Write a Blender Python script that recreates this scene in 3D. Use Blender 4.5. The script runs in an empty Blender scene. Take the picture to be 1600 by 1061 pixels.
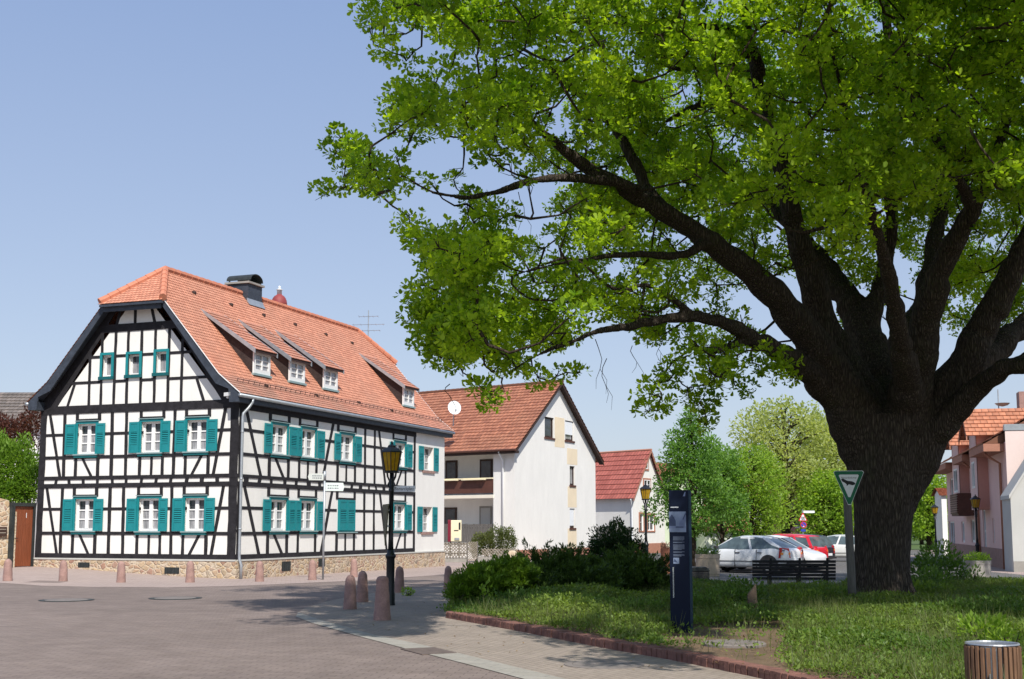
import bpy, bmesh, math, random
import numpy as np
from mathutils import Vector
from mathutils.geometry import delaunay_2d_cdt
R=math.radians
rnd=random.Random(7); nr=np.random.RandomState(11)
scn=bpy.context.scene
COL=scn.collection
# ---------------------------------------------------------------- camera
F_PX,PITCH,CY,EYE=1938.4,0.1168,595.7,1.7       # focal length and principal row in pixels of the 1600x1061 photograph
cam=bpy.data.cameras.new('camera'); cam.sensor_width=36; cam.lens=F_PX/1600*36
cam.shift_y=(CY-530.5)/1600; cam.clip_end=3000; cam.clip_start=.1
co=bpy.data.objects.new('camera',cam); COL.objects.link(co)
co.location=(0,0,EYE); co.rotation_euler=(math.pi/2+PITCH,0,0); scn.camera=co
# ---------------------------------------------------------------- light
SUN_AZ=(.27,-.963); SUN_EL=R(48)
world=bpy.data.worlds.new('World'); scn.world=world; world.use_nodes=True
wn=world.node_tree; wn.nodes.clear()
sky=wn.nodes.new('ShaderNodeTexSky'); sky.sky_type='NISHITA'; sky.sun_disc=False
sky.sun_elevation=SUN_EL; sky.sun_rotation=math.atan2(SUN_AZ[0],SUN_AZ[1])
sky.altitude=0; sky.air_density=1.0; sky.dust_density=1.2; sky.ozone_density=2.0
bgn=wn.nodes.new('ShaderNodeBackground'); bgn.inputs[1].default_value=.13
wo=wn.nodes.new('ShaderNodeOutputWorld')
skm=wn.nodes.new('ShaderNodeMix'); skm.data_type='RGBA'; skm.inputs[0].default_value=.72; skm.inputs[7].default_value=(2.35,2.85,4.05,1)   # spring haze whitens the sky
tcw=wn.nodes.new('ShaderNodeTexCoord'); sxw=wn.nodes.new('ShaderNodeSeparateXYZ'); rpw=wn.nodes.new('ShaderNodeValToRGB')
rpw.color_ramp.elements[0].position=.0; rpw.color_ramp.elements[0].color=(3.2,3.5,4.15,1); rpw.color_ramp.elements[1].position=.42; rpw.color_ramp.elements[1].color=(1.75,2.4,3.95,1)
wn.links.new(tcw.outputs['Generated'],sxw.inputs[0]); wn.links.new(sxw.outputs[2],rpw.inputs[0]); wn.links.new(rpw.outputs[0],skm.inputs[7])
wn.links.new(sky.outputs[0],skm.inputs[6]); wn.links.new(skm.outputs[2],bgn.inputs[0]); wn.links.new(bgn.outputs[0],wo.inputs[0])
sl=bpy.data.lights.new('sun','SUN'); sl.energy=4.2; sl.angle=R(.53); sl.color=(1,.95,.87)
so=bpy.data.objects.new('sun',sl); COL.objects.link(so)
sdir=Vector((SUN_AZ[0]*math.cos(SUN_EL),SUN_AZ[1]*math.cos(SUN_EL),math.sin(SUN_EL)))
so.rotation_euler=sdir.to_track_quat('Z','Y').to_euler(); so.location=(10,-30,40)
scn.view_settings.view_transform='Standard'; scn.view_settings.look='None'
scn.view_settings.exposure=0.42; scn.view_settings.gamma=1
# ---------------------------------------------------------------- measuring helpers: real points seen at a pixel of the photograph
_cp,_sp=math.cos(PITCH),math.sin(PITCH)
def ray(px,py):
    a=(px-800)/F_PX; b=(CY-py)/F_PX
    return Vector((a,_cp-b*_sp,_sp+b*_cp))
def D(px,py,Y):
    r=ray(px,py); return Vector((0,0,EYE))+r*(Y/r.y)
def sst(a,b,x):
    t=min(1,max(0,(x-a)/(b-a))); return t*t*(3-2*t)
def g(x,y):                                        # the square falls gently away from the camera and rises at the far left
    z=-.0045*max(0,min(y,260)-30)
    z+=.36*(1-sst(-18,-8.5,x))*sst(33,46,y)
    return z
def G(px,py):
    r=ray(px,py); z=0
    for _ in range(12):
        t=(z-EYE)/r.z; z=g(r.x*t,r.y*t)
    return Vector((r.x*t,r.y*t,z))
# ---------------------------------------------------------------- object helpers
ORG={}
def setp(o,label=None,cat=None,group=None,kind=None):
    if label: o['label']=label
    if cat: o['category']=cat
    if group: o['group']=group
    if kind: o['kind']=kind
    return o
def thing(name,label,cat,loc,group=None,rz=0):
    o=bpy.data.objects.new(name,None); COL.objects.link(o); o.empty_display_size=.2
    o.location=loc; o.rotation_euler=(0,0,rz); ORG[o.name]=Vector(loc)
    return setp(o,label,cat,group)
class Fr:                                          # a wall's frame: a along it, n out of it, z up
    def __init__(s,o,ea,en): s.o=Vector((o[0],o[1],0)); s.ea=Vector((ea[0],ea[1],0)); s.en=Vector((en[0],en[1],0))
    def __call__(s,a,n,z): return s.o+s.ea*a+s.en*n+Vector((0,0,z))
    def uv(s,px,py,n=0):                           # (a,z) of the point of the plane n seen at a pixel
        r=ray(px,py); o=s.o+s.en*n
        # solve t*r.xy = o + ea*a
        det=r.x*(-s.ea.y)+s.ea.x*r.y
        t=(o.x*(-s.ea.y)+s.ea.x*o.y)/det
        a=(r.x*o.y-r.y*o.x)/det*-1
        P=r*t; a=(Vector((P.x,P.y,0))-o).dot(s.ea)/s.ea.length_squared
        return a,P.z+EYE
ID=Fr((0,0),(1,0),(0,1))
class MB:
    def __init__(s): s.v=[]; s.f=[]; s.m=[]; s.uv=[]; s.cur=0; s.hasuv=False
    def face(s,pts,uv=None):
        i=len(s.v); s.v+= [tuple(p) for p in pts]; s.f.append(tuple(range(i,i+len(pts)))); s.m.append(s.cur)
        if uv: s.hasuv=True
        s.uv+= list(uv) if uv else [(0,0)]*len(pts)
    def addmesh(s,vs,fs):
        i=len(s.v); s.v+=[tuple(p) for p in vs]
        for f in fs:
            s.f.append(tuple(i+k for k in f)); s.m.append(s.cur); s.uv+=[(0,0)]*len(f)
    def hexa(s,p):                                 # 8 corners, bottom ring then top ring
        s.addmesh(p,[(0,3,2,1),(4,5,6,7),(0,1,5,4),(1,2,6,5),(2,3,7,6),(3,0,4,7)])
    def box(s,fr,a0,a1,n0,n1,z0,z1):
        s.hexa([fr(a0,n0,z0),fr(a1,n0,z0),fr(a1,n1,z0),fr(a0,n1,z0),fr(a0,n0,z1),fr(a1,n0,z1),fr(a1,n1,z1),fr(a0,n1,z1)])
    def beam(s,fr,a0,z0,a1,z1,w,n0,n1,vert=False): # straight timber in a wall plane, w wide
        if vert and math.hypot(a1-a0,z1-z0)>.35:     # hand hewn: the edges wander
            k=max(2,int(math.hypot(a1-a0,z1-z0)/.35)); sec=[]
            for i in range(k+1):
                t=i/k; a,z=a0+(a1-a0)*t,z0+(z1-z0)*t; m=0 if i in (0,k) else 1
                sec.append((a-w/2*rnd.uniform(.90,1.06)+m*rnd.uniform(-.008,.008),a+w/2*rnd.uniform(.90,1.06)+m*rnd.uniform(-.008,.008),z))
            vs=[fr(a,n,z) for l,r,z in sec for a,n in ((l,n0),(r,n0),(r,n1),(l,n1))]; fs=[(4*i+j,4*i+(j+1)%4,4*i+4+(j+1)%4,4*i+4+j) for i in range(k) for j in range(4)]
            s.addmesh(vs,fs+[(0,1,2,3),tuple(4*k+j for j in range(4))]); return
        if vert: da,dz=w/2,0
        else:
            L=math.hypot(a1-a0,z1-z0) or 1; da,dz=-(z1-z0)/L*w/2,(a1-a0)/L*w/2
        q=[(a0-da,z0-dz),(a1-da,z1-dz),(a1+da,z1+dz),(a0+da,z0+dz)]
        s.hexa([fr(a,n0,z) for a,z in q]+[fr(a,n1,z) for a,z in q])
    def poly(s,fr,pts,n0,n1):                      # prism of a polygon (a,z)
        k=len(pts); vs=[fr(a,n0,z) for a,z in pts]+[fr(a,n1,z) for a,z in pts]
        s.addmesh(vs,[tuple(range(k))[::-1],tuple(range(k,2*k))]+[(i,(i+1)%k,k+(i+1)%k,k+i) for i in range(k)])
    def lathe(s,c,prof,n=16,cap=True,sx=1,sy=1,ph=0):
        c=Vector(c); vs=[];fs=[]
        for r,z in prof:
            for i in range(n):
                t=2*math.pi*i/n+ph; vs.append(c+Vector((r*sx*math.cos(t),r*sy*math.sin(t),z)))
        for j in range(len(prof)-1):
            for i in range(n):
                fs.append((j*n+i,j*n+(i+1)%n,(j+1)*n+(i+1)%n,(j+1)*n+i))
        if cap: fs.append(tuple(range(n))[::-1]); fs.append(tuple((len(prof)-1)*n+i for i in range(n)))
        s.addmesh(vs,fs)
    def tube(s,pts,rad,n=8,cap=True):
        pts=[Vector(p) for p in pts]; k=len(pts)
        if not hasattr(rad,'__len__'): rad=[rad]*k
        vs=[];fs=[]; up=Vector((.13,.21,1)).normalized()
        t0=(pts[1]-pts[0]).normalized(); x=t0.cross(up)
        if x.length<.2: x=t0.cross(Vector((1,0,0)))
        x.normalize()
        for j,p in enumerate(pts):
            t=(pts[min(j+1,k-1)]-pts[max(j-1,0)]).normalized()
            x=(x-t*x.dot(t)); x.normalize(); y=t.cross(x)
            for i in range(n):
                a=2*math.pi*i/n; vs.append(p+(x*math.cos(a)+y*math.sin(a))*rad[j])
        for j in range(k-1):
            for i in range(n): fs.append((j*n+i,j*n+(i+1)%n,(j+1)*n+(i+1)%n,(j+1)*n+i))
        if cap: fs.append(tuple(range(n))[::-1]); fs.append(tuple((k-1)*n+i for i in range(n)))
        s.addmesh(vs,fs)
    def build(s,name,mats,parent=None,smooth=False,bevel=0,loc=None,recalc=True,label=None):
        org=ORG[parent.name] if parent else Vector(loc) if loc is not None else Vector((0,0,0))
        me=bpy.data.meshes.new(name)
        me.from_pydata([(v[0]-org.x,v[1]-org.y,v[2]-org.z) for v in s.v],[],s.f)
        if not isinstance(mats,(list,tuple)): mats=[mats]
        for m in mats: me.materials.append(m)
        me.polygons.foreach_set('material_index',s.m)
        if s.hasuv:
            l=me.uv_layers.new(name='uv'); l.data.foreach_set('uv',[c for t in s.uv for c in t])
        if recalc:
            bm=bmesh.new(); bm.from_mesh(me)
            bmesh.ops.recalc_face_normals(bm,faces=bm.faces); bm.to_mesh(me); bm.free()
        if smooth: me.polygons.foreach_set('use_smooth',[True]*len(me.polygons))
        o=bpy.data.objects.new(name,me); COL.objects.link(o)
        if parent: o.parent=parent
        elif loc is not None: o.location=loc
        ORG[o.name]=org
        if label: o['label']=label
        if bevel:
            b=o.modifiers.new('bevel','BEVEL'); b.width=bevel; b.segments=2; b.limit_method='ANGLE'
        if smooth=='auto' or bevel:
            pass
        return o
def copy_tree(o,parent=None):
    c=o.copy(); COL.objects.link(c)
    if parent: c.parent=parent
    for ch in list(o.children): copy_tree(ch,c)
    return c
# ---------------------------------------------------------------- materials
def nodes(name):
    m=bpy.data.materials.new(name); m.use_nodes=True; nt=m.node_tree; nt.nodes.clear()
    out=nt.nodes.new('ShaderNodeOutputMaterial'); b=nt.nodes.new('ShaderNodeBsdfPrincipled')
    nt.links.new(b.outputs[0],out.inputs[0]); return m,nt,b
def N(nt,t,**k):
    n=nt.nodes.new('ShaderNode'+t)
    for a,v in k.items(): setattr(n,a,v)
    return n
def pos(nt,scale=(1,1,1),rot=(0,0,0)):
    gm=N(nt,'NewGeometry'); mp=N(nt,'Mapping'); nt.links.new(gm.outputs['Position'],mp.inputs[0])
    mp.inputs['Scale'].default_value=scale; mp.inputs['Rotation'].default_value=rot; return mp.outputs[0]
def noise(nt,vec,scale,detail=4,rough=.55):
    n=N(nt,'TexNoise'); n.inputs['Scale'].default_value=scale; n.inputs['Detail'].default_value=detail; n.inputs['Roughness'].default_value=rough
    if vec is not None: nt.links.new(vec,n.inputs['Vector'])
    return n.outputs['Fac']
def ramp(nt,fac,stops):
    r=N(nt,'ValToRGB'); e=r.color_ramp.elements
    while len(e)<len(stops): e.new(.5)
    for k,(p,c) in enumerate(stops): e[k].position=p; e[k].color=(*c,1) if len(c)==3 else c
    nt.links.new(fac,r.inputs[0]); return r.outputs[0]
def mixc(nt,fac,a,b,mode='MIX'):
    m=N(nt,'Mix',data_type='RGBA',blend_type=mode)
    for s_,v in ((m.inputs[0],fac),(m.inputs[6],a),(m.inputs[7],b)):
        if hasattr(v,'links') : nt.links.new(v,s_)
        elif isinstance(v,(int,float)): s_.default_value=v
        else: s_.default_value=(*v,1)
    return m.outputs[2]
def math_(nt,op,a,b=None,c=None):
    m=N(nt,'Math',operation=op)
    for i,v in enumerate((a,b,c)):
        if v is None: continue
        if hasattr(v,'links'): nt.links.new(v,m.inputs[i])
        else: m.inputs[i].default_value=v
    return m.outputs[0]
def bump(nt,b,h,strength,dist=.02):
    bp=N(nt,'Bump'); bp.inputs['Strength'].default_value=strength; bp.inputs['Distance'].default_value=dist
    nt.links.new(h,bp.inputs['Height']); nt.links.new(bp.outputs[0],b.inputs['Normal'])
def sc(c,k): return tuple(min(1,x*k) for x in c)
MATS={}
def pm(name,col,rough=.8,var=.12,scale=3,bs=0,bscale=40,metal=0,spec=.35,fine=30,fv=.06,stretch=(1,1,1)):
    if name in MATS: return MATS[name]
    m,nt,b=nodes(name); v=pos(nt,stretch)
    n1=noise(nt,v,scale,5); c=ramp(nt,n1,[(.25,sc(col,1-var)),(.75,sc(col,1+var))])
    n2=noise(nt,v,fine,3); c2=ramp(nt,n2,[(.3,(1-fv,)*3),(.7,(1+fv if 1+fv<=1 else 1,)*3)])
    c=mixc(nt,1.0,c,c2,'MULTIPLY')
    nt.links.new(c,b.inputs['Base Color']); b.inputs['Roughness'].default_value=rough; b.inputs['Metallic'].default_value=metal
    b.inputs['Specular IOR Level'].default_value=spec
    if bs: bump(nt,b,noise(nt,v,bscale,4),bs)
    MATS[name]=m; return m
def tile_mat(name,c1,c2,dirt,tw=.19,dirt_amt=.5):
    m,nt,b=nodes(name)
    uv=N(nt,'UVMap',uv_map='uv'); sp=N(nt,'SeparateXYZ'); nt.links.new(uv.outputs[0],sp.inputs[0])
    row=math_(nt,'FLOOR',sp.outputs[1]); off=math_(nt,'MULTIPLY',math_(nt,'MODULO',row,2.0),.5)
    x=math_(nt,'ADD',math_(nt,'DIVIDE',sp.outputs[0],tw),off); cell=math_(nt,'FLOOR',x); fx=math_(nt,'FRACT',x)
    cb=N(nt,'CombineXYZ'); nt.links.new(cell,cb.inputs[0]); nt.links.new(row,cb.inputs[1])
    wnz=N(nt,'TexWhiteNoise',noise_dimensions='2D'); nt.links.new(cb.outputs[0],wnz.inputs['Vector'])
    c=ramp(nt,wnz.outputs['Value'],[(0,c1),(.6,c2),(1,sc(c2,1.18))])
    P=pos(nt); big=noise(nt,P,.55,5,.65); f=ramp(nt,big,[(.42,(0,0,0)),(.72,(dirt_amt,)*3)]); c=mixc(nt,f,c,dirt)
    sm=noise(nt,P,9,4,.7); f2=ramp(nt,sm,[(.5,(0,0,0)),(.75,(dirt_amt*.8,)*3)]); c=mixc(nt,f2,c,dirt)
    gap=ramp(nt,fx,[(0,(.35,)*3),(.08,(1,1,1)),(.92,(1,1,1)),(1,(.35,)*3)]); c=mixc(nt,1.0,c,gap,'MULTIPLY')
    nt.links.new(c,b.inputs['Base Color']); b.inputs['Roughness'].default_value=.75
    h=math_(nt,'SINE',math_(nt,'MULTIPLY',fx,math.pi)); bump(nt,b,h,.7,.04)
    MATS[name]=m; return m
def stone_mat(name,scale=3.2,pal=None,mortar=(.50,.42,.32)):
    m,nt,b=nodes(name); v=pos(nt,(1,1,1.35)); wv=N(nt,'TexNoise'); wv.inputs['Scale'].default_value=3; nt.links.new(v,wv.inputs['Vector'])
    ad=N(nt,'VectorMath',operation='MULTIPLY_ADD'); nt.links.new(wv.outputs['Color'],ad.inputs[0]); ad.inputs[1].default_value=(.22,.22,.22); nt.links.new(v,ad.inputs[2])
    vo=N(nt,'TexVoronoi'); vo.inputs['Scale'].default_value=scale; nt.links.new(ad.outputs[0],vo.inputs['Vector'])
    ve=N(nt,'TexVoronoi',feature='DISTANCE_TO_EDGE'); ve.inputs['Scale'].default_value=scale; nt.links.new(ad.outputs[0],ve.inputs['Vector'])
    sp=N(nt,'SeparateColor'); nt.links.new(vo.outputs['Color'],sp.inputs[0])
    pal=pal or [(.0,(.52,.37,.22)),(.22,(.60,.46,.30)),(.45,(.46,.30,.20)),(.62,(.58,.48,.36)),(.8,(.40,.22,.16)),(.9,(.55,.42,.27)),(1,(.25,.20,.16))]
    c=ramp(nt,sp.outputs[0],pal); n=noise(nt,v,14,5,.7)
    c=mixc(nt,1.0,c,ramp(nt,n,[(.25,(.68,)*3),(.7,(1.0,)*3)]),'MULTIPLY')
    e=ramp(nt,ve.outputs['Distance'],[(.02,(1,1,1)),(.10,(0,0,0))]); c=mixc(nt,e,c,mortar)
    nt.links.new(c,b.inputs['Base Color']); b.inputs['Roughness'].default_value=.9
    h=math_(nt,'ADD',math_(nt,'MINIMUM',ve.outputs['Distance'],.18),math_(nt,'MULTIPLY',n,.15)); bump(nt,b,h,.9,.12)
    MATS[name]=m; return m
def paver_mat(name,c1,c2,mortar,bw=.22,bh=.11,rot=0,patch=.2,var=.5):
    m,nt,b=nodes(name); v=pos(nt,(1,1,1),(0,0,rot))
    br=N(nt,'TexBrick'); nt.links.new(v,br.inputs['Vector']); br.inputs['Scale'].default_value=1
    br.inputs['Brick Width'].default_value=bw; br.inputs['Row Height'].default_value=bh; br.inputs['Mortar Size'].default_value=.007; br.inputs['Mortar Smooth'].default_value=.3
    br.inputs['Color1'].default_value=(*c1,1); br.inputs['Color2'].default_value=(*c2,1); br.inputs['Mortar'].default_value=(*mortar,1)
    P=pos(nt); c=br.outputs['Color']
    n1=noise(nt,P,.16,6,.65); c=mixc(nt,1.0,c,ramp(nt,n1,[(.3,(1-patch,)*3),(.7,(1,)*3)]),'MULTIPLY')
    n2=noise(nt,P,1.7,6,.7); c=mixc(nt,1.0,c,ramp(nt,n2,[(.3,(1-patch*.8,1-patch*.85,1-patch*.9)),(.65,(1,)*3)]),'MULTIPLY')
    n3=noise(nt,P,22,4,.7); c=mixc(nt,1.0,c,ramp(nt,n3,[(.25,(.80,)*3),(.65,(1,)*3)]),'MULTIPLY')
    nt.links.new(c,b.inputs['Base Color']); b.inputs['Roughness'].default_value=.88; b.inputs['Specular IOR Level'].default_value=.25
    h=math_(nt,'ADD',math_(nt,'MULTIPLY',br.outputs['Fac'],-1),math_(nt,'MULTIPLY',n3,.5)); bump(nt,b,h,.5,.012)
    MATS[name]=m; return m
def leaf_mat(name,c1,c2,trans=.4,tcol=None,rough=.5):
    m,nt,b=nodes(name); at=N(nt,'Attribute',attribute_name='tint')
    c=ramp(nt,at.outputs['Fac'],[(0,c1),(1,c2)]); nt.links.new(c,b.inputs['Base Color'])
    b.inputs['Roughness'].default_value=rough; b.inputs['Specular IOR Level'].default_value=.3
    t=N(nt,'BsdfTranslucent'); tc=mixc(nt,1.0,c,tcol or (1,1,.55),'MULTIPLY'); tc2=mixc(nt,1.0,tc,(2.2,2.2,1.6),'MULTIPLY')
    nt.links.new(tc2,t.inputs[0]); mx=N(nt,'MixShader'); mx.inputs[0].default_value=trans
    nt.links.new(b.outputs[0],mx.inputs[1]); nt.links.new(t.outputs[0],mx.inputs[2])
    out=[n for n in nt.nodes if n.type=='OUTPUT_MATERIAL'][0]; nt.links.new(mx.outputs[0],out.inputs[0])
    MATS[name]=m; return m
def glass_mat(name,col=(.03,.035,.04),rough=.06):
    m,nt,b=nodes(name); v=pos(nt); c=ramp(nt,noise(nt,v,2.5,3),[(.3,sc(col,.6)),(.7,sc(col,1.5))])
    nt.links.new(c,b.inputs['Base Color']); b.inputs['Roughness'].default_value=rough; b.inputs['Specular IOR Level'].default_value=.6
    MATS[name]=m; return m
def curtain_mat(name):
    m,nt,b=nodes(name); v=pos(nt,(9,9,.7)); c=ramp(nt,noise(nt,v,2.2,4),[(.3,(.12,.12,.13)),(.7,(.42,.42,.43))])
    nt.links.new(c,b.inputs['Base Color']); b.inputs['Roughness'].default_value=.12; b.inputs['Coat Weight'].default_value=.4; MATS[name]=m; return m
def paint_mat(name,col,metal=.0,flake=False):
    m,nt,b=nodes(name); v=pos(nt); c=ramp(nt,noise(nt,v,1.5,4),[(.3,sc(col,.93)),(.7,sc(col,1.05))])
    nt.links.new(c,b.inputs['Base Color']); b.inputs['Roughness'].default_value=.32; b.inputs['Metallic'].default_value=metal
    b.inputs['Coat Weight'].default_value=.8; b.inputs['Coat Roughness'].default_value=.06; MATS[name]=m; return m
def amber_mat():
    m,nt,b=nodes('amber glass'); v=pos(nt); c=ramp(nt,noise(nt,v,9,3),[(.3,(.62,.36,.015)),(.7,(.80,.52,.04))])
    nt.links.new(c,b.inputs['Base Color']); b.inputs['Roughness'].default_value=.2
    t=N(nt,'BsdfTranslucent'); nt.links.new(c,t.inputs[0]); mx=N(nt,'MixShader'); mx.inputs[0].default_value=.5
    nt.links.new(b.outputs[0],mx.inputs[1]); nt.links.new(t.outputs[0],mx.inputs[2])
    out=[n for n in nt.nodes if n.type=='OUTPUT_MATERIAL'][0]; nt.links.new(mx.outputs[0],out.inputs[0]); return m
def bark_mat(name,c1,c2,scale=1.0):
    m,nt,b=nodes(name); v=pos(nt,(9*scale,9*scale,1.3*scale)); w=noise(nt,v,1.0,6,.65); vo=N(nt,'TexVoronoi',feature='DISTANCE_TO_EDGE')
    ad=N(nt,'VectorMath',operation='MULTIPLY_ADD'); nz=N(nt,'TexNoise'); nz.inputs['Scale'].default_value=.8; nt.links.new(v,nz.inputs['Vector'])
    nt.links.new(nz.outputs['Color'],ad.inputs[0]); ad.inputs[1].default_value=(1.2,1.2,1.2); nt.links.new(v,ad.inputs[2])
    vo.inputs['Scale'].default_value=.9; nt.links.new(ad.outputs[0],vo.inputs['Vector'])
    h=math_(nt,'ADD',math_(nt,'MINIMUM',vo.outputs['Distance'],.4),math_(nt,'MULTIPLY',w,.35))
    c=ramp(nt,h,[(.1,c1),(.55,c2)]); P=pos(nt); gr=noise(nt,P,1.3,5,.7)
    c=mixc(nt,ramp(nt,gr,[(.55,(0,0,0)),(.8,(.45,)*3)]),c,(.075,.085,.035))
    nt.links.new(c,b.inputs['Base Color']); b.inputs['Roughness'].default_value=.95; b.inputs['Specular IOR Level'].default_value=.15
    bump(nt,b,h,1.0,.11); MATS[name]=m; return m
M=MATS
pm('plaster',(.79,.775,.735),.9,.05,1.6,.3,35,stretch=(1,1,.35),fine=14,fv=.035); pm('plaster cream',(.80,.74,.62),.9,.04,1.0,.15,60)
pm('plaster patch',(.78,.66,.48),.9,.06,1.5,.1,60)
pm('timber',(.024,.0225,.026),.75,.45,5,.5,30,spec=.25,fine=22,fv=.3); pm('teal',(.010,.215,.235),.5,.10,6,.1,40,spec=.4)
pm('louvre shade',(.004,.035,.04),.7,.2,6); pm('teal dark',(.006,.10,.11),.6,.1,6); pm('white wood',(.80,.80,.79),.5,.03,8); pm('cap metal',(.30,.42,.42),.45,.1,5,metal=.3)
glass_mat('glass'); curtain_mat('curtain'); pm('black',(.012,.012,.012),.7,.2,6); pm('slate',(.045,.055,.075),.55,.3,5,.4,9,spec=.4,fine=18,fv=.25)
pm('slate brown',(.042,.030,.028),.7,.35,5,.5,12,fine=20,fv=.3); pm('zinc',(.42,.45,.48),.45,.15,5,metal=.6)
tile_mat('tiles orange',(.51,.205,.125),(.58,.25,.155),(.42,.22,.15),.16,.4); tile_mat('tiles worn',(.46,.19,.125),(.54,.24,.16),(.30,.19,.14),.19,.8)
tile_mat('tiles dormer',(.44,.18,.115),(.52,.225,.145),(.33,.19,.13),.19,.6); tile_mat('tiles rust',(.38,.145,.08),(.46,.185,.10),(.27,.14,.09),.30,.4); tile_mat('tiles brown',(.28,.10,.057),(.37,.145,.082),(.25,.12,.07),.30,.45); tile_mat('tiles red',(.30,.08,.06),(.36,.105,.08),(.30,.07,.05),.32,.3); tile_mat('tiles grey',(.13,.11,.095),(.18,.15,.13),(.10,.09,.08),.25,.5)
pm('ridge tile',(.52,.20,.12),.75,.2,4); stone_mat('rubble',4.6,mortar=(.56,.47,.36)); stone_mat('rubble big',3.6,mortar=(.56,.48,.37))
pm('ledge',(.50,.50,.47),.85,.08,3,.1,30)
paver_mat('paver road',(.315,.252,.222),(.272,.218,.195),(.165,.13,.115),.26,.13,R(8),.30)
paver_mat('paver pink',(.46,.365,.33),(.42,.335,.30),(.30,.24,.21),.30,.15,R(-10),.14)
paver_mat('paver near',(.40,.335,.28),(.355,.30,.25),(.22,.18,.15),.21,.105,R(65),.2)
paver_mat('gutter',(.40,.375,.33),(.37,.345,.30),(.25,.25,.23),.5,.3,R(25),.15)
paver_mat('asphalt',(.20,.195,.19),(.18,.175,.17),(.17,.165,.16),.03,.02,0,.2)
pm('soil',(.17,.115,.07),.95,.35,2.5,.8,25,fine=40,fv=.3); pm('grass',(.07,.11,.025),.95,.3,.4)
pm('sandstone red',(.36,.225,.195),.9,.22,5,.5,40,fine=35,fv=.2); pm('sandstone',(.50,.40,.29),.9,.2,4,.4,40); pm('concrete',(.30,.285,.26),.9,.15,3,.3,40)
pm('stump wood',(.15,.105,.075),.9,.3,6,.3,30); pm('drain brown',(.13,.10,.085),.8,.3,6,.3,30); pm('cover stone',(.20,.175,.16),.9,.2,5,.4,30); pm('brick edge',(.21,.10,.078),.85,.35,6,.5,40,fine=25,fv=.25); pm('mortar',(.33,.27,.21),.9,.2,5)
pm('iron',(.010,.012,.014),.42,.3,6,spec=.5); pm('iron mid',(.03,.035,.035),.5,.3,6); amber_mat_=amber_mat()
pm('door brown',(.22,.062,.026),.55,.2,3,.1,30,stretch=(6,6,.6)); pm('dark wood',(.045,.022,.016),.6,.3,4,.3,30,stretch=(1,1,5)); pm('balcony brown',(.10,.04,.028),.6,.2,4)
pm('grey wood',(.13,.122,.113),.85,.3,5,.3,30,stretch=(4,4,.7)); pm('pale wood',(.27,.235,.19),.85,.25,5); pm('bench black',(.012,.012,.014),.5,.3,5)
pm('bin wood',(.17,.092,.052),.7,.4,5,.3,30,stretch=(5,5,.6)); pm('steel',(.42,.44,.46),.35,.1,4,metal=.7)
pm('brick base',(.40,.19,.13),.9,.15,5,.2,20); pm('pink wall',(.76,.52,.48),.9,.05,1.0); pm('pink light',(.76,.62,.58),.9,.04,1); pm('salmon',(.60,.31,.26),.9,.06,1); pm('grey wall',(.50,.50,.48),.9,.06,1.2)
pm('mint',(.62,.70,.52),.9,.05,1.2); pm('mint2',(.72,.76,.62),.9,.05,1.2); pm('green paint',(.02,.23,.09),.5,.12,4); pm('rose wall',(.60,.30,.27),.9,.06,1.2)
pm('navy',(.005,.010,.028),.6,.12,2,spec=.2); pm('navy edge',(.010,.035,.07),.6,.1,2,spec=.2); pm('sign white',(.80,.82,.84),.5,.04,4); pm('sign grey',(.60,.63,.60),.45,.08,6); pm('sign pale',(.72,.80,.77),.45,.06,6)  # navy: shade on the column is put into the colour
pm('sign green',(.0,.13,.055),.45,.06,4); pm('sign red',(.55,.02,.03),.45,.06,4); pm('sign blue',(.03,.06,.38),.45,.06,4); pm('sign back',(.075,.07,.03),.6,.25,5); pm('ink',(.02,.02,.02),.6,.05,4); pm('faint ink',(.25,.27,.29),.6,.05,5)
pm('print pale',(.20,.25,.36),.5,.15,7); pm('print dark',(.055,.075,.14),.5,.2,7); pm('print mid',(.16,.20,.32),.5,.2,7); pm('panel text',(.11,.135,.19),.5,.25,60)
pm('awning',(.06,.22,.17),.8,.15,4); pm('cream paint',(.80,.72,.50),.6,.05,4); pm('wine red',(.19,.012,.03),.5,.1,4)
paint_mat('car silver',(.66,.68,.70),.0); paint_mat('car silver pale',(.74,.76,.78),.0); paint_mat('car red',(.62,.012,.03)); paint_mat('car black',(.015,.018,.024)); paint_mat('car white',(.66,.67,.66)); paint_mat('car wine',(.06,.012,.018))
glass_mat('car glass',(.075,.105,.115),.05); pm('tyre',(.018,.018,.018),.8,.2,8); pm('rim',(.45,.46,.47),.35,.1,6,metal=.7); pm('tail red',(.45,.01,.015),.2,.1,5,spec=.6); pm('lamp clear',(.75,.75,.72),.15,.05,5,spec=.6); pm('lamp orange',(.8,.25,.03),.2,.05,5); pm('plastic',(.03,.03,.032),.6,.15,5)  # car glass: teal of the reflected sky is put into its base colour
pm('terracotta',(.33,.13,.075),.85,.2,4,.3,30); pm('dome red',(.26,.05,.05),.6,.2,4)
bark_mat('oak bark',(.020,.016,.013),(.135,.110,.088),2.8); bark_mat('bark',(.03,.022,.016),(.09,.07,.05),1.6)
leaf_mat('oak leaf',(.085,.180,.009),(.38,.51,.028),.44); leaf_mat('maple leaf',(.075,.17,.035),(.16,.29,.06),.4); leaf_mat('lime leaf',(.15,.26,.03),(.27,.38,.055),.42); leaf_mat('pale leaf',(.23,.28,.085),(.36,.40,.15),.4)
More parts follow.
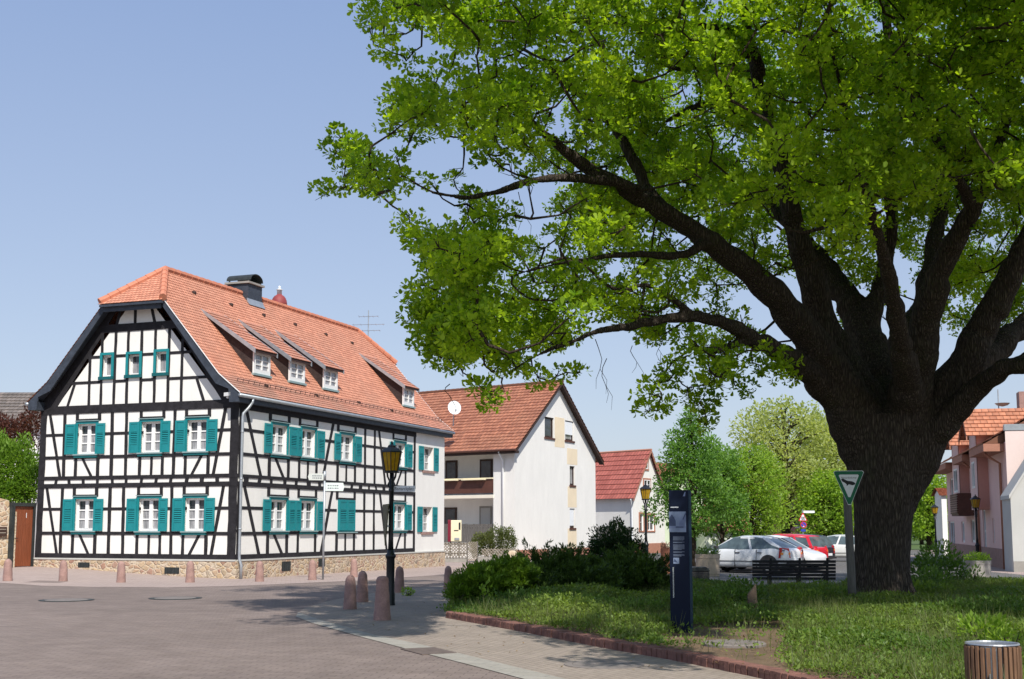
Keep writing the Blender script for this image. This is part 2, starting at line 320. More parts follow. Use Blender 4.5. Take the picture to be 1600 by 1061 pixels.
leaf_mat('far leaf',(.10,.17,.035),(.21,.28,.07),.35); leaf_mat('juniper',(.022,.055,.014),(.10,.16,.03),.25); leaf_mat('juniper bright',(.065,.135,.012),(.16,.265,.026),.3); leaf_mat('cover leaf',(.06,.13,.02),(.20,.27,.05),.35); leaf_mat('shrub leaf',(.05,.105,.022),(.14,.23,.045),.35)
leaf_mat('ivy leaf',(.09,.19,.02),(.17,.28,.035),.35); leaf_mat('purple leaf',(.06,.022,.022),(.13,.05,.035),.3); leaf_mat('hedge leaf',(.075,.105,.03),(.15,.165,.055),.3); leaf_mat('dark bush leaf',(.015,.042,.014),(.045,.085,.025),.2); leaf_mat('flower',(.25,.12,.10),(.45,.25,.2),.3); leaf_mat('dry leaf',(.16,.10,.05),(.30,.21,.11),.2)
# ---------------------------------------------------------------- leaf sheets
SHAPES={'oak':[(0,0),(.42,.32),(.80,.46),(1,0),(.80,-.46),(.42,-.32)],'oval':[(0,0),(.5,.5),(1,0),(.5,-.5)],'needle':[(0,.25),(1,.05),(1,-.05),(0,-.25)]}
def leaf_obj(name,P,Dr,L,W,mat,parent=None,loc=None,shape='oval',tint=None,side=None,roll=1.0,extra=None):
    """one mesh of many small leaves: base points P, directions Dr, lengths L, widths W"""
    P=np.asarray(P,float); Dr=np.asarray(Dr,float); n=len(P)
    Dr=Dr/np.maximum(1e-6,np.linalg.norm(Dr,axis=1))[:,None]
    if side is None:
        rv=nr.normal(size=(n,3)); rv[:,2]*=roll
        # leaves lie more or less flat: side vector mostly horizontal
        S=np.cross(Dr,rv)
        Sh=np.cross(Dr,np.array([0,0,1.0])[None]+nr.normal(size=(n,3))*.45*roll); S=Sh
    else: S=side
    S=S/np.maximum(1e-6,np.linalg.norm(S,axis=1))[:,None]; Nn=np.cross(Dr,S)
    sh=np.array(SHAPES[shape]); k=len(sh); L=np.broadcast_to(L,(n,)); W=np.broadcast_to(W,(n,))
    org=np.array(ORG[parent.name]) if parent else np.array(loc if loc is not None else (0,0,0),float)
    V=P[:,None,:]+Dr[:,None,:]*(sh[None,:,0:1]*L[:,None,None])+S[:,None,:]*(sh[None,:,1:2]*W[:,None,None])+Nn[:,None,:]*((np.abs(sh[None,:,1:2])*.35*W[:,None,None])-(sh[None,:,0:1]**2)*.18*L[:,None,None])
    V=(V-org).reshape(-1,3)
    me=bpy.data.meshes.new(name); me.vertices.add(n*k); me.vertices.foreach_set('co',V.ravel())
    me.loops.add(n*k); me.loops.foreach_set('vertex_index',np.arange(n*k,dtype=np.int32))
    me.polygons.add(n); me.polygons.foreach_set('loop_start',np.arange(0,n*k,k,dtype=np.int32))
    at=me.attributes.new('tint','FLOAT','FACE'); t=nr.rand(n) if tint is None else np.clip(tint,0,1); at.data.foreach_set('value',t.astype(np.float32))
    me.materials.append(mat); me.update(); me.validate()
    o=bpy.data.objects.new(name,me); COL.objects.link(o)
    if parent: o.parent=parent
    elif loc is not None: o.location=loc
    ORG[o.name]=Vector(org); return o
def rand_dirs(n,up=.0):
    d=nr.normal(size=(n,3)); d/=np.linalg.norm(d,axis=1)[:,None]; d[:,2]+=up; return d/np.linalg.norm(d,axis=1)[:,None]
# ---------------------------------------------------------------- building helpers
def wall_holes(mb,fr,a0,a1,z0,z1,holes,depth=.14,n=0):
    A=sorted({a0,a1,*[h[0] for h in holes],*[h[1] for h in holes]}); Zs=sorted({z0,z1,*[h[2] for h in holes],*[h[3] for h in holes]})
    for i in range(len(A)-1):
        for j in range(len(Zs)-1):
            ca,cz=(A[i]+A[i+1])/2,(Zs[j]+Zs[j+1])/2
            if any(h[0]<ca<h[1] and h[2]<cz<h[3] for h in holes): continue
            mb.face([fr(A[i],n,Zs[j]),fr(A[i+1],n,Zs[j]),fr(A[i+1],n,Zs[j+1]),fr(A[i],n,Zs[j+1])])
    for h in holes:
        d=h[4] if len(h)>4 else depth; p=[(h[0],h[2]),(h[1],h[2]),(h[1],h[3]),(h[0],h[3])]
        for k in range(4):
            q,r=p[k],p[(k+1)%4]; mb.face([fr(q[0],n,q[1]),fr(r[0],n,r[1]),fr(r[0],n-d,r[1]),fr(q[0],n-d,q[1])])
def tile_rows(mb,bl,br,tl,tr,rows,lift=.03,v0=0,brk=None):
    """stepped courses of roof tiles between the left edge bl->tl and the right edge br->tr (edges may be polylines)"""
    def pl(e,t):
        if not isinstance(e,list): return e
        for (t0,p0),(t1,p1) in zip(e,e[1:]):
            if t<=t1+1e-9: return p0+(p1-p0)*((t-t0)/(t1-t0))
        return e[-1][1]
    EL=bl if isinstance(bl,list) else [(0,bl),(1,tl)]; ER=br if isinstance(br,list) else [(0,br),(1,tr)]
    a,b_,c=pl(EL,0),pl(ER,0),pl(EL,1)
    nrm=(b_-a).cross(c-a)
    if nrm.z<0: nrm=-nrm
    nrm.normalize(); ax=(b_-a).normalized(); o=a
    prev=None
    for r in range(rows):
        t0,t1=r/rows,(r+1)/rows
        p,q,s,t=pl(EL,t0),pl(ER,t0),pl(ER,t1),pl(EL,t1)
        u=lambda P:(P-o).dot(ax)
        mb.face([p+nrm*lift,q+nrm*lift,s+nrm*.004,t+nrm*.004],[(u(p),v0+r+.02),(u(q),v0+r+.02),(u(s),v0+r+.98),(u(t),v0+r+.98)])
        mb.face([p+nrm*.002,q+nrm*.002,q+nrm*lift,p+nrm*lift],[(u(p),v0+r+.02),(u(q),v0+r+.02),(u(q),v0+r+.1),(u(p),v0+r+.1)])
def ridge_line(mb,p,q,r=.13,step=.38):
    p,q=Vector(p),Vector(q); n=max(1,int((q-p).length/step))
    for i in range(n):
        a=p+(q-p)*(i/n); b=p+(q-p)*((i+1.06)/n)
        mb.tube([a,b],[r*1.08,r*.94],8)
def win(parent,fr,a0,a1,z0,z1,n=0,depth=.14,cols=2,rows=3,bars=(.07,.14,.045),casing=None,sill=None,pane=('glass','curtain'),frame='white wood',curt=None,name='window'):
    """a window: frame (the part) with glazing as sub-part; a0<a1 along the wall"""
    f=MB(); e,mu,mt=bars; nb=n-depth
    f.box(fr,a0,a1,nb-.02,nb+.035,z0,z0+e*1.2); f.box(fr,a0,a1,nb-.02,nb+.035,z1-e,z1); f.box(fr,a0,a0+e,nb-.021,nb+.034,z0+e*1.2,z1-e); f.box(fr,a1-e,a1,nb-.021,nb+.034,z0+e*1.2,z1-e)
    w=(a1-a0-2*e-(cols-1)*mu)/cols; zi0,zi1=z0+e*1.2,z1-e
    for c in range(1,cols): x=a0+e+c*w+(c-1)*mu; f.box(fr,x,x+mu,nb-.019,nb+.04,zi0,zi1)
    for c in range(cols):
        x=a0+e+c*(w+mu)
        for r in range(1,rows):
            z=zi0+(zi1-zi0)*r/rows; f.box(fr,x,x+w,nb-.018,nb+.02,z-mt/2,z+mt/2)
    o=f.build(name,M[frame],parent)
    p=MB(); cz=zi0+(zi1-zi0)*(curt if curt is not None else .66)
    p.face([fr(a0,nb-.01,zi0),fr(a1,nb-.01,zi0),fr(a1,nb-.01,cz),fr(a0,nb-.01,cz)]); p.m[-1]=1
    p.face([fr(a0,nb-.01,cz),fr(a1,nb-.01,cz),fr(a1,nb-.01,zi1),fr(a0,nb-.01,zi1)])
    p.build('pane',[M[pane[0]],M[pane[1]]],o)
    if casing:
        c=MB(); w_=.085
        c.box(fr,a0-w_,a0,n-.02,n+.045,z0,z1); c.box(fr,a1,a1+w_,n-.02,n+.045,z0,z1); c.box(fr,a0-w_,a1+w_,n-.02,n+.047,z1,z1+.09)
        c.build('casing',M[casing],o)
        h=MB(); h.box(fr,a0-w_-.02,a1+w_+.02,n,n+.09,z1+.09,z1+.115); h.build('drip_cap',M['cap metal'],o)
        s=MB(); s.box(fr,a0-.12,a1+.12,n-depth,n+.11,z0-.045,z0); s.build('sill',M['cap metal'],o)
        s=MB(); s.box(fr,a0-.10,a1+.10,n,n+.085,z0-.13,z0-.046); s.build('sill_board',M['teal dark'],o)
    if sill:
        s=MB(); s.box(fr,a0-.09,a1+.09,n-depth,n+.06,z0-.11,z0); s.build('sill',M[sill],o)
    return o
def shutter(parent,fr,a0,a1,z0,z1,n=.05,flip=False):
    s=MB(); t=.035; st=.075
    s.box(fr,a0,a0+st,n,n+t,z0,z1); s.box(fr,a1-st,a1,n,n+t,z0,z1); h=z1-z0
    for z,hh in ((z0,.07),(z0+h*.27,.06),(z0+h*.68,.06),(z1-.07,.07)): s.box(fr,a0+st,a1-st,n+.001,n+t-.001,z,z+hh)
    s.box(fr,a0+st,a1-st,n+.004,n+t-.013,z0+.07,z0+h*.27); s.box(fr,a0+st,a1-st,n+.004,n+t-.013,z0+h*.68+.06,z1-.07)
    k=6; zl0,zl1=z0+h*.27+.06,z0+h*.68
    for i in range(k):
        z=zl0+(zl1-zl0)*(i+.5)/k; d=(zl1-zl0)/k*.30
        s.hexa([fr(a0+st,n+.004,z+d),fr(a1-st,n+.004,z+d),fr(a1-st,n+t-.006,z-d),fr(a0+st,n+t-.006,z-d),fr(a0+st,n+.004,z+d+.008),fr(a1-st,n+.004,z+d+.008),fr(a1-st,n+t-.006,z-d+.008),fr(a0+st,n+t-.006,z-d+.008)])
    s.cur=1; s.box(fr,a0+st,a1-st,n+.0025,n+.0035,zl0,zl1); s.cur=0  # dark sheet behind the slats: shade of the gaps put into its colour
    o=s.build('shutter',[M['teal'],M['louvre shade']],parent)
    return o
def text_mesh(mb,s,fr,a,n,z,size,flip=1,thick=.002,vertical=False):
    cu=bpy.data.curves.new('t','FONT'); cu.body=s; cu.size=size; cu.align_x='CENTER'; cu.align_y='CENTER'
    ob=bpy.data.objects.new('t',cu); COL.objects.link(ob); bpy.context.view_layer.update()
    me=ob.to_mesh(); vs=[]
    for v in me.vertices: x,y=v.co.x*flip,v.co.y; vs.append(fr(a+x,n,z+y))
    mb.addmesh(vs,[tuple(p.vertices) for p in me.polygons]); ob.to_mesh_clear(); COL.objects.unlink(ob); bpy.data.objects.remove(ob); bpy.data.curves.remove(cu)
def sheet(name,poly,mat,off,kind='structure',step=2.0,skirt=0):
    xs=[p[0] for p in poly]; ys=[p[1] for p in poly]; k=len(poly)
    def ins(x,y):
        c=False
        for i in range(k):
            (x1,y1),(x2,y2)=poly[i],poly[i-1]
            if (y1>y)!=(y2>y) and x<(x2-x1)*(y-y1)/(y2-y1)+x1: c=not c
        return c
    pts=[Vector(p) for p in poly]; x=min(xs)+step/2
    while x<max(xs):
        y=min(ys)+step/2
        while y<max(ys):
            if ins(x,y): pts.append(Vector((x,y)))
            y+=step
        x+=step
    r=delaunay_2d_cdt(pts,[(i,(i+1)%k) for i in range(k)],[],1,1e-5)
    mb=MB(); mb.addmesh([(p.x,p.y,g(p.x,p.y)+off) for p in r[0]],[tuple(f) for f in r[2]])
    if skirt:
        for i in range(k):
            p,q=poly[i],poly[(i+1)%k]; mb.face([(p[0],p[1],g(*p)+off),(q[0],q[1],g(*q)+off),(q[0],q[1],g(*q)+off-skirt),(p[0],p[1],g(*p)+off-skirt)])
    o=mb.build(name,M[mat],loc=(0,0,0)); 
    if sum(p.normal.z for p in o.data.polygons)<0: o.data.flip_normals()
    if kind: o['kind']=kind
    return o
# ================================================================ ground
gx=sorted({*np.linspace(-500,500,41),*np.arange(-40,41,2.0)}); gy=sorted({*np.linspace(-30,1200,42),*np.arange(-20,101,2.0)})
mb=MB()
for i in range(len(gx)-1):
    for j in range(len(gy)-1):
        mb.face([(x,y,g(x,y)-.03) for x,y in ((gx[i],gy[j]),(gx[i+1],gy[j]),(gx[i+1],gy[j+1]),(gx[i],gy[j+1]))])
o=mb.build('ground',M['grass'],loc=(0,0,0)); o['kind']='structure'
def gp(*q): return [tuple(G(*p).xy) for p in q]
sheet('road',[(-70,-20),(45,-20),(45,110),(-70,110)],'paver road',.0)
pave_front=gp((-60,905),(0,911),(66,915.5),(150,917.3),(262,918),(350,916.5),(400,914.6),(465,911.6),(571,907),(631,902.5),(720,896.5),(800,891.5),(880,887.5))
sheet('far_pavement',pave_front+[(6,82),(2,100),(-40,100),(-40,46)],'paver pink',.006)
gut_out=[(11.2,-10),*gp((720,1036),(641,1016),(560.6,994.7),(486,973.5),(462,964))]
gut_in=[*gp((466,957),(500,969),(585,992.5),(650,1006),(720,1022)),(11.7,-10)]
sheet('gutter',gut_out+gut_in,'gutter',.008)
near=gut_in[::-1]+gp((476,950),(515,939),(560,930),(620,922),(700,914),(800,907),(900,901.5),(1000,898.5),(1060,897))+[(12,45),(40,45),(40,-10)]
sheet('near_pavement',near,'paver near',.004)
sheet('parking_lot',[(7.5,41),(18,40),(26,75),(36,110),(2,110),(3.6,60)],'asphalt',.010)
sheet('right_pavement',[(18.2,33),(60,33),(60,60),(22,60),(28,85),(26.2,85),(19,50)],'paver pink',.014)
sheet('rear_path',[(3.4,35.2),(5.6,35.2),(6.3,32.6),(8.7,32.6),(9.3,35.2),(18.1,35.2),(18.1,40.2),(3.4,40.2)],'paver pink',.016)
curb=[Vector(p) for p in gp((697,966),(802,985),(937,1012),(1050,1032),(1167,1056))]+[Vector((3.85,11.2)),Vector((5.6,6.8)),Vector((8,2))]
bed=[(-1.25,30),(-.9,33.5),(1.0,35.4),(5.4,35.6),(6.2,32.7),(8.8,32.7),(9.4,35.4),(12,35.4),(16,35.8),(20,33),(22,20),(18,2)]
bedpoly=[tuple(p) for p in curb[::-1]]+bed
sheet('planting_bed_soil',bedpoly,'soil',.075,step=1.0)
# brick edging, one brick after another
mb=MB(); mo=MB()
edge=[Vector((-1.33,29)),*curb]
for p,q in zip(edge,edge[1:]):
    L=(q-p).length; n=max(1,int(L/.125)); d=(q-p).normalized(); nn=Vector((-d.y,d.x))
    if nn.dot(Vector((4,26))-p)<0: nn=-nn
    fr=Fr(p,d,nn); z=g(*p)
    mo.box(fr,0,L,.018,.215,z-.05,z+.098)
    for k in range(n):
        a=L*k/n; h=z+.118+rnd.uniform(-.008,.006); w=rnd.uniform(-.008,.008); mb.box(fr,a+.006,a+L/n-.006,w,.23+w,z-.05,h)
ke=thing('brick_edging','low edging of upright dark red bricks round the planting bed','edging',(curb[2].x,curb[2].y,0))
mb.build('bricks',M['brick edge'],ke,bevel=.006); mo.build('mortar_bed',M['mortar'],ke)
# ================================================================ half-timbered house
C=(-9.304,42.18); dA=(-.937,.3494); dB=(.3494,.937)
FA=Fr(C,dA,(-dB[0],-dB[1])); FB=Fr(C,dB,(-dA[0],-dA[1]))
def hp(u,w,z): return Vector((C[0]+dA[0]*u+dB[0]*w,C[1]+dA[1]*u+dB[1]*w,z))
LA,LB,LT=8.40,17.5,14.24
H1=thing('half_timbered_house','white half-timbered house with black beams, turquoise shutters and orange half-hipped roof','house',hp(0,0,0))
wA=[(5.87,6.70,1.56,2.68),(3.13,3.97,1.55,2.68),(1.27,2.06,1.55,2.68),(5.92,6.72,4.28,5.37),(3.16,3.97,4.28,5.37),(1.27,2.07,4.28,5.37)]
sA=[(6.76,7.20,5.46,5.86),(4.03,4.45,2.75,3.11),(2.09,2.54,.84,1.25),(6.78,7.23,5.50,5.90),(4.03,4.46,2.74,3.14),(2.10,2.53,.82,1.25)]
wB=[(2.13,3.21,1.56,2.66),(4.23,5.29,1.56,2.66),(12.07,13.19,1.56,2.66),(2.11,3.15,4.29,5.34),(4.20,5.21,4.29,5.34),(7.22,8.29,4.30,5.34),(12.10,13.16,4.30,5.32)]
sB=[(1.56,2.05,3.29,3.76),(3.77,4.16,5.41,5.93),(11.55,12.0,13.28,13.78),(1.54,2.04,3.27,3.80),(3.82,4.13,5.32,5.85),(6.66,7.15,8.40,8.93),(11.55,12.03,13.27,13.79)]
wP=[(15.00,16.12,1.47,2.60),(15.09,16.22,4.25,5.33)]
mb=MB(); ZT=6.0; B0=.58
wall_holes(mb,FA,0,LA,B0,ZT,wA,.15)
wall_holes(mb,FB,0,LB,B0,5.9,[*wB,*[(*h,.24) for h in wP]],.15)
def rk(z): return .66+(z-6.0)*.85           # inner line of the gable's right slope: u at height z
def band(z0,z1,holes):
    A=sorted({rk(z1),LA-rk(z1),*[x for h in holes for x in h[:2]]})
    for i in range(len(A)-1):
        if any(h[0]<(A[i]+A[i+1])/2<h[1] for h in holes): continue
        mb.face([FA(A[i],0,z0),FA(A[i+1],0,z0),FA(A[i+1],0,z1),FA(A[i],0,z1)])
    for s in (1,-1):
        f=(lambda z:rk(z)) if s==1 else (lambda z:LA-rk(z)); mb.face([FA(f(z0),0,z0),FA(f(z1),0,z1),FA(f(z1),0,z0)])
    for h in holes:
        p=[(h[0],z0),(h[1],z0),(h[1],z1),(h[0],z1)]
        for k in range(4):
            q,r=p[k],p[(k+1)%4]; mb.face([FA(q[0],0,q[1]),FA(r[0],0,r[1]),FA(r[0],-.18,r[1]),FA(q[0],-.18,q[1])])
wT=[(5.36,5.76,7.04,7.82),(4.16,4.64,7.06,7.80),(3.02,3.46,7.08,7.83)]
band(ZT,7.06,[]); band(7.06,7.82,[(a,b) for a,b,_,_ in wT]); band(7.82,9.62,[])
mb.face([hp(LA,0,B0),hp(LA,LB,B0),hp(LA,LB,ZT),hp(LA,0,ZT)])
mb.face([hp(0,LB,B0),hp(LA,LB,B0),hp(LA,LB,ZT),hp(LA-3.0,LB,9.5),hp(3.0,LB,9.5),hp(0,LB,ZT)])
mb.build('wall',M['plaster'],H1)
mb=MB(); mb.hexa([hp(-.05,-.05,-.6),hp(LA+.05,-.05,-.6),hp(LA+.05,LB+.05,-.6),hp(-.05,LB+.05,-.6),hp(-.05,-.05,.545),hp(LA+.05,-.05,.545),hp(LA+.05,LB+.05,.545),hp(-.05,LB+.05,.545)])
mb.build('stone_base',M['rubble'],H1)
mb=MB(); mb.box(FA,-.02,LA+.02,-.05,.07,.545,.60); mb.box(FB,.05,LB,-.05,.072,.546,.601); mb.build('base_ledge',M['ledge'],H1)
for fr,a,z,w,h in ((FA,5.95,.27,.5,.18),(FB,2.9,.12,.62,.34),(FA,2.2,.1,.6,.22),(FB,5.55,.2,.5,.3)):
    mb=MB(); mb.box(fr,a,a+w,.05,.058,z,z+h); 
    for k in range(4): mb.box(fr,a+w*(k+.3)/4.3,a+w*(k+.3)/4.3+.025,.058,.07,z,z+h)
    mb.build('cellar_vent',M['iron mid'],H1)
UR,ZR,W0,W1=4.2,11.10,-.45,17.95; EZ,KZ,KU,HZ=6.20,6.90,.58,9.66; sl=(ZR-KZ)/(UR-KU); hu=KU+(HZ-KZ)/sl
# timbers of the gable front
mb=MB(); T=lambda z0,z1,a0=0,a1=LA,fr=FA:mb.box(fr,a0,a1,-.01,.028,z0,z1)
P=lambda a0,z0,a1,z1,w,fr=FA:mb.beam(fr,a0,z0,a1,z1,w,-.01,.020,True)
Q=lambda a0,z0,a1,z1,w,fr=FA:mb.beam(fr,a0,z0,a1,z1,w,-.01,.014,True)
T(.60,.765); T(3.08,3.235); T(3.37,3.50); T(5.745,6.04)
for z0,z1,tops in ((.765,3.08,2.77),(3.50,5.745,5.48)):
    zs=1.47 if z0<1 else 4.17
    P(8.265,z0,8.265,z1,.27); P(.17,z0,.17,z1,.34)
    Q(7.45,z0,8.0,z1,.12); Q(.97,z0,.55,z1,.13)
    for a,w in ((7.29,.13),(5.21,.14),(4.60,.125),(2.60,.12)): P(a,z0,a+rnd.uniform(0,.05),z1,w)
    for a,w in ((6.77,.13),(5.80,.14),(4.01,.12),(3.06,.12),(2.12,.12),(1.19,.13)): P(a,z0,a,zs,w); P(a,tops,a+.01,z1,w)
    Q(6.08,z0,6.50,zs,.12); Q(1.84,z0,1.45,zs,.13); P(3.52,z0,3.52,zs,.10)
    zm=2.28 if z0<1 else 4.945
    mb.box(FA,.3,.95,-.01,.016,zm,zm+.105); mb.box(FA,.9,1.2,-.01,.0165,zm,zm+.1); mb.box(FA,2.0,3.2,-.01,.016,zm,zm+.1); mb.box(FA,3.9,5.9,-.01,.016,zm,zm+.1); mb.box(FA,6.7,8.2,-.01,.016,zm,zm+.1)
    mb.box(FA,.3,8.2,-.01,.024,zs-.05,zs+.06)
    for a0,a1 in ((5.73,6.84),(3.0,4.08),(1.13,2.19)): mb.box(FA,a0,a1,-.01,.017,tops,tops+.07)
for a,w in zip([7.62,7.02,6.4,5.79,5.14,4.56,3.92,3.31,2.7,2.05,1.43,.8],[.12,.12,.12,.11,.11,.11,.11,.12,.12,.14,.16,.14]): P(a,3.235,a+rnd.uniform(-.03,.03),3.37,w)
P(8.27,3.235,8.27,3.37,.26); P(.16,3.235,.16,3.37,.33)
for a,z0,z1 in ((6.30,6.04,8.42),(5.78,6.04,8.64),(5.22,6.04,8.64),(4.67,6.04,8.64),(4.08,6.04,8.64),(3.50,6.04,8.64),(2.93,6.04,8.64),(2.37,6.04,8.25)): 
    cut=[(7.0,7.92)] if a in (5.78,5.22,4.67,4.08,3.50,2.93) else []
    P(a,z0,a+rnd.uniform(0,.03),z1,.11)
Q(7.23,6.04,6.97,6.80,.12); Q(1.45,6.04,1.75,6.82,.12)
for s in (1,-1):
    X=lambda a:a if s==1 else LA-a
    if s==1:
        for z,pieces in ((6.86,((5.78,7.5),(4.67,5.22),(3.5,4.08),(1.13,2.93))),(7.77,((5.78,6.55),(4.67,5.22),(3.5,4.08),(2.0,2.93)))):
            for a0,a1 in pieces: mb.box(FA,a0,a1,-.01,.0155,z-.05,z+.05)
mb.box(FA,2.5,5.95,-.01,.029,8.64,8.92)
for a0,z0,a1,z1 in ((5.21,8.92,5.03,9.55),(4.42,8.92,4.43,9.55),(3.59,8.92,3.76,9.55)): Q(a0,z0,a1,z1,.12)
for s in (1,-1):
    X=lambda a:a if s==1 else LA-a
    mb.poly(FA,[(X(.0),6.04),(X(.72),6.04),(X(2.06),7.86),(X(2.80),8.78),(X(2.86),9.0),(X(3.30),9.6),(X(hu+.03),9.6),(X(KU+.04),6.84),(X(.0),6.36)],-.01,.0225)
mb.build('gable_timbers',M['timber'],H1)
# timbers of the long side
mb=MB(); PB=lambda *a:P(*a,fr=FB); QB=lambda *a:Q(*a,fr=FB); E=LT
mb.box(FB,0,E,-.01,.028,.60,.765); mb.box(FB,0,E,-.01,.028,3.08,3.235); mb.box(FB,0,E,-.01,.028,3.37,3.485); mb.box(FB,0,E+.05,-.01,.028,5.70,5.90)
for z0,z1,tops in ((.765,3.08,2.77),(3.485,5.70,5.44)):
    zs=1.47 if z0<1 else 4.17; zm=2.29 if z0<1 else 4.96
    PB(.13,z0,.13,z1,.26); PB(14.15,z0,14.15,z1,.20)
    QB(1.42,z0,.42,z1,.19); QB(5.82,z0,6.62,z1,.19)
    QB(2.94,z0,2.37,zs,.19); QB(12.35,z0,12.86,zs,.16)
    for a,w in ((1.98,.19),(3.28,.18),(4.06,.16),(5.35,.16),(7.02,.19),(8.48,.17),(11.98,.16),(13.23,.16)): PB(a,z0,a,zs,w); PB(a,tops,a,z1,w)
    PB(7.74,z0,7.74,zs,.13)
    for a,w in ((9.36,.17),(10.23,.16)): PB(a,z0,a-.03,z1,w)
    mb.box(FB,.2,1.6,-.01,.016,zm,zm+.105); mb.box(FB,5.9,7.0,-.01,.016,zm,zm+.1); mb.box(FB,8.4,11.9,-.01,.016,zm,zm+.1); mb.box(FB,13.7,14.1,-.01,.016,zm,zm+.1)
    mb.box(FB,.2,E-.05,-.01,.024,zs-.05,zs+.06)
    for a0,a1 in ((1.9,3.36),(3.99,5.42),(6.94,8.55),(11.9,13.3)): mb.box(FB,a0,a1,-.01,.017,tops,tops+.07)
QB(11.43,.765,10.75,3.08,.17); QB(11.25,3.485,10.6,5.7,.18); PB(4.70,3.485,4.70,4.12,.14)
for a,w in zip([.51,1.33,2.13,3.06,3.86,4.79,5.62,6.5,7.35,8.2,8.97,9.73,10.4,11.12,11.9,12.7,13.5],[.28,.2,.16,.2,.18,.28,.2,.2,.2,.18,.26,.13,.14,.24,.18,.18,.18]): PB(a,3.235,a+rnd.uniform(-.06,.06),3.37,w)
mb.build('side_timbers',M['timber'],H1)
# windows and shutters
for (a0,a1,z0,z1),s in zip(wA,sA):
    o=win(H1,FA,a0,a1,z0,z1,casing='teal')
    shutter(o,FA,s[2],s[3],z0,z1); shutter(o,FA,s[0],s[1],z0,z1)
for (a0,a1,z0,z1),s in zip(wB,sB):
    o=win(H1,FB,a0,a1,z0,z1,casing='teal',bars=(.08,.16,.045))
    shutter(o,FB,s[0],s[1],z0,z1); shutter(o,FB,s[2],s[3],z0,z1)
o=MB(); o.box(FB,7.10,8.50,0,.035,1.50,2.76); o=o.build('shut_window',M['teal'],H1,label='window closed behind its two shutters')
shutter(o,FB,7.14,7.79,1.56,2.74,.037); shutter(o,FB,7.81,8.46,1.56,2.74,.037)
h=MB(); h.box(FB,7.0,8.6,0,.12,1.455,1.498); h.build('sill',M['cap metal'],o)
for a0,a1,z0,z1 in wP:
    o=win(H1,FB,a0,a1,z0,z1,depth=.24,sill='sandstone red',bars=(.07,.10,.04))
    shutter(o,FB,a0-.52,a0-.02,z0,z1,.02); shutter(o,FB,a1+.02,a1+.52,z0,z1,.02)
for a0,a1,z0,z1 in wT:
    o=win(H1,FA,a0,a1,z0,z1,cols=1,rows=1,depth=.17,bars=(.06,.1,.04))
    c=MB(); c.box(FA,a0-.1,a0,-.02,.05,z0,z1); c.box(FA,a1,a1+.1,-.02,.05,z0,z1); c.box(FA,a0-.1,a1+.1,-.02,.052,z1,z1+.09); c.build('casing',M['teal'],o)
    c=MB(); c.box(FA,a0-.12,a1+.12,-.17,.09,z0-.11,z0); c.build('sill',M['teal dark'],o)
# roof
UR,ZR,W0,W1=4.2,11.10,-.45,17.95; EZ,KZ,KU,HZ=6.20,6.90,.58,9.66
sl=(ZR-KZ)/(UR-KU); hu=KU+(HZ-KZ)/sl; th=(HZ-KZ)/(ZR-KZ)
for s in (1,-1):
    X=lambda u:u if s==1 else LA-u
    mb=MB(); tile_rows(mb,hp(X(-.30),W0,EZ),hp(X(-.30),W1,EZ),hp(X(KU),W0,KZ),hp(X(KU),W1,KZ),7,.024)
    if s==1: mb.build('roof_foot',M['tiles worn'],H1)
    else: mb.build('roof_foot',M['tiles orange'],H1)
    mb=MB()
    tile_rows(mb,[(0,hp(X(KU),W0,KZ)),(th,hp(X(hu),W0,HZ)),(1,hp(X(UR),1.33,ZR))],[(0,hp(X(KU),W1,KZ)),(th,hp(X(hu),W1,HZ)),(1,hp(X(UR),16.5,ZR))],None,None,34,.021,v0=7)
    mb.build('roof',M['tiles orange'],H1)
mb=MB(); tile_rows(mb,hp(LA-hu+.12,W0-.18,HZ-.1),hp(hu-.12,W0-.18,HZ-.1),hp(UR,1.33,ZR),hp(UR,1.34,ZR),14,.022); mb.build('hip',M['tiles orange'],H1); mb=MB()
tile_rows(mb,hp(hu-.12,W1+.18,HZ-.1),hp(LA-hu+.12,W1+.18,HZ-.1),hp(UR,16.5,ZR),hp(UR,16.49,ZR),14,.022); mb.build('hip',M['tiles orange'],H1)
for w0_,w1_ in ((1.33,6.33),(7.45,16.5)): mb=MB(); ridge_line(mb,hp(UR,w0_,ZR+.02),hp(UR,w1_,ZR+.02)); mb.build('ridge_tiles',M['ridge tile'],H1)
for e in (hu-.1,LA-hu+.1):
    for wa,wb in ((W0-.12,1.33),(W1+.12,16.5)): mb=MB(); ridge_line(mb,hp(e,wa,HZ),hp(UR,wb,ZR+.02)); mb.build('hip_tiles',M['ridge tile'],H1)
mb=MB()
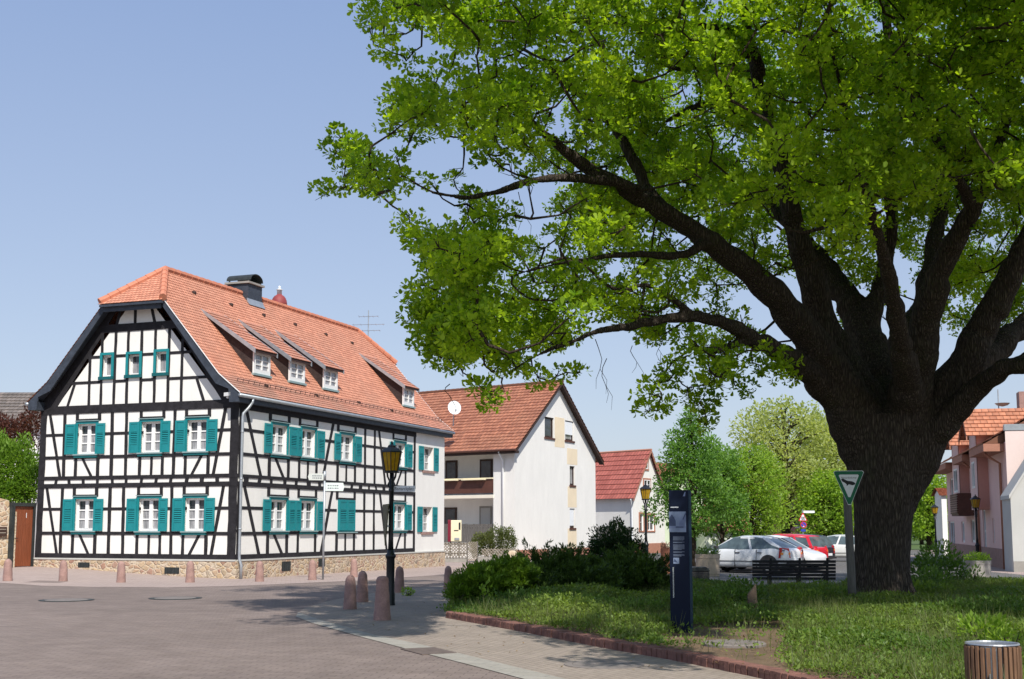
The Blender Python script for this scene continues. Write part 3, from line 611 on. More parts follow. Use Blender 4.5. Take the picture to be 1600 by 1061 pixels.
for s in (1,-1):
    X=lambda u:u if s==1 else LA-u
    for wa,wb in ((W0+.02,W0+.07),(W1-.07,W1-.02)):
        FW=Fr((C[0]+dB[0]*wa,C[1]+dB[1]*wa),dA,dB)
        mb.poly(FW,[(X(-.24),5.90),(X(-.26),EZ-.02),(X(KU),KZ-.02),(X(hu),HZ-.02),(X(hu+.22),HZ-.02),(X(KU+.12),KZ-.34),(X(.18),6.36),(X(.14),5.90)],0,wb-wa)
        FS=Fr((C[0],C[1]),dA,dB); 
        lo,hi=(wb,0) if wa<1 else (LB,wa)
        mb.poly(FS,[(X(KU+.02),KZ-.07),(X(hu),HZ-.07),(X(hu+.03),HZ-.11),(X(KU+.05),KZ-.11)],lo,hi); mb.poly(FS,[(X(-.2),EZ-.06),(X(KU+.02),KZ-.07),(X(KU+.05),KZ-.11),(X(-.17),EZ-.12)],lo,hi)
    mb.hexa([hp(X(u),w,z) for z in (5.90,6.14) for u,w in ((-.235,W0+.07),(.0,W0+.07),(.0,W1-.07),(-.235,W1-.07))])
    for wa,wb in ((W0+.07,-.0),): mb.hexa([hp(X(u),w,z) for z in (5.905,6.2) for u,w in ((.0,wa),(.145,wa),(.145,wb),(.0,wb))])
for wa,wb in ((W0-.05,W0+.02),): mb.hexa([hp(u,w,z) for z in (HZ-.36,HZ-.1) for u,w in ((hu+.02,wa),(LA-hu-.02,wa),(LA-hu-.02,wb),(hu+.02,wb))])
mb.hexa([hp(u,w,z) for z in (HZ-.2,HZ-.14) for u,w in ((hu+.1,W0+.02),(LA-hu-.1,W0+.02),(LA-hu-.1,0),(hu+.1,0))])
mb.hexa([hp(u,w,z) for z in (HZ-.2,HZ-.12) for u,w in ((hu-.08,W0-.17),(LA-hu+.08,W0-.17),(LA-hu+.08,W0-.052),(hu-.08,W0-.052))])
mb.build('slate_boarding',M['slate'],H1)
mb=MB()
for w in (W0-.015,W1-.015):
    FW=Fr((C[0]+dB[0]*w,C[1]+dB[1]*w),dA,dB); mb.poly(FW,[(-.3,EZ-.012),(KU,KZ-.012),(hu,HZ-.012),(hu,HZ+.022),(KU,KZ+.022),(-.3,EZ+.022)],0,.03)
    if w<1: mb.build('verge_trim',M['white wood'],H1); mb=MB()
mb.build('verge_trim',M['white wood'],H1)
mb=MB(); mb.tube([hp(-.30,W0-.02,6.12),hp(-.30,W1,6.12)],.065,8); mb.tube([hp(LA+.30,W0-.02,6.12),hp(LA+.30,W1,6.12)],.065,8); mb.build('gutter',M['zinc'],H1,smooth=True)
mb=MB(); mb.tube([hp(-.30,.35,6.07),hp(-.29,.35,5.95),hp(-.2,.25,5.75),hp(-.09,.10,5.55),hp(-.085,.08,5.4),hp(-.085,.08,.75),hp(-.09,.08,.62),hp(-.17,.08,.42),hp(-.17,.08,-.05)],.052,8)
for z in (1.6,3.3,4.9): mb.tube([hp(-.085,.08,z),hp(-.085,.08,z+.05)],.06,8)
mb.build('downpipe',M['zinc'],H1,smooth=True)
# snow guard along the eave
mb=MB()
for z in (6.52,6.60,6.68): mb.tube([hp(.22,.2,z+.09),hp(.22,17.7,z+.09)],.010,4)
for k in range(50): w=.2+17.5*k/49; mb.tube([hp(.28,w,6.62),hp(.22,w,6.80)],.010,4)
mb.build('snow_guard',M['dark wood'],H1)
for w,z in ((2.2,10.35),(4.6,10.3),(6.9,10.25),(9.4,10.25),(12.0,10.2),(14.4,10.15),(3.4,9.2),(9.6,6.62+.2),(2.2,6.72),(5.9,6.75),(12.5,6.74)):
    u=KU+(z-KZ)/sl if z>KZ else KU-(KZ-z)*1.2
    mb=MB(); mb.lathe(hp(u-.02,w,z),[(.10,-.04),(.10,.03),(.05,.07)],8); mb.build('vent_tile',M['dark wood'],H1)
# dormers
def dormer(w0,w1):
    uf=.80; ra=.17; zb=KZ+sl*(uf-KU); zt=8.10; ub=2.85; zr=KZ+sl*(ub-KU)
    mb=MB()
    mb.hexa([hp(uf,w0,zb),hp(ub,w0,zr-.02),hp(ub,w1,zr-.02),hp(uf,w1,zb),hp(uf,w0,zt),hp(ub,w0,zr),hp(ub,w1,zr),hp(uf,w1,zt)])
    d=mb.build('dormer',M['slate brown'],H1)
    r=MB(); tile_rows(r,hp(uf-.22,w0-ra,zt-.06),hp(uf-.22,w1+ra,zt-.06),hp(ub+.06,w0-ra,zr+.1),hp(ub+.06,w1+ra,zr+.1),11,.03)
    r.build('dormer_roof',M['tiles dormer'],d)
    b=MB()
    for w in (w0-ra-.03,w1+ra): b.hexa([hp(u,ww,z) for u,ww,z in ((uf-.24,w,zt-.21),(ub+.03,w,zr-.03),(ub+.03,w+.035,zr-.03),(uf-.24,w+.035,zt-.21),(uf-.24,w,zt-.03),(ub+.06,w,zr+.12),(ub+.06,w+.035,zr+.12),(uf-.24,w+.035,zt-.03))])
    b.build('bargeboard',M['zinc'],d)
    b=MB(); b.hexa([hp(u,ww,z) for u,ww,z in ((uf-.2,w0-ra,zt-.16),(uf,w0-ra,zt-.05),(uf,w1+ra,zt-.05),(uf-.2,w1+ra,zt-.16),(uf-.2,w0-ra,zt-.075),(uf,w0-ra,zt+.03),(uf,w1+ra,zt+.03),(uf-.2,w1+ra,zt-.075))]); b.build('soffit',M['dark wood'],d)
    FD=Fr(hp(uf-.035,0,0),dB,(-dA[0],-dA[1]))
    win(d,FD,w0+.02,w1-.02,zb+.05,zt-.08,depth=0,bars=(.13,.06,.035),curt=.98,name='dormer_window')
    s_=MB(); s_.box(FD,w0-.03,w1+.03,-.03,.09,zb-.03,zb+.048); s_.build('lead_apron',M['cap metal'],d)
for w in ((1.97,3.13),(4.46,5.66),(7.10,8.30),(14.46,15.66)): dormer(*w)
# chimney, aerial, camera, roof vents
mb=MB(); mb.hexa([hp(u,w,z) for z in (10.4,11.52) for u,w in ((3.86,6.38),(4.86,6.38),(4.86,7.42),(3.86,7.42))]); ch=mb.build('chimney',M['slate'],H1)
mb=MB(); mb.hexa([hp(u,w,z) for z in (11.52,11.60) for u,w in ((3.78,6.30),(4.94,6.30),(4.94,7.50),(3.78,7.50))]); mb.build('chimney_cap',M['concrete'],ch)
mb=MB()
for k in range(10):
    t0,t1=math.pi*k/10,math.pi*(k+1)/10
    q=[(6.9-.46*math.cos(t),11.67+.27*math.sin(t)) for t in (t0,t1)]
    mb.hexa([hp(u,q[i][0],q[i][1]+dz) for dz in (0,.03) for u,i in ((3.78,0),(4.94,0),(4.94,1),(3.78,1))])
for u in (3.9,4.8):
    for w in (6.45,7.35): mb.box(Fr(hp(u,w,0),dA,dB),-.03,.03,-.02,.02,11.6,11.72)
mb.build('chimney_cowl',M['iron mid'],ch)
mb=MB(); mb.hexa([hp(u,w,z) for u,w,z in ((3.72,6.3,10.62),(3.86,6.3,10.75),(3.86,7.5,10.75),(3.72,7.5,10.62),(3.80,6.3,10.75),(3.86,6.3,10.9),(3.86,7.5,10.9),(3.80,7.5,10.75))]); mb.build('flashing',M['zinc'],ch)
mb=MB(); p=hp(4.0,17.3,0); mb.tube([p+Vector((0,0,9.2)),p+Vector((0,0,12.2))],.025,6)
for z,l in ((11.9,.5),(11.5,.8),(11.2,.6)):
    mb.tube([p+Vector((-l,.1,z)),p+Vector((l,-.1,z))],.012,4)
    for k in (-2,-1,0,1,2): mb.tube([p+Vector((l*k/2.2,.25,z)),p+Vector((l*k/2.2,-.25,z))],.008,4)
mb.build('aerial',M['zinc'],H1)
mb=MB(); mb.box(Fr(hp(.30,-.30,0),(-.75,.66),(-.66,-.75)),-.22,.12,-.06,.06,6.12,6.24); mb.box(Fr(hp(.30,-.30,0),dA,dB),-.04,.04,0,.3,6.05,6.12)
mb.build('security_camera',M['white wood'],H1)
# ================================================================ the other buildings
def rect_px(fr,x0,y0,x1,y1,n=0):
    a,z=fr.uv(x0,y0,n); b,w=fr.uv(x1,y1,n); return min(a,b),max(a,b),min(z,w),max(z,w)
# white gabled house with the loggia
c2=(.15,72.0); eg=(.45,.893); el=(-.80,.60)
FG=Fr(c2,eg,(.893,-.45)); FL=Fr(c2,el,(-.60,-.80)); z2=g(*c2)-.4
def h2(a,b,z): return Vector((c2[0]+eg[0]*a+el[0]*b,c2[1]+eg[1]*a+el[1]*b,z))
H2=thing('gabled_house','tall white gabled house with brown tiled roof and a shaded two-storey loggia','house',h2(0,0,g(*c2)))
LG,ZE,ZRR=12.0,6.35,10.62
gw=[rect_px(FG,851,649.3,865.5,683.5),rect_px(FG,883,658,896.4,691),rect_px(FG,890.2,728,898.2,758.5),rect_px(FG,890.2,794.6,898.4,825)]
mb=MB(); zb2=FG.uv(850,858)[1]
lo=[h for h in gw if h[3]<ZE]; hi=[h for h in gw if h[3]>=ZE]
wall_holes(mb,FG,0,LG,z2,ZE,lo,.16)
def gband(z0,z1,holes):
    e=lambda z:(z-ZE)/(ZRR-ZE)*LG/2
    A=sorted({e(z1),LG-e(z1),*[x for h in holes for x in h[:2]]})
    for i in range(len(A)-1):
        if any(h[0]<(A[i]+A[i+1])/2<h[1] for h in holes): continue
        mb.face([FG(A[i],0,z0),FG(A[i+1],0,z0),FG(A[i+1],0,z1),FG(A[i],0,z1)])
    mb.face([FG(e(z0),0,z0),FG(e(z1),0,z1),FG(e(z1),0,z0)]); mb.face([FG(LG-e(z0),0,z0),FG(LG-e(z1),0,z1),FG(LG-e(z1),0,z0)])
    for h in holes:
        p=[(h[0],z0),(h[1],z0),(h[1],z1),(h[0],z1)]
        for k in range(4):
            q,r=p[k],p[(k+1)%4]; mb.face([FG(q[0],0,q[1]),FG(r[0],0,r[1]),FG(r[0],-.16,r[1]),FG(q[0],-.16,q[1])])
zz0=(hi[0][2]+hi[1][2])/2; zz1=(hi[0][3]+hi[1][3])/2; hi=[(h[0],h[1],zz0,zz1) for h in hi]
gband(ZE,zz0,[]); gband(zz0,zz1,hi); gband(zz1,ZRR-.02,[])
aL=FL.uv(771,750)[0]; zu=lambda y:FL.uv(740,y)[1]
loggia=[(aL,10.5,zu(850),zu(779),1.5),(aL,10.5,zu(773.5),zu(700.5),1.5)]
wall_holes(mb,FL,0,12.5,z2,ZE,loggia)
mb.face([FL(aL,-1.5,z2),FL(10.5,-1.5,z2),FL(10.5,-1.5,ZE),FL(aL,-1.5,ZE)])
mb.face([h2(LG,0,z2),h2(LG,12.5,z2),h2(LG,12.5,ZE),h2(LG,0,ZE)]); mb.face([h2(0,12.5,z2),h2(LG,12.5,z2),h2(LG,12.5,ZE),h2(6,12.5,ZRR),h2(0,12.5,ZE)])
mb.build('wall',M['plaster'],H2)
for x0,y0,x1,y1 in ((866.5,651,882,700),(886,700,902,727),(887,760,901,793),(887,826,901,857)):
    a0,a1,q0,q1=rect_px(FG,x0,y0,x1,y1); mb=MB(); mb.box(FG,a0,a1,0,.006,q0,q1); mb.build('plaster_patch',M['plaster patch'],H2)
mb=MB(); mb.box(FG,.02,LG,0,.03,z2,zb2); mb.build('brick_base',M['brick base'],H2)
for k,h in enumerate([*hi,*lo]):
    w=win(H2,FG,*h,depth=.12,cols=1,rows=1,bars=(.09,.1,.04),frame='dark wood',curt=.0 if k in (0,) else .9,sill='balcony brown')
    if k in (1,3):
        s=MB(); s.box(FG,h[0]+.08,h[1]-.08,-.11,-.05,h[2]+(.38 if k==1 else .15),h[3]-.05); s.build('roller_blind',M['sign white'],w)
mb=MB(); tile_rows(mb,h2(-.55,-.4,ZE-.22),h2(-.55,13,ZE-.22),h2(6,-.4,ZRR+.12),h2(6,13,ZRR+.12),22,.045)
tile_rows(mb,h2(LG+.7,-.4,ZE-.36),h2(LG+.7,13,ZE-.36),h2(6,-.4,ZRR+.12),h2(6,13,ZRR+.12),23,.045); mb.build('roof',M['tiles brown'],H2)
mb=MB(); ridge_line(mb,h2(6,-.4,ZRR+.12),h2(6,13,ZRR+.12),.13); mb.build('ridge_tiles',M['tiles brown'],H2)
mb=MB(); sk=(ZRR-ZE)/(LG/2)
for a0,z0,a1,z1 in ((-.5,ZE-.27,6,ZRR+.04),(LG+.68,ZE-.42,6,ZRR+.04)):
    mb.hexa([h2(a0,-.38,z0-.16),h2(a1,-.38,z1-.16),h2(a1,-.33,z1-.16),h2(a0,-.33,z0-.16),h2(a0,-.38,z0),h2(a1,-.38,z1),h2(a1,-.33,z1),h2(a0,-.33,z0)])
    mb.hexa([h2(a0,-.33,z0-.1),h2(a1,-.33,z1-.1),h2(a1,-.005,z1-.1),h2(a0,-.005,z0-.1),h2(a0,-.33,z0-.05),h2(a1,-.33,z1-.05),h2(a1,-.005,z1-.05),h2(a0,-.005,z0-.05)])
mb.hexa([h2(a,b,z) for z in (ZE-.42,ZE-.27) for a,b in ((-.5,-.33),(-.003,-.33),(-.003,12.8),(-.5,12.8))])
mb.build('eaves',M['dark wood'],H2)
mb=MB(); mb.tube([h2(-.6,-.4,ZE-.24),h2(-.6,13,ZE-.24)],.07,8); mb.build('gutter',M['balcony brown'],H2)
a=FL.uv(787,760)[0]; mb=MB(); mb.tube([FL(a,.5,ZE-.3),FL(a,.4,ZE-.45),FL(a,.09,ZE-.8),FL(a,.08,-.2)],.055,8); mb.build('downpipe',M['sign white'],H2,smooth=True)
mb=MB(); mb.box(FL,aL+.02,10.4,-.12,.03,zu(774)+.12,zu(749)); mb.build('balcony_parapet',M['balcony brown'],H2)
mb=MB(); mb.box(FL,aL-.02,10.5,-1.5,.05,zu(778.5),zu(773.8)); mb.build('balcony_floor',M['plaster cream'],H2)
mb=MB(); mb.box(FL,aL+.02,10.4,-.16,.09,zu(749),zu(747))
for a0,a1 in ((aL+.5,aL+2.2),(aL+2.6,aL+4.6)): mb.box(FL,a0,a1,.031,.30,zu(750.5),zu(749)-.01)
mb.build('handrail',M['cream paint'],H2)
mb=MB(); 
for k in range(12): a0=aL+.05+k*.55; mb.poly(FL,[(a0,zu(706)+.02*(k%2)),(a0+.55,zu(706)+.02*(k%2)),(a0+.55,zu(700.5)),(a0,zu(700.5))],-.10-.004*(k%2),-.07)
mb.build('awning',M['awning'],H2)
for x0,y0,x1,y1,m in ((697,720,715,750,'dark wood'),(750.5,718,770,750,'dark wood'),(695,793,714,826,'dark wood'),(750,791,769,822,'concrete')):
    a0,a1,q0,q1=rect_px(FL,x0,y0,x1,y1,-1.5); mb=MB(); mb.box(FL,a0,a1,-1.5,-1.44,q0,q1); o=mb.build('loggia_door',M[m],H2)
    mb=MB(); mb.box(FL,a0+.12,a1-.12,-1.44,-1.43,q0+.1,q1-.12); mb.build('pane',M['glass'] if m!='concrete' else M['grey wall'],o)
mb=MB(); zt_,zb_=zu(819),zu(848)
for k in range(30):
    a0=aL-.1+k*.2; mb.box(FL,a0,a0+.17,-.2,-.17,zb_,zt_+rnd.uniform(-.02,.02))
mb.box(FL,aL-.1,aL+6,-.24,-.2,zt_-.25,zt_-.17); mb.build('board_screen',M['grey wood'],H2)
p=h2(1.2,4.5,ZE+.55); q=p+Vector((-.15,-.5,.55)); 
dp=D(710,637,73.6); mb=MB(); nd=Vector((.25,-.93,.25)).normalized(); ux=nd.cross(Vector((0,0,1))).normalized(); uy=ux.cross(nd)
rings=[(0,-.07),(.14,-.06),(.28,-.03),(.40,.02)]; vs=[dp+nd*-.07]; fs=[]
for r_,d_ in rings[1:]:
    for k in range(20): t=2*math.pi*k/20; vs.append(dp+ux*r_*math.cos(t)+uy*r_*1.08*math.sin(t)+nd*d_)
for k in range(20): fs.append((0,1+k,1+(k+1)%20))
for j in range(2):
    for k in range(20): fs.append((1+j*20+k,1+j*20+(k+1)%20,1+(j+1)*20+(k+1)%20,1+(j+1)*20+k))
mb.addmesh(vs,fs); sd=mb.build('satellite_dish',M['sign white'],H2,smooth=True)
mb=MB(); mb.tube([dp-nd*.05,dp-nd*.25+Vector((0,0,-.1)),dp-nd*.3+Vector((0,0,-1.0))],.03,6); mb.tube([dp-uy*.38,dp-uy*.3+nd*.42],.015,5); mb.box(Fr(dp-uy*.3+nd*.42,(1,0),(0,1)),-.05,.05,-.05,.05,(dp-uy*.3+nd*.42).z-.05,(dp-uy*.3+nd*.42).z+.05); mb.build('dish_arm',M['zinc'],sd)
# small white house with the red roof
c3=(8.89,91.6); eg3=(.5,.866); el3=(-.65,.76); F3=Fr(c3,eg3,(.866,-.5)); F3L=Fr(c3,el3,(-.76,-.65)); L3=5.9; z3=g(*c3)-.3; E3=F3L.uv(985,773)[1]; R3=F3.uv(1012,703)[1]-.1
def h3(a,b,z): return Vector((c3[0]+eg3[0]*a+el3[0]*b,c3[1]+eg3[1]*a+el3[1]*b,z))
H3=thing('cottage','small white cottage with red ribbed roof behind the street lamp','house',h3(0,0,g(*c3)))
g3=[rect_px(F3,999,803,1005.4,829),rect_px(F3,1011,804.5,1022,829),rect_px(F3,1005.5,749.5,1015.5,765.5),rect_px(F3,1007.8,719,1012,733)]
mb=MB(); wall_holes(mb,F3,0,L3,z3,E3,[h for h in g3 if h[3]<E3],.12); mb.face([F3(0,0,E3),F3(L3,0,E3),F3(L3/2,0,R3)])
mb.face([F3L(0,0,z3),F3L(9,0,z3),F3L(9,0,E3),F3L(0,0,E3)]); mb.face([h3(L3,0,z3),h3(L3,9,z3),h3(L3,9,E3),h3(L3,0,E3)]); mb.face([h3(0,9,z3),h3(L3,9,z3),h3(L3,9,E3),h3(L3/2,9,R3),h3(0,9,E3)])
mb.build('wall',M['plaster'],H3)
mb=MB(); mb.box(F3,.01,L3,0,.04,z3,F3.uv(1010,849)[1]); mb.build('brick_base',M['brick base'],H3)
mb=MB(); mb.box(F3L,.1,9,0,.03,z3,F3L.uv(950,824)[1]); mb.build('grey_base',M['concrete'],H3)
for h in g3:
    on=h[3]>=E3
    w=win(H3,F3,*h,n=.02 if on else 0,depth=.0 if on else .1,cols=1 if h[1]-h[0]<1 else 2,rows=2,bars=(.06,.09,.03),curt=0)
    c=MB()
    for a0,a1,q0,q1 in ((h[0]-.13,h[0],h[2],h[3]),(h[1],h[1]+.13,h[2],h[3]),(h[0]-.13,h[1]+.13,h[3],h[3]+.13),(h[0]-.16,h[1]+.16,h[2]-.12,h[2])): c.box(F3,a0,a1,0,.05,q0,q1)
    c.build('casing',M['brick base'],w)
mb=MB(); tile_rows(mb,h3(-.35,-.3,E3-.3),h3(-.35,9.2,E3-.3),h3(L3/2,-.3,R3+.1),h3(L3/2,9.2,R3+.1),10,.05); tile_rows(mb,h3(L3+.35,-.3,E3-.3),h3(L3+.35,9.2,E3-.3),h3(L3/2,-.3,R3+.1),h3(L3/2,9.2,R3+.1),10,.05); mb.build('roof',M['tiles red'],H3)
mb=MB()
for a0,a1 in ((-.35,L3/2),(L3+.35,L3/2)): mb.hexa([h3(a0,-.3,E3-.5),h3(a1,-.3,R3-.1),h3(a1,-.24,R3-.1),h3(a0,-.24,E3-.5),h3(a0,-.3,E3-.3),h3(a1,-.3,R3+.08),h3(a1,-.24,R3+.08),h3(a0,-.24,E3-.3)])
mb.tube([h3(L3/2,-.3,R3+.1),h3(L3/2,9.2,R3+.1)],.1,6); mb.build('verge_board',M['brick base'],H3)
mb=MB(); mb.hexa([h3(a,b,z) for a,b,z in ((.9,5.2,E3+.85),(1.5,5.2,E3+1.58),(1.5,6.2,E3+1.58),(.9,6.2,E3+.85),(.86,5.2,E3+1.05),(1.46,5.2,E3+1.78),(1.46,6.2,E3+1.78),(.86,6.2,E3+1.05))]); mb.build('roof_window',M['zinc'],H3)
mb=MB(); p=h3(-.4,0,E3-.35); mb.tube([p,h3(-.1,.05,E3-.9),h3(-.08,.05,z3+.2)],.05,6); mb.build('downpipe',M['sign white'],H3)
# plain houses further back
def simple_house(name,label,px0,px1,Y,ytop,rise,wall,roof,depth=7,wins=(),over=.4,cat='house',ang=0,doors=()):
    p0,p1=D(px0,830,Y),D(px1,830,Y+ang); L=(p1-p0).xy.length; ea=((p1.x-p0.x)/L,(p1.y-p0.y)/L); fr=Fr(p0,ea,(ea[1],-ea[0])); zg=g(p0.x,p0.y)-.4; zt=fr.uv(px0+1,ytop)[1]
    t=thing(name,label,cat,(p0.x,p0.y,g(p0.x,p0.y)))
    holes=[rect_px(fr,*w) for w in wins]; mb=MB(); wall_holes(mb,fr,0,L,zg,zt,holes,.12)
    for a in (0,L): mb.face([fr(a,0,zg),fr(a,-depth,zg),fr(a,-depth,zt),fr(a,-depth/2,zt+rise),fr(a,0,zt)])
    mb.face([fr(0,-depth,zg),fr(L,-depth,zg),fr(L,-depth,zt),fr(0,-depth,zt)]); mb.build('wall',M[wall],t)
    mb=MB(); s=rise/(depth/2)
    tile_rows(mb,fr(-over,over,zt-over*s),fr(L+over,over,zt-over*s),fr(-over,-depth/2,zt+rise+.08),fr(L+over,-depth/2,zt+rise+.08),12,.05); tile_rows(mb,fr(-over,-depth-over,zt-over*s),fr(L+over,-depth-over,zt-over*s),fr(-over,-depth/2,zt+rise+.08),fr(L+over,-depth/2,zt+rise+.08),12,.05); mb.build('roof',M[roof],t)
    for h in holes: win(t,fr,*h,depth=.1,cols=2 if h[1]-h[0]>.8 else 1,rows=1,bars=(.07,.09,.03),curt=.3)
    for d in doors:
        h=rect_px(fr,*d[:4]); mb=MB(); mb.box(fr,h[0],h[1],0,.05,h[2],h[3])
        for k in range(1,6): x=h[0]+(h[1]-h[0])*k/6; mb.box(fr,x-.02,x+.02,.05,.062,h[2],h[3])
        mb.build('door',M[d[4]],t)
    return t,fr
simple_house('farmhouse','pale mint green house with green doors, behind the tree by the information column',1033,1100,104,742,1.2,'mint','tiles brown',wins=((1040,760,1050,780),(1070,762,1080,782),),doors=((1031,837,1037,862,'green paint'),(1081,834,1090,862,'green paint')),ang=4)
simple_house('barn','long low cream barn with a green gate, behind the parked silver car',1101,1181,106,826,2.2,'mint2','tiles brown',wins=((1108,836,1113,840),(1121,836,1126,840)),doors=((1144,828,1158,862,'green paint'),),ang=3,cat='barn')
simple_house('white_hall','white rendered hall glimpsed between the tree trunks',1182,1233,112,778,2.0,'plaster','tiles brown',wins=((1190,800,1196,822),(1204,800,1210,822)),ang=3,cat='hall')
simple_house('rose_house','rose coloured low house behind the traffic signs',1237,1284,110,795,1.2,'rose wall','tiles grey',wins=((1242,812,1268,825),),ang=2)
mb=MB(); p0,p1=D(1276,850,118),D(1345,850,122); L=(p1-p0).length; fr=Fr(p0,((p1.x-p0.x)/L,(p1.y-p0.y)/L),((p1.y-p0.y)/L,-(p1.x-p0.x)/L)); mb.box(fr,0,L,-.3,0,-.9,1.1); mb.box(fr,-.05,L+.05,-.36,.06,1.1,1.22)
o=mb.build('boundary_wall',M['concrete'],loc=(p0.x,p0.y,g(p0.x,p0.y))); setp(o,'long low grey wall far behind the black parked car','wall')
# neighbour on the far left: roof, wall, gate
simple_house('neighbour_house','grey tiled roof of a neighbouring house above the ivy at the left edge',-60,52,64,667,2.2,'plaster','tiles grey',depth=9,over=.3)
pw0,pw1=G(-45,889),G(22.5,886.5); L=(pw1-pw0).xy.length; ea=((pw1.x-pw0.x)/L,(pw1.y-pw0.y)/L); FW=Fr(pw0,ea,(ea[1],-ea[0])); zg=g(pw1.x,pw1.y)
GW=thing('garden_wall','rubble stone garden wall beside the brown wooden door','wall',(pw1.x,pw1.y,zg))
mb=MB(); mb.poly(FW,[(0,-.3),(L,-.3),(L,zg+1.95),(L-.28,zg+2.02),(L-.3,zg+2.35),(L-.75,zg+2.45),(L-1.1,zg+1.9),(0,zg+1.8)],-.4,0); mb.build('stones',M['rubble big'],GW)
LBX=thing('letter_box','small brown letter box on the stone wall at the left edge','letter box',FW(L-.75,0,zg+1.1)); mb=MB(); a,z=FW.uv(5,822); mb.box(FW,a-.28,a+.1,0,.10,zg+1.1,zg+1.42); mb.build('box',M['dark wood'],LBX,bevel=.01); mb=MB(); mb.box(FW,a-.24,a+.06,.10,.108,zg+1.32,zg+1.35); mb.box(FW,a-.24,a+.06,.10,.108,zg+1.2,zg+1.23); mb.build('slots',M['pale wood'],LBX)
pd0,pd1=G(21,887),G(55.5,885.5); L=(pd1-pd0).xy.length; ea=((pd1.x-pd0.x)/L,(pd1.y-pd0.y)/L); FD=Fr(pd0,ea,(ea[1],-ea[0])); zg=g(pd1.x,pd1.y); zt=zg+2.15
GD=thing('garden_door','brown plank garden door between stone wall and half-timbered house','door',(pd0.x,pd0.y,zg))
mb=MB()
for k in range(6): a0=.06+(L-.12)*k/6; mb.box(FD,a0+.004,.06+(L-.12)*(k+1)/6-.004,-.22,-.18+.003*(k%2),zg+.02,zt)
mb.build('planks',M['door brown'],GD,bevel=.004)
mb=MB(); mb.box(FD,-.08,.06,-.30,-.10,zg-.1,zt+.13); mb.box(FD,L-.06,L+.02,-.30,-.12,zg-.1,zt+.13); mb.box(FD,.06,L-.06,-.30,-.11,zt,zt+.12); mb.build('door_frame',M['iron mid'],GD)
mb=MB(); mb.box(FD,.12,.17,-.18,-.165,zg+.85,zg+1.10); mb.tube([FD(.145,-.165,zg+1.02),FD(.145,-.12,zg+1.02),FD(.26,-.12,zg+1.02)],.012,6); mb.build('handle',M['iron'],GD)
# numeral 1 on the door
mb=MB(); text_mesh(mb,'1',FD,L*.64,-.172,zg+1.82,.26); mb.build('house_number',M['sign white'],GD,recalc=False)
# turret seen over the ridge
tp=D(436.5,462,64); TW=thing('roof_turret','round dark red turret roof with a small white lantern, above the ridge','turret',(tp.x,tp.y,g(tp.x,tp.y)))
mb=MB(); mb.lathe((tp.x,tp.y,0),[(.38,0),(.38,tp.z-.55)],20); mb.build('shaft',M['plaster cream'],TW,smooth=True)
mb=MB(); R0=.42; mb.lathe((tp.x,tp.y,tp.z-.55),[(R0,0),(R0*.99,.15),(R0*.93,.28),(R0*.8,.41),(R0*.6,.52),(R0*.34,.59),(.12,.62)],20); mb.build('dome',M['dome red'],TW,smooth=True)
mb=MB(); mb.lathe((tp.x,tp.y,tp.z+.07),[(.13,0),(.13,.22),(.17,.23),(.17,.26),(.04,.30),(.06,.34),(.06,.42),(.02,.45)],12); mb.build('lantern',M['sign white'],TW,smooth=True)
# pink house on the right
P0=(20.7,52.0); FP=Fr(P0,(.234,.972),(-.972,.234)); FE=Fr(P0,(.972,-.234),(-.234,-.972)); zp=g(*P0)-.4
HP=thing('pink_house','pink terraced house with projecting bays and orange tiled gables on the right','house',(P0[0],P0[1],g(*P0)))
def qpx(px,n=0): return FP.uv(px,800,n)[0]
LP=24.0; EP=5.25
pw=[rect_px(FP,1484,748,1491.5,775),rect_px(FP,1483,815,1493,862),rect_px(FP,1502,815,1508,848),rect_px(FP,1516.5,812,1524.5,848),rect_px(FP,1534.5,796,1542.5,864),rect_px(FP,1550,810,1555,849)]
mb=MB(); wall_holes(mb,FP,0,LP,zp,EP,pw,.13); wall_holes(mb,FE,0,9,zp,5.72,[]); mb.face([FP(LP,0,zp),FP(LP,-9,zp),FP(LP,-9,EP),FP(LP,0,EP)]); mb.face([FP(0,-9,zp),FP(LP,-9,zp),FP(LP,-9,EP),FP(0,-9,EP)])
mb.build('wall',M['pink wall'],HP)
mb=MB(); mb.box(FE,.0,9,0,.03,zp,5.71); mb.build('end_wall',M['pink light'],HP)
mb=MB(); mb.box(FE,-.02,9,-.3,.06,5.72,5.98); mb.build('parapet_cladding',M['zinc'],HP)
mb=MB(); mb.box(FP,0,LP,0,.035,zp,.75); mb.build('plinth',M['sandstone red'],HP)
for h in pw: win(HP,FP,*h,depth=.1,cols=2,rows=2 if h[3]-h[2]>1.8 else 1,bars=(.09,.12,.08),curt=.5)
mb=MB(); tile_rows(mb,FP(.3,.85,EP-.05),FP(LP+.5,.85,EP-.05),FP(.3,-4.5,8.3),FP(LP+.5,-4.5,8.3),14,.05); mb.face([FP(.3,-9.3,EP),FP(LP+.5,-9.3,EP),FP(LP+.5,-4.5,8.3),FP(.3,-4.5,8.3)]); mb.face([FP(.35,.8,EP-.05),FP(.35,-4.5,8.25),FP(.35,-9.3,EP)]); mb.build('roof',M['tiles rust'],HP)
for a0,a1 in ((.3,5.3),(8.2,12.5),(15.9,LP+.4)): mb=MB(); mb.box(FP,a0,a1,0,.84,EP-.38,EP-.06); mb.build('eaves_box',M['brick base'],HP)
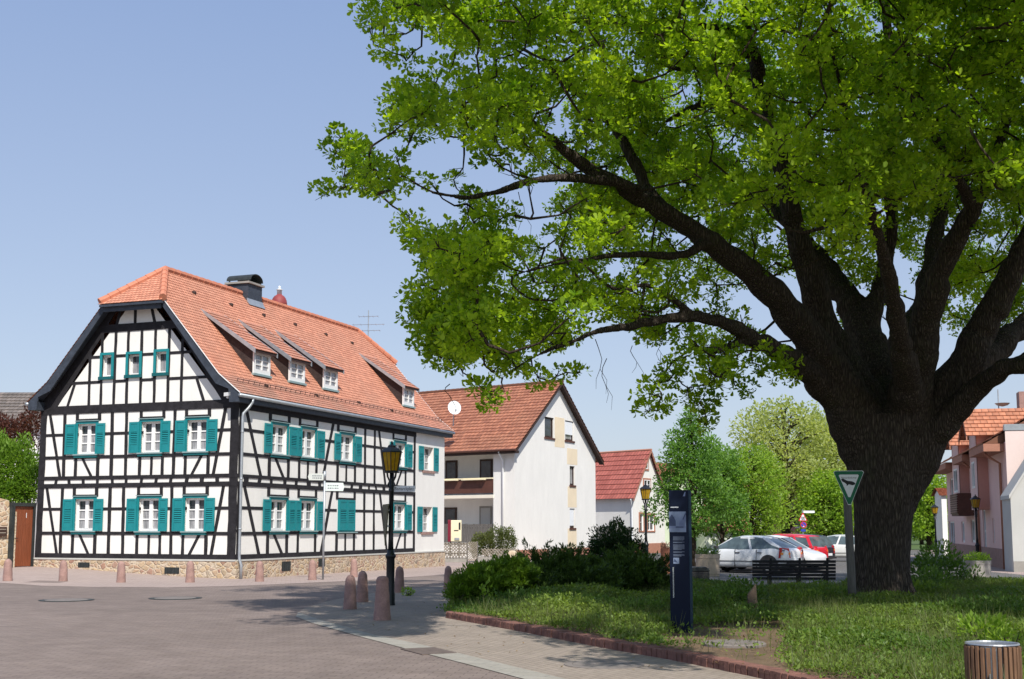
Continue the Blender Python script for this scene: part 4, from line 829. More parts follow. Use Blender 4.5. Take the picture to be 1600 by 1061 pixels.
for a0,a1 in ((5.5,8.0),(12.7,15.8)):
    pn=.5; mb=MB(); zt=6.15; zr=7.15; m_=(a0+a1)/2; zl=FP.uv(1537,795,pn)[1]
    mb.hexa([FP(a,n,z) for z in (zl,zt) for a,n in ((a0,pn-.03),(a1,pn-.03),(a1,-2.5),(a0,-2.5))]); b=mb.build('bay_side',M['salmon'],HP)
    mb=MB(); h=(a0+.75,a1-.65,zl+1.0,zl+2.25); wall_holes(mb,FP,a0,a1,zl,zt,[h],.025,pn); mb.face([FP(a0,pn,zt),FP(a1,pn,zt),FP(m_,pn,zr)]); mb.build('bay_front',M['pink wall'],HP)
    win(HP,FP,*h,n=pn,depth=.02,cols=2,rows=1,bars=(.09,.12,.06),curt=.4)
    r=MB(); tile_rows(r,FP(a0-.35,pn+.45,zt-.28),FP(a0-.35,-4,zt-.28),FP(m_,pn+.45,zr+.1),FP(m_,-4,zr+.1),7,.05); tile_rows(r,FP(a1+.35,pn+.45,zt-.28),FP(a1+.35,-4,zt-.28),FP(m_,pn+.45,zr+.1),FP(m_,-4,zr+.1),7,.05); r.build('bay_roof',M['tiles rust'],HP)
    r=MB()
    for e in (a0-.35,a1+.35): r.hexa([FP(e,pn+.40,zt-.48),FP(m_,pn+.40,zr-.1),FP(m_,pn+.45,zr-.1),FP(e,pn+.45,zt-.48),FP(e,pn+.40,zt-.29),FP(m_,pn+.40,zr+.08),FP(m_,pn+.45,zr+.08),FP(e,pn+.45,zt-.29)])
    r.build('verge_board',M['brick base'],HP)
for a in (1.2,9.0):
    mb=MB(); mb.tube([FP(a,.7,EP-.4),FP(a,.5,EP-.6),FP(a,.09,EP-.85),FP(a,.09,zp+.3)],.06,8); mb.build('downpipe',M['brick base'],HP,smooth=True)
a0,a1,q0,q1=rect_px(FP,1484,773,1503,802,.8); mb=MB(); 
for k in range(9): z=q0+(q1-q0)*k/9; mb.box(FP,a0+2,a1,.75,.8,z,z+(q1-q0)/9-.02)
mb.box(FP,a0+2.02,a1,0,.74,q0-.1,q0); mb.box(FP,a0+2,a0+2.05,.0,.75,q0,q1); mb.build('balcony',M['balcony brown'],HP)
mb=MB(); p=D(1598,640,60); mb.box(Fr(p,(.97,-.23),(-.23,-.97)),-.2,.6,-.4,.4,6.5,8.2); mb.build('chimney',M['sandstone red'],HP)
mb=MB(); p=D(1561,650,60); mb.tube([p-Vector((0,0,1)),p+Vector((0,0,1.3))],.03,5); mb.lathe(p+Vector((.15,-.1,.45)),[(.02,0),(.25,.06),(.36,.16)],12,False); mb.build('aerial',M['zinc'],HP)
# grey gabled building at the right edge
gq=D(1584,890,49.5); FGY=Fr((gq.x,gq.y),(.972,-.234),(-.234,-.972)); HG=thing('grey_building','pale grey gabled building cut off by the right edge of the photo','house',(gq.x,gq.y,g(gq.x,gq.y)))
ze=FGY.uv(1585,776)[1]; zr=FGY.uv(1604,736)[1]; sl_=(zr-ze)/(FGY.uv(1604,736)[0])
mb=MB(); mb.poly(FGY,[(0,zp),(8,zp),(8,ze),(4,ze+4*min(sl_,1.6)),(0,ze)],-2.3,0); mb.build('wall',M['grey wall'],HG)
mb=MB(); mb.box(FGY,0,8,0,.05,zp,FGY.uv(1590,877)[1]); mb.build('plinth',M['concrete'],HG)
mb=MB(); mb.poly(FGY,[(-.06,ze-.06*min(sl_,1.6)),(4,ze+4*min(sl_,1.6)),(8.06,ze-.06*min(sl_,1.6)),(8.06,ze+.06),(4,ze+4*min(sl_,1.6)+.16),(-.06,ze+.06)],-2.3,.10); mb.build('roof',M['grey wall'],HG)
# white house beyond the lamp on the right, and little buildings behind it
simple_house('white_house','white house end with an orange roof edge, beyond the pink house',1473,1481,84,772,.35,'plaster','tiles brown',depth=1.3,over=.2)
# garden front of the gabled house
def lattice(fr,a0,a1,z0,z1,mb,step=.16,cross=True):
    h=z1-z0; k=int((a1-a0+h)/step)
    for i in range(k):
        for s in ((1,-1) if cross else (1,)):
            x0=a0-h+i*step; pts=[]
            xa,za,xb,zb=x0,z0,x0+h,z1
            if xa<a0: za+=a0-xa; xa=a0
            if xb>a1: zb-=xb-a1; xb=a1
            if xb-xa<.05: continue
            n=.0 if s==1 else .03
            if s==-1: xa,xb=a1+a0-xa,a1+a0-xb
            mb.beam(fr,xa,za,xb,zb,.05,n,n+.025)
pf=G(731,880); FF=Fr((pf.x,66.0),(1,.02),(.02,-1)); zg=g(pf.x,66)
def fpx(x,y): return FF.uv(x,y)
LW=thing('low_wall','low pale concrete wall under the garden fence of the gabled house','wall',FF(0,0,zg))
mb=MB(); a0=fpx(747,870)[0]; a1=fpx(812,870)[0]; mb.box(FF,a0,a1,-.25,0,zg-.2,fpx(760,869.5)[1]); mb.build('wall',M['concrete'],LW)
mb=MB(); b0=fpx(692,870)[0]; b1=fpx(729,870)[0]; mb.box(FF,b0,b1,-.26,.0,zg-.2,fpx(710,871.5)[1]); mb.build('kerb',M['concrete'],LW)
LF=thing('lattice_fence','crossed slat garden fence on low wall, left of the gate','fence',FF(b0,0,zg)); mb=MB(); lattice(FF,b0,b1,fpx(710,871)[1],fpx(710,847.5)[1],mb); mb.build('slats',M['pale wood'],LF)
mb=MB(); 
for z in (fpx(710,866)[1],fpx(710,851)[1]): mb.box(FF,b0,b1,-.08,-.01,z,z+.06)
mb.build('rails',M['grey wood'],LF)
GT=thing('garden_gate','narrow wooden garden gate of slanting slats beside the hedge','gate',FF(b1,0,zg)); mb=MB(); lattice(FF,b1+.05,a0-.04,fpx(738,876.5)[1],fpx(738,846.5)[1],mb,.12,False); mb.build('slats',M['pale wood'],GT)
mb=MB(); mb.box(FF,b1,b1+.07,-.06,.0,zg,fpx(738,846)[1]); mb.box(FF,a0-.07,a0,-.06,.0,zg,fpx(738,846)[1]); mb.build('frame',M['grey wood'],GT)
LF2=thing('lattice_fence','low slat fence in front of the hedge, right of the garden gate','fence',FF(a0,0,zg)); mb=MB(); lattice(FF,a0+.2,a1-.15,fpx(760,869)[1],fpx(760,857)[1],mb,.17); mb.build('slats',M['pale wood'],LF2)
VM=thing('vending_machine','cream vending machine with dark red side, behind the crossed slat fence','vending machine',FF(fpx(708,846)[0],-1,zg))
FV=Fr(FF(fpx(699,846,)[0],-.6,0),(1,.02),(.02,-1)); w=FV.uv(721,830)[0]; zt=FV.uv(710,812.8)[1]; zb=FV.uv(710,846)[1]
mb=MB(); mb.box(FV,w*.22,w,-.35,0,zb,zt); mb.build('cabinet',M['cream paint'],VM,bevel=.02)
mb=MB(); mb.box(FV,0,w*.22-.004,-.36,.02,zb-.02,zt+.02); mb.build('side_panel',M['wine red'],VM,bevel=.015)
mb=MB(); mb.box(FV,w*.80,w*.93,0,.012,zb+.62,zt-.12); mb.box(FV,w*.45,w*.78,0,.012,zb+.55,zb+.60); mb.build('selector',M['ink'],VM); mb=MB(); mb.box(FV,w*.5,w*.85,0,.04,zb+.08,zb+.2); mb.build('tray',M['zinc'],VM)
mb=MB(); mb.box(FV,.1,.16,-.3,-.2,zg-.2,zb); mb.box(FV,w-.16,w-.1,-.3,-.2,zg-.2,zb); mb.build('posts',M['iron mid'],VM)
sp=G(800,884); sp.y=63.5; sp.x=D(800,870,63.5).x; mb=MB(); mb.lathe((sp.x,sp.y,g(sp.x,sp.y)-.1),[(.30,0),(.29,.5),(.25,.68),(.12,.76)],9,sx=1.0,sy=.8); o=mb.build('boundary_stone',M['sandstone'],loc=(sp.x,sp.y,g(sp.x,sp.y)),bevel=.03); setp(o,'weathered sandstone block at the end of the low wall','stone block')
cb=D(871,870,70); CBX=thing('cable_cabinet','small grey cabinet at the foot of the white gable wall','cabinet',(cb.x,cb.y,g(cb.x,cb.y))); f_=Fr(cb,eg,(.893,-.45)); mb=MB(); mb.box(f_,-.5,.35,-.3,0,g(cb.x,cb.y)-.1,D(871,856.5,70).z); mb.build('body',M['concrete'],CBX,bevel=.02); mb=MB(); mb.box(f_,-.45,.30,.0,.015,0,D(871,859,70).z); mb.build('door',M['grey wall'],CBX)
# ================================================================ street furniture
def lamp():
    t=thing('street_lamp','','street lamp',(0,0,0),'old fashioned street lamps'); Z=Vector((0,0,0))
    mb=MB(); mb.lathe(Z,[(.115,-.1),(.115,.03),(.105,.05),(.105,.25),(.093,.28),(.090,1.0),(.10,1.02),(.118,1.05),(.118,1.09),(.085,1.12),(.075,1.2)],14); mb.build('base',M['iron'],t,smooth=True)
    mb=MB(); mb.lathe(Z,[(.062,1.2),(.052,1.45),(.050,2.45),(.065,2.47),(.065,2.52),(.045,2.55),(.04,2.92)],12); mb.build('shaft',M['iron'],t,smooth=True)
    mb=MB()
    for k in range(4):
        a=math.pi/4+k*math.pi/2; u=Vector((math.cos(a),math.sin(a),0)); mb.tube([u*.05+Vector((0,0,2.55)),u*.10+Vector((0,0,2.62)),u*.06+Vector((0,0,2.70)),u*.12+Vector((0,0,2.80)),u*.14+Vector((0,0,2.90))],[.014,.016,.014,.014,.012],6)
    mb.lathe(Z,[(.16,2.88),(.165,2.905),(.15,2.92)],6); mb.build('bracket',M['iron'],t)
    n=6; zb,zt,rb,rt=2.92,3.34,.150,.232; P=lambda k,s:Vector(((rb+(rt-rb)*s)*math.cos(math.pi/6+k*math.pi/3),(rb+(rt-rb)*s)*math.sin(math.pi/6+k*math.pi/3),zb+(zt-zb)*s))
    gl=MB()
    for k in range(n): gl.face([P(k,0)*1,P(k+1,0),P(k+1,1),P(k,1)])
    gl.face([P(k,0.02) for k in range(n)]); G_=gl.build('lantern_glass',amber_mat_,t)
    fr=MB()
    for k in range(n):
        fr.tube([P(k,0),P(k,1)],.012,5); m0,m1=(P(k,0)+P(k+1,0))/2,(P(k,1)+P(k+1,1))/2; fr.tube([m0,m1],.007,4)
        fr.tube([P(k,0),P(k+1,0)],.012,5); fr.tube([P(k,1),P(k+1,1)],.013,5)
    fr.build('lantern_frame',M['iron'],t)
    mb=MB(); mb.lathe(Z,[(.275,3.335),(.26,3.355),(.17,3.42),(.10,3.45),(.095,3.48),(.06,3.50),(.02,3.52),(.03,3.545),(.008,3.59)],6,ph=math.pi/6); mb.build('lantern_roof',M['iron'],t)
    mb=MB(); mb.lathe(Z,[(.03,3.0),(.045,3.10),(.03,3.2),(.025,3.3)],10); mb.build('bulb',M['lamp clear'],t,smooth=True)
    return t
L0=lamp(); lamps=[(G(611,945.5),1.0,'black street lamp with amber lantern among the bollards, carrying a street name plate'),(None,0,'')]
L0.location=G(609.5,945.8); L0['label']=lamps[0][2]
for px,Y,s,lab in ((1009.5,51,1.0,'slim street lamp with amber lantern in front of the red-roofed cottage'),(1527,57,.92,'street lamp with amber lantern in front of the pink house, behind the concrete tub'),(1462.5,80,.95,'street lamp just right of the big trunk, before the white house end')):
    c=copy_tree(L0); p=D(px,850,Y); c.location=(p.x,p.y,g(p.x,p.y)); c.scale=(s,s,s); c['label']=lab
# street name plate and yield sign on the front lamp
lp=L0.location; FS=Fr((lp.x,lp.y),(.985,-.17),(-.17,-.985)); zs=FS.uv(640,763.8)[1]
a0=FS.uv(612,764)[0]; a1=FS.uv(648.5,764)[0]
NP=thing('street_name_plate','white street name plate with black lettering fixed to the front street lamp','sign',FS(a1/2,0,zs)); mb=MB(); mb.box(FS,.05,a1,-.006,.006,zs-.065,zs+.065); mb.build('plate',M['sign white'],NP,bevel=.004)
mb=MB(); text_mesh(mb,'Bismarckplatz',FS,(a1+.05)/2,.009,zs,.105); 
cx=(a1+.05)/2; wtxt=max(v[0] for v in mb.v)-min(v[0] for v in mb.v); k=(a1-.05)*.90/max(wtxt/.985,1e-3)
mb.v=[tuple(Vector(FS(cx,.009,zs))+ (Vector((v[0],v[1],v[2]))-FS(cx,.009,zs))*0+Vector(((v[0]-FS(cx,0,0).x)*k,(v[1]-FS(cx,.009,0).y)*k,(v[2]-zs)*1.0))) for v in mb.v]
mb.build('lettering',M['ink'],NP,recalc=False)
mb=MB(); mb.box(FS,.0,.06,-.02,.0,zs-.05,zs+.05); mb.build('clamp',M['iron'],NP)
FY=Fr((lp.x,lp.y),(-.30,.954),(-.954,-.30)); YS=thing('yield_sign','back of a triangular give way sign, point down, on the front street lamp','sign',(lp.x,lp.y,1.9))
zt,zb=D(597,787,26.8).z,D(603,853,26.8).z; mb=MB(); FYo=Fr(Vector((lp.x-.12,lp.y-.0)),(-.24,.97),(-.97,-.24))
mb.poly(FYo,[(-.42,zt),(.42,zt),(.43,zt-.05),(.03,zb),(-.03,zb),(-.43,zt-.05)],-.01,.01); mb.build('plate',[M['sign back']],YS)
mb=MB(); 
for z in (zt-.15,zt-.5): mb.box(FYo,-.05,.05,-.12,-.01,z,z+.04)
mb.build('bracket',M['zinc'],YS)
# bollards
def bollard(r0,r1,h,flat,loc,rz=0):
    prof=[(r0,-.15),(r0,0)]+[(r0+(r1-r0)*k/6,h*.80*k/6) for k in range(1,7)]
    if flat: prof+=[(r1*.99,h*.86),(r1*1.02,h*.865),(r1*1.0,h*.93),(r1*.85,h*.985),(r1*.4,h)]
    else: prof+=[(r1*math.cos(t),h*.80+h*.20*math.sin(t)) for t in (.35,.7,1.05,1.3)]+[(.02,h)]
    mb=MB(); mb.lathe((0,0,0),prof,20); o=mb.build('bollard',M['sandstone red'],loc=(0,0,0),smooth=True)
    tx=bpy.data.textures.get('wear') or bpy.data.textures.new('wear','CLOUDS'); tx.noise_scale=.12
    s=o.modifiers.new('sub','SUBSURF'); s.levels=s.render_levels=1
    d=o.modifiers.new('wear','DISPLACE'); d.texture=tx; d.strength=.018; d.texture_coords='GLOBAL'; d.mid_level=.5
    o.location=loc; o.rotation_euler=(rnd.uniform(-.02,.02),rnd.uniform(-.02,.02),rz); return o
rb=bollard(.145,.11,.71,False,(0,0,0)); GB='red sandstone bollards along the street'
specs=[((546.8,952),1.0,'dark round-topped sandstone bollard, leftmost of the group round the front lamp'),((566,940.8),1.0,'round-topped bollard half lit by the sun, just behind the leftmost of the lamp group'),((624,926),.97,'shaded round-topped bollard just right of the front lamp post'),((700,921.6),.92,'shaded bollard standing alone left of the bright juniper bush'),((904,888),.95,'bollard top showing above the dark junipers before the white gable')]
for i,(q,s,lab) in enumerate(specs):
    o=rb if i==0 else rb.copy()
    if i: COL.objects.link(o)
    o.location=G(*q); o.scale=(s,s,s); setp(o,lab,'bollard',GB)
fb=bollard(.165,.118,.80,True,G(597,969)); setp(fb,'thick flat-topped bollard with a grooved collar, nearest of the lamp group','bollard',GB)
far=bollard(.145,.118,.66,False,(0,0,0))
labs=['pink bollard in front of the stone garden wall, at the left edge','pink bollard below the leftmost ground floor window of the timbered house','pink bollard below the middle ground floor window of the gable front','pink bollard below the gable window nearest the house corner','pink bollard on the pavement just right of the house corner downpipe','pink bollard just left of the thin signpost','pink bollard against the stone base, above the dark lamp group']
for i,q in enumerate(((12,903.5),(98.5,908),(189,910.5),(297,910.5),(405.5,909),(488,906.5),(553,902))):
    o=far if i==0 else far.copy()
    if i: COL.objects.link(o)
    o.location=G(*q); setp(o,labs[i],'bollard',GB); s=rnd.uniform(.96,1.03); o.scale=(s,s,s)
# thin signpost with two direction signs
sp=G(504.5,906); SPT=thing('signpost','thin grey metal signpost with two pointing direction signs before the house','signpost',sp); zt=D(504,737,sp.y).z
mb=MB(); mb.tube([(sp.x,sp.y,sp.z-.1),(sp.x,sp.y,zt)],.035,8); mb.tube([(sp.x,sp.y,zt-.29),(sp.x,sp.y,zt+.02)],.05,8); mb.build('pole',M['zinc'],SPT,smooth=True)
for d_,x0,x1,y0,y1,m in (((-.95,-.31),481,503,739.5,751,'sign grey'),((.93,.37),508,538,753.5,767.5,'sign pale')):
    f=Fr((sp.x,sp.y),d_,(d_[1]*(-1 if d_[0]<0 else 1),-abs(d_[0]))); L_=abs(f.uv(x0 if d_[0]<0 else x1,745)[0]); zc=(D(504,(y0+y1)/2,sp.y).z); hh=abs(D(504,y0,sp.y).z-D(504,y1,sp.y).z)/2*.92
    mb=MB(); mb.poly(f,[(.03,zc-hh),(L_-.04,zc-hh),(L_,zc),(L_-.04,zc+hh),(.03,zc+hh)],-.015,.015); b=mb.build('direction_sign',M[m],SPT,label='grey direction sign pointing left' if d_[0]<0 else 'pale direction sign pointing right')
    for zz in (zc+hh*.30,zc-hh*.35):
        mb=MB(); x=.10
        while x<L_*.72:
            w=rnd.uniform(.03,.07); mb.box(f,x,min(x+w,L_*.75),.016,.018,zz-.022,zz+.022); x+=w+.018
        mb.build('lettering',M['faint ink'],b)
# traffic signs
tsp=D(1255,830,88); zg=g(tsp.x,tsp.y); TS=thing('traffic_sign','post with red triangle warning, blue no-parking disc and small plate behind the red car','traffic sign',(tsp.x,tsp.y,zg)); fT=Fr(tsp,(1,.05),(.05,-1)); z_=lambda y:D(1255,y,88).z
mb=MB(); mb.tube([(tsp.x,tsp.y+.06,zg-.1),(tsp.x,tsp.y+.06,z_(796))],.035,6); mb.build('pole',M['zinc'],TS)
def tri(mb,f,c,z0,z1,w,n0,n1): mb.poly(f,[(c-w,z0),(c+w,z0),(c+w*.9,z0+.06),(c+.04,z1),(c-.04,z1),(c-w*.9,z0+.06)],n0,n1)
mb=MB(); tri(mb,fT,0,z_(814),z_(801.5),.32,0,.02); w=mb.build('warning_triangle',M['sign red'],TS); mb=MB(); tri(mb,fT,0,z_(812.9),z_(804),.22,.021,.024); mb.build('white_field',M['sign white'],w)
mb=MB(); 
for dx in (-.06,.07): mb.poly(fT,[(dx-.04,z_(812.5)),(dx+.05,z_(812.5)),(dx+.03,z_(809)),(dx+.05,z_(808)),(dx,z_(806.8)),(dx-.05,z_(808.5))],.025,.027)
mb.build('figures',M['ink'],w)
def disc(mb,f,c,z,r,n0,n1,k=24): mb.poly(f,[(c+r*math.cos(2*math.pi*i/k),z+r*math.sin(2*math.pi*i/k)) for i in range(k)],n0,n1)
mb=MB(); disc(mb,fT,.03,z_(820),.23,0,.02); w=mb.build('no_parking_disc',M['sign red'],TS); mb=MB(); disc(mb,fT,.03,z_(820),.18,.021,.023); mb.build('blue_field',M['sign blue'],w); mb=MB(); mb.beam(fT,-.10,z_(820)+.13,.16,z_(820)-.13,.05,.0235,.025); mb.build('slash',M['sign red'],w); mb=MB(); mb.poly(fT,[(-.05,z_(823.2)),(.11,z_(823.2)),(.03,z_(821.6))],.0255,.027); mb.build('arrow',M['sign white'],w)
mb=MB(); mb.box(fT,-.17,.17,0,.02,z_(830.5),z_(827)); mb.build('supplement_plate',M['sign blue'],TS)
mb=MB(); mb.box(fT,.05,.85,-.01,.01,z_(801.5),z_(798)); mb.build('name_plate',M['sign white'],TS)
# information column
ip=[G(1048,995.5),G(1078.5,996.8)]; v=(ip[1]-ip[0]); v.z=0; wI=v.length; v/=wI; FI=Fr(ip[0],(v.x,v.y),(v.y,-v.x)); zI=D(1064,766,ip[0].y).z; dI=.13
ic=FI(wI/2,-.06,0); IC=thing('information_column','tall dark blue information column with an old town photo, in the bed','information column',(ic.x,ic.y,0))
sd=Fr(FI(wI,0,0),(-v.y*1.0,v.x),(v.x,v.y)) 
mb=MB(); mb.box(FI,0,wI,-dI,0,-.2,zI); mb.build('body',M['navy'],IC,bevel=.006)
mb=MB(); mb.box(FI,wI-.012,wI+.006,-dI-.001,-.012,-.2,zI-.01); mb.build('side_strip',M['navy edge'],IC)
iy=lambda y:FI.uv(1063,y)[1]; ix=lambda x:FI.uv(x,860)[0]
W=wI
mb=MB(); mb.box(FI,.0,W*.885,.001,.006,iy(831.5),iy(799.3)); ph=mb.build('photo_print',M['print pale'],IC)
z0,z1=iy(831.5),iy(799.3); hz=z1-z0; w_=W*.885
mb=MB(); mb.poly(FI,[(.0,z0+hz*.3),(w_*.40,z0+hz*.3),(w_*.40,z0+hz*.55),(w_*.3,z0+hz*.72),(w_*.17,z0+hz*.86),(w_*.08,z0+hz*.75),(0,z0+hz*.7)],.0065,.008); mb.build('tree_silhouette',M['print dark'],ph)
mb=MB(); mb.poly(FI,[(w_*.58,z0+hz*.28),(w_*.93,z0+hz*.28),(w_*.99,z0+hz*.85),(w_*.8,z0+hz*.66),(w_*.62,z0+hz*.5)],.0066,.0082); mb.box(FI,0,w_,.0064,.0075,z0+hz*.2,z0+hz*.3); mb.build('house_silhouette',M['print mid'],ph)
mb=MB(); mb.poly(FI,[(w_*.82,z0+hz*.66),(w_*.99,z0+hz*.98),(w_*.995,z0+hz*.85),(w_*.83,z0+hz*.56)],.0083,.0092); mb.box(FI,w_*.4,w_*.85,.0083,.0092,z0+hz*.22,z0+hz*.27); mb.build('street_shadow',M['print dark'],ph)
mb=MB()
for ya,yb in ((838,844.5),(846.5,848.5),(850.5,859.5),(861.5,864),(866,869.5)):
    k=max(2,int(round((yb-ya)/1.35))); 
    for i in range(k): z=iy(ya+(yb-ya)*(i+.5)/k); mb.box(FI,W*.20,W*(.78 if i<k-1 else rnd.uniform(.6,.78)),.001,.003,z-.0042,z+.0042)
mb.build('text_block',M['panel text'],IC)
mb=MB(); mb.box(FI,W*.20,W*.50,.001,.005,iy(881),iy(871.5)); s_=mb.build('small_print',M['print pale'],IC); mb=MB(); mb.poly(FI,[(W*.21,iy(877.5)),(W*.42,iy(879)),(W*.35,iy(876)),(W*.27,iy(873))],.0055,.007); mb.build('print_shadow',M['print dark'],s_)
mb=MB(); x=W*.10
while x<W*.50: w=rnd.uniform(.006,.012); mb.box(FI,x,x+w,.001,.003,iy(793.4),iy(791.7)); x+=w+.0035
mb.build('title',M['sign white'],IC)
mb=MB(); z=iy(934)
while z<iy(887): h=rnd.uniform(.006,.014); mb.box(FI,W*.155,W*.155+.022*rnd.uniform(.7,1),.001,.003,z,z+h); z+=h+.005
mb.build('vertical_title',M['sign grey'],IC)
mb=MB(); zc=iy(772.5)
for k in range(3): mb.poly(FI,[(W*.74+k*.012,zc-.03),(W*.78+k*.012,zc-.03),(W*.86+k*.004,zc+.035),(W*.84+k*.004,zc+.04)],.001,.0028+k*.0003)
mb.build('emblem',M['print mid'],IC)
# nature monument sign on its post
np_=D(1331,951,25.75); np_.z=0; PO=thing('wooden_post','grey weathered wooden post in front of the oak trunk, carrying the green triangle','post',np_); zt=D(1331,760,np_.y).z
mb=MB(); pts=[(np_.x+.02,np_.y,-.2),(np_.x+.01,np_.y,.8),(np_.x-.01,np_.y,1.7),(np_.x-.03,np_.y,zt)]; mb.tube(pts,[.088,.086,.083,.08],12); mb.build('post',M['grey wood'],PO,smooth=True)
fN=Fr((np_.x,np_.y-.115),(.985,-.17),(-.17,-.985)); zN=lambda y:D(1326,y,np_.y-.1).z; ax=lambda x:fN.uv(x,750)[0]
NS=thing('nature_sign','green bordered white triangle sign with a black eagle, on the wooden post','sign',(np_.x,np_.y-.11,zN(760)))
cx_=ax(1326.3); wt=(ax(1349.8)-ax(1302))/2; z1,z0=zN(735.6),zN(789)
def dtri(mb,k,n0,n1,dz=0):
    zc=z1-(z1-z0)*.33; q=[(-wt,z1-.03),(-wt+.03,z1),(wt-.03,z1),(wt,z1-.03),(.03,z0),(-.03,z0)]; mb.poly(fN,[(cx_+a*k,zc+(z-zc)*k+dz) for a,z in q],n0,n1)
mb=MB(); dtri(mb,1,-.008,.004); b=mb.build('rim',M['sign white'],NS); mb=MB(); dtri(mb,.965,.0045,.007); mb.build('green_border',M['sign green'],NS); mb=MB(); dtri(mb,.66,.0075,.010,.0); mb.build('white_field',M['sign white'],NS)
mb=MB(); text_mesh(mb,'Naturdenkmal',fN,cx_,.0105,z1-.145,.052); mb.build('lettering',M['ink'],NS,recalc=False)
zc=z1-(z1-z0)*.36; E=[(-.155,.060),(-.13,.083),(-.095,.070),(-.055,.045),(-.02,.030),(.015,.028),(.06,.020),(.105,.0),(.13,-.03),(.115,-.05),(.07,-.035),(.03,-.022),(-.005,-.012),(-.025,-.035),(-.05,-.05),(-.045,-.022),(-.06,.0),(-.09,.025),(-.13,.045)]
mb=MB(); mb.poly(fN,[(cx_+a*1.0,zc+.012+(z-.014)*.95+(.016 if i_<10 else -.012)) for i_,(a,z) in enumerate(E)],.0105,.0125); mb.build('eagle',M['ink'],NS)
# litter bin
bp=Vector((4.505,11.85,0)); BN=thing('litter_bin','round litter bin of brown wooden slats with a galvanised rim, front right corner','litter bin',bp); zr=D(1551,1006,11.85).z; rB=.252
mb=MB()
for k in range(30):
    t=2*math.pi*k/30; f=Fr(bp+Vector((math.cos(t),math.sin(t),0))*rB,(-math.sin(t),math.cos(t)),(math.cos(t),math.sin(t))); d=rnd.uniform(-.004,.004); mb.box(f,-.0165,.0165,-.028,d,.06,zr-.012+rnd.uniform(-.008,.004))
mb.build('slats',M['bin wood'],BN,bevel=.004)
mb=MB(); mb.lathe(bp,[(rB-.032,.08),(rB-.032,zr),(rB-.028,zr+.012),(rB-.012,zr+.012),(rB-.008,zr),(rB-.02,zr-.01),(rB-.04,zr-.01),(rB-.045,.09)],40,cap=False); mb.lathe(bp,[(rB-.036,.0),(rB-.036,.1)],30); mb.lathe(bp,[(rB-.05,.10),(.01,.10)],30,cap=False)
mb.build('liner',M['steel'],BN,smooth=False)
mb=MB(); f=Fr(bp+Vector((-.12,-.24,0)),(.9,-.44),(-.44,-.9)); mb.box(f,-.004,.004,-.01,.02,.1,.36); mb.build('hinge',M['steel'],BN)
# stump, manholes
st=G(1176,966); mb=MB(); vs=[(.105,-.1),(.10,.1),(.095,.30)]; mb.lathe((0,0,0),vs,10,cap=True)
mb.hexa([Vector(q) for q in ((-.09,-.04,.28),(.085,-.05,.28),(.085,.05,.28),(-.09,.05,.28),(-.09,-.03,.38),(.07,-.03,.56),(.085,.03,.60),(-.08,.04,.40))])
o=mb.build('wooden_stump',M['stump wood'],loc=(0,0,0),bevel=.01); o.location=(st.x,st.y,.05); setp(o,'short weathered wooden stump with a broken top among the ground cover','stump')
mh=G(1147,1017); MH=thing('concrete_manhole','round grey concrete manhole cover in bare soil beside the brick edging','manhole',(mh.x,mh.y,.07))
mb=MB(); mb.lathe((mh.x,mh.y,.0),[(.44,-.05),(.44,.105),(.42,.12),(.33,.12),(.325,.11),(.02,.11)],32); mb.build('ring',M['cover stone'],MH); mb=MB(); mb.lathe((mh.x,mh.y,.0),[(.31,.10),(.31,.128),(.29,.132),(.02,.132)],28); mb.build('lid',M['cover stone'],MH)
def flat_cover(name,px,py,r,lab,square=False,m1='concrete',m2='iron mid'):
    p=G(px,py); t=thing(name,lab,'manhole',p); mb=MB(); z=p.z+.008
    if square: mb.box(Fr(p,(.42,-.907),(-.907,-.42)),-r,r,-r*.6,r*.6,z-.02,z+.006); mb.build('plate',M[m2],t)
    else:
        mb.lathe((p.x,p.y,z),[(r,-.02),(r,.004),(r*.8,.006)],28,cap=False); mb.build('ring',M[m1],t); mb=MB(); mb.lathe((p.x,p.y,z),[(r*.79,-.01),(r*.79,.006),(.02,.007)],28); mb.build('lid',M[m2],t)
flat_cover('manhole_cover',944,1039,.50,'round flush manhole cover in the near pavement, in dappled shade',m1='cover stone',m2='cover stone')
flat_cover('manhole_cover',104,938,.62,'flush manhole cover on the road, left of the two in front of the house',m1='iron mid',m2='cover stone')
flat_cover('manhole_cover',274,935,.62,'flush manhole cover on the road, in front of the gable corner',m1='iron mid',m2='cover stone')
flat_cover('drain_grate',669,1018,.42,'dark rectangular drain plate set in the pale gutter strip',square=True,m2='drain brown')
# benches
def bench(L_):
    t=thing('park_bench','','bench',(0,0,0)); f=ID
    mb=MB()
    for k in range(6): z=.20+k*.098; mb.box(f,-L_/2,L_/2,-.165-.016*k,-.14-.016*k,z,z+.078)
    mb.build('backrest',M['bench black'],t,bevel=.006)
    mb=MB()
    for k in range(5): n=-.12+k*.095; mb.box(f,-L_/2,L_/2,n,n+.075,.40,.435)
    mb.build('seat',M['bench black'],t,bevel=.006)
    for x in (-L_*.30,L_*.05,L_*.38):
        mb=MB(); mb.box(f,x,x+.09,-.17,.30,.34,.40); mb.box(f,x+.005,x+.085,-.13,-.06,-.03,.34); mb.box(f,x+.005,x+.085,.18,.26,-.03,.34); mb.hexa([ID(a,n,z) for a,n,z in ((x+.01,-.17,.36),(x+.08,-.17,.36),(x+.08,-.12,.36),(x+.01,-.12,.36),(x+.01,-.26,.83),(x+.08,-.26,.83),(x+.08,-.235,.83),(x+.01,-.235,.83))]); mb.build('leg',M['iron'],t)
    return t
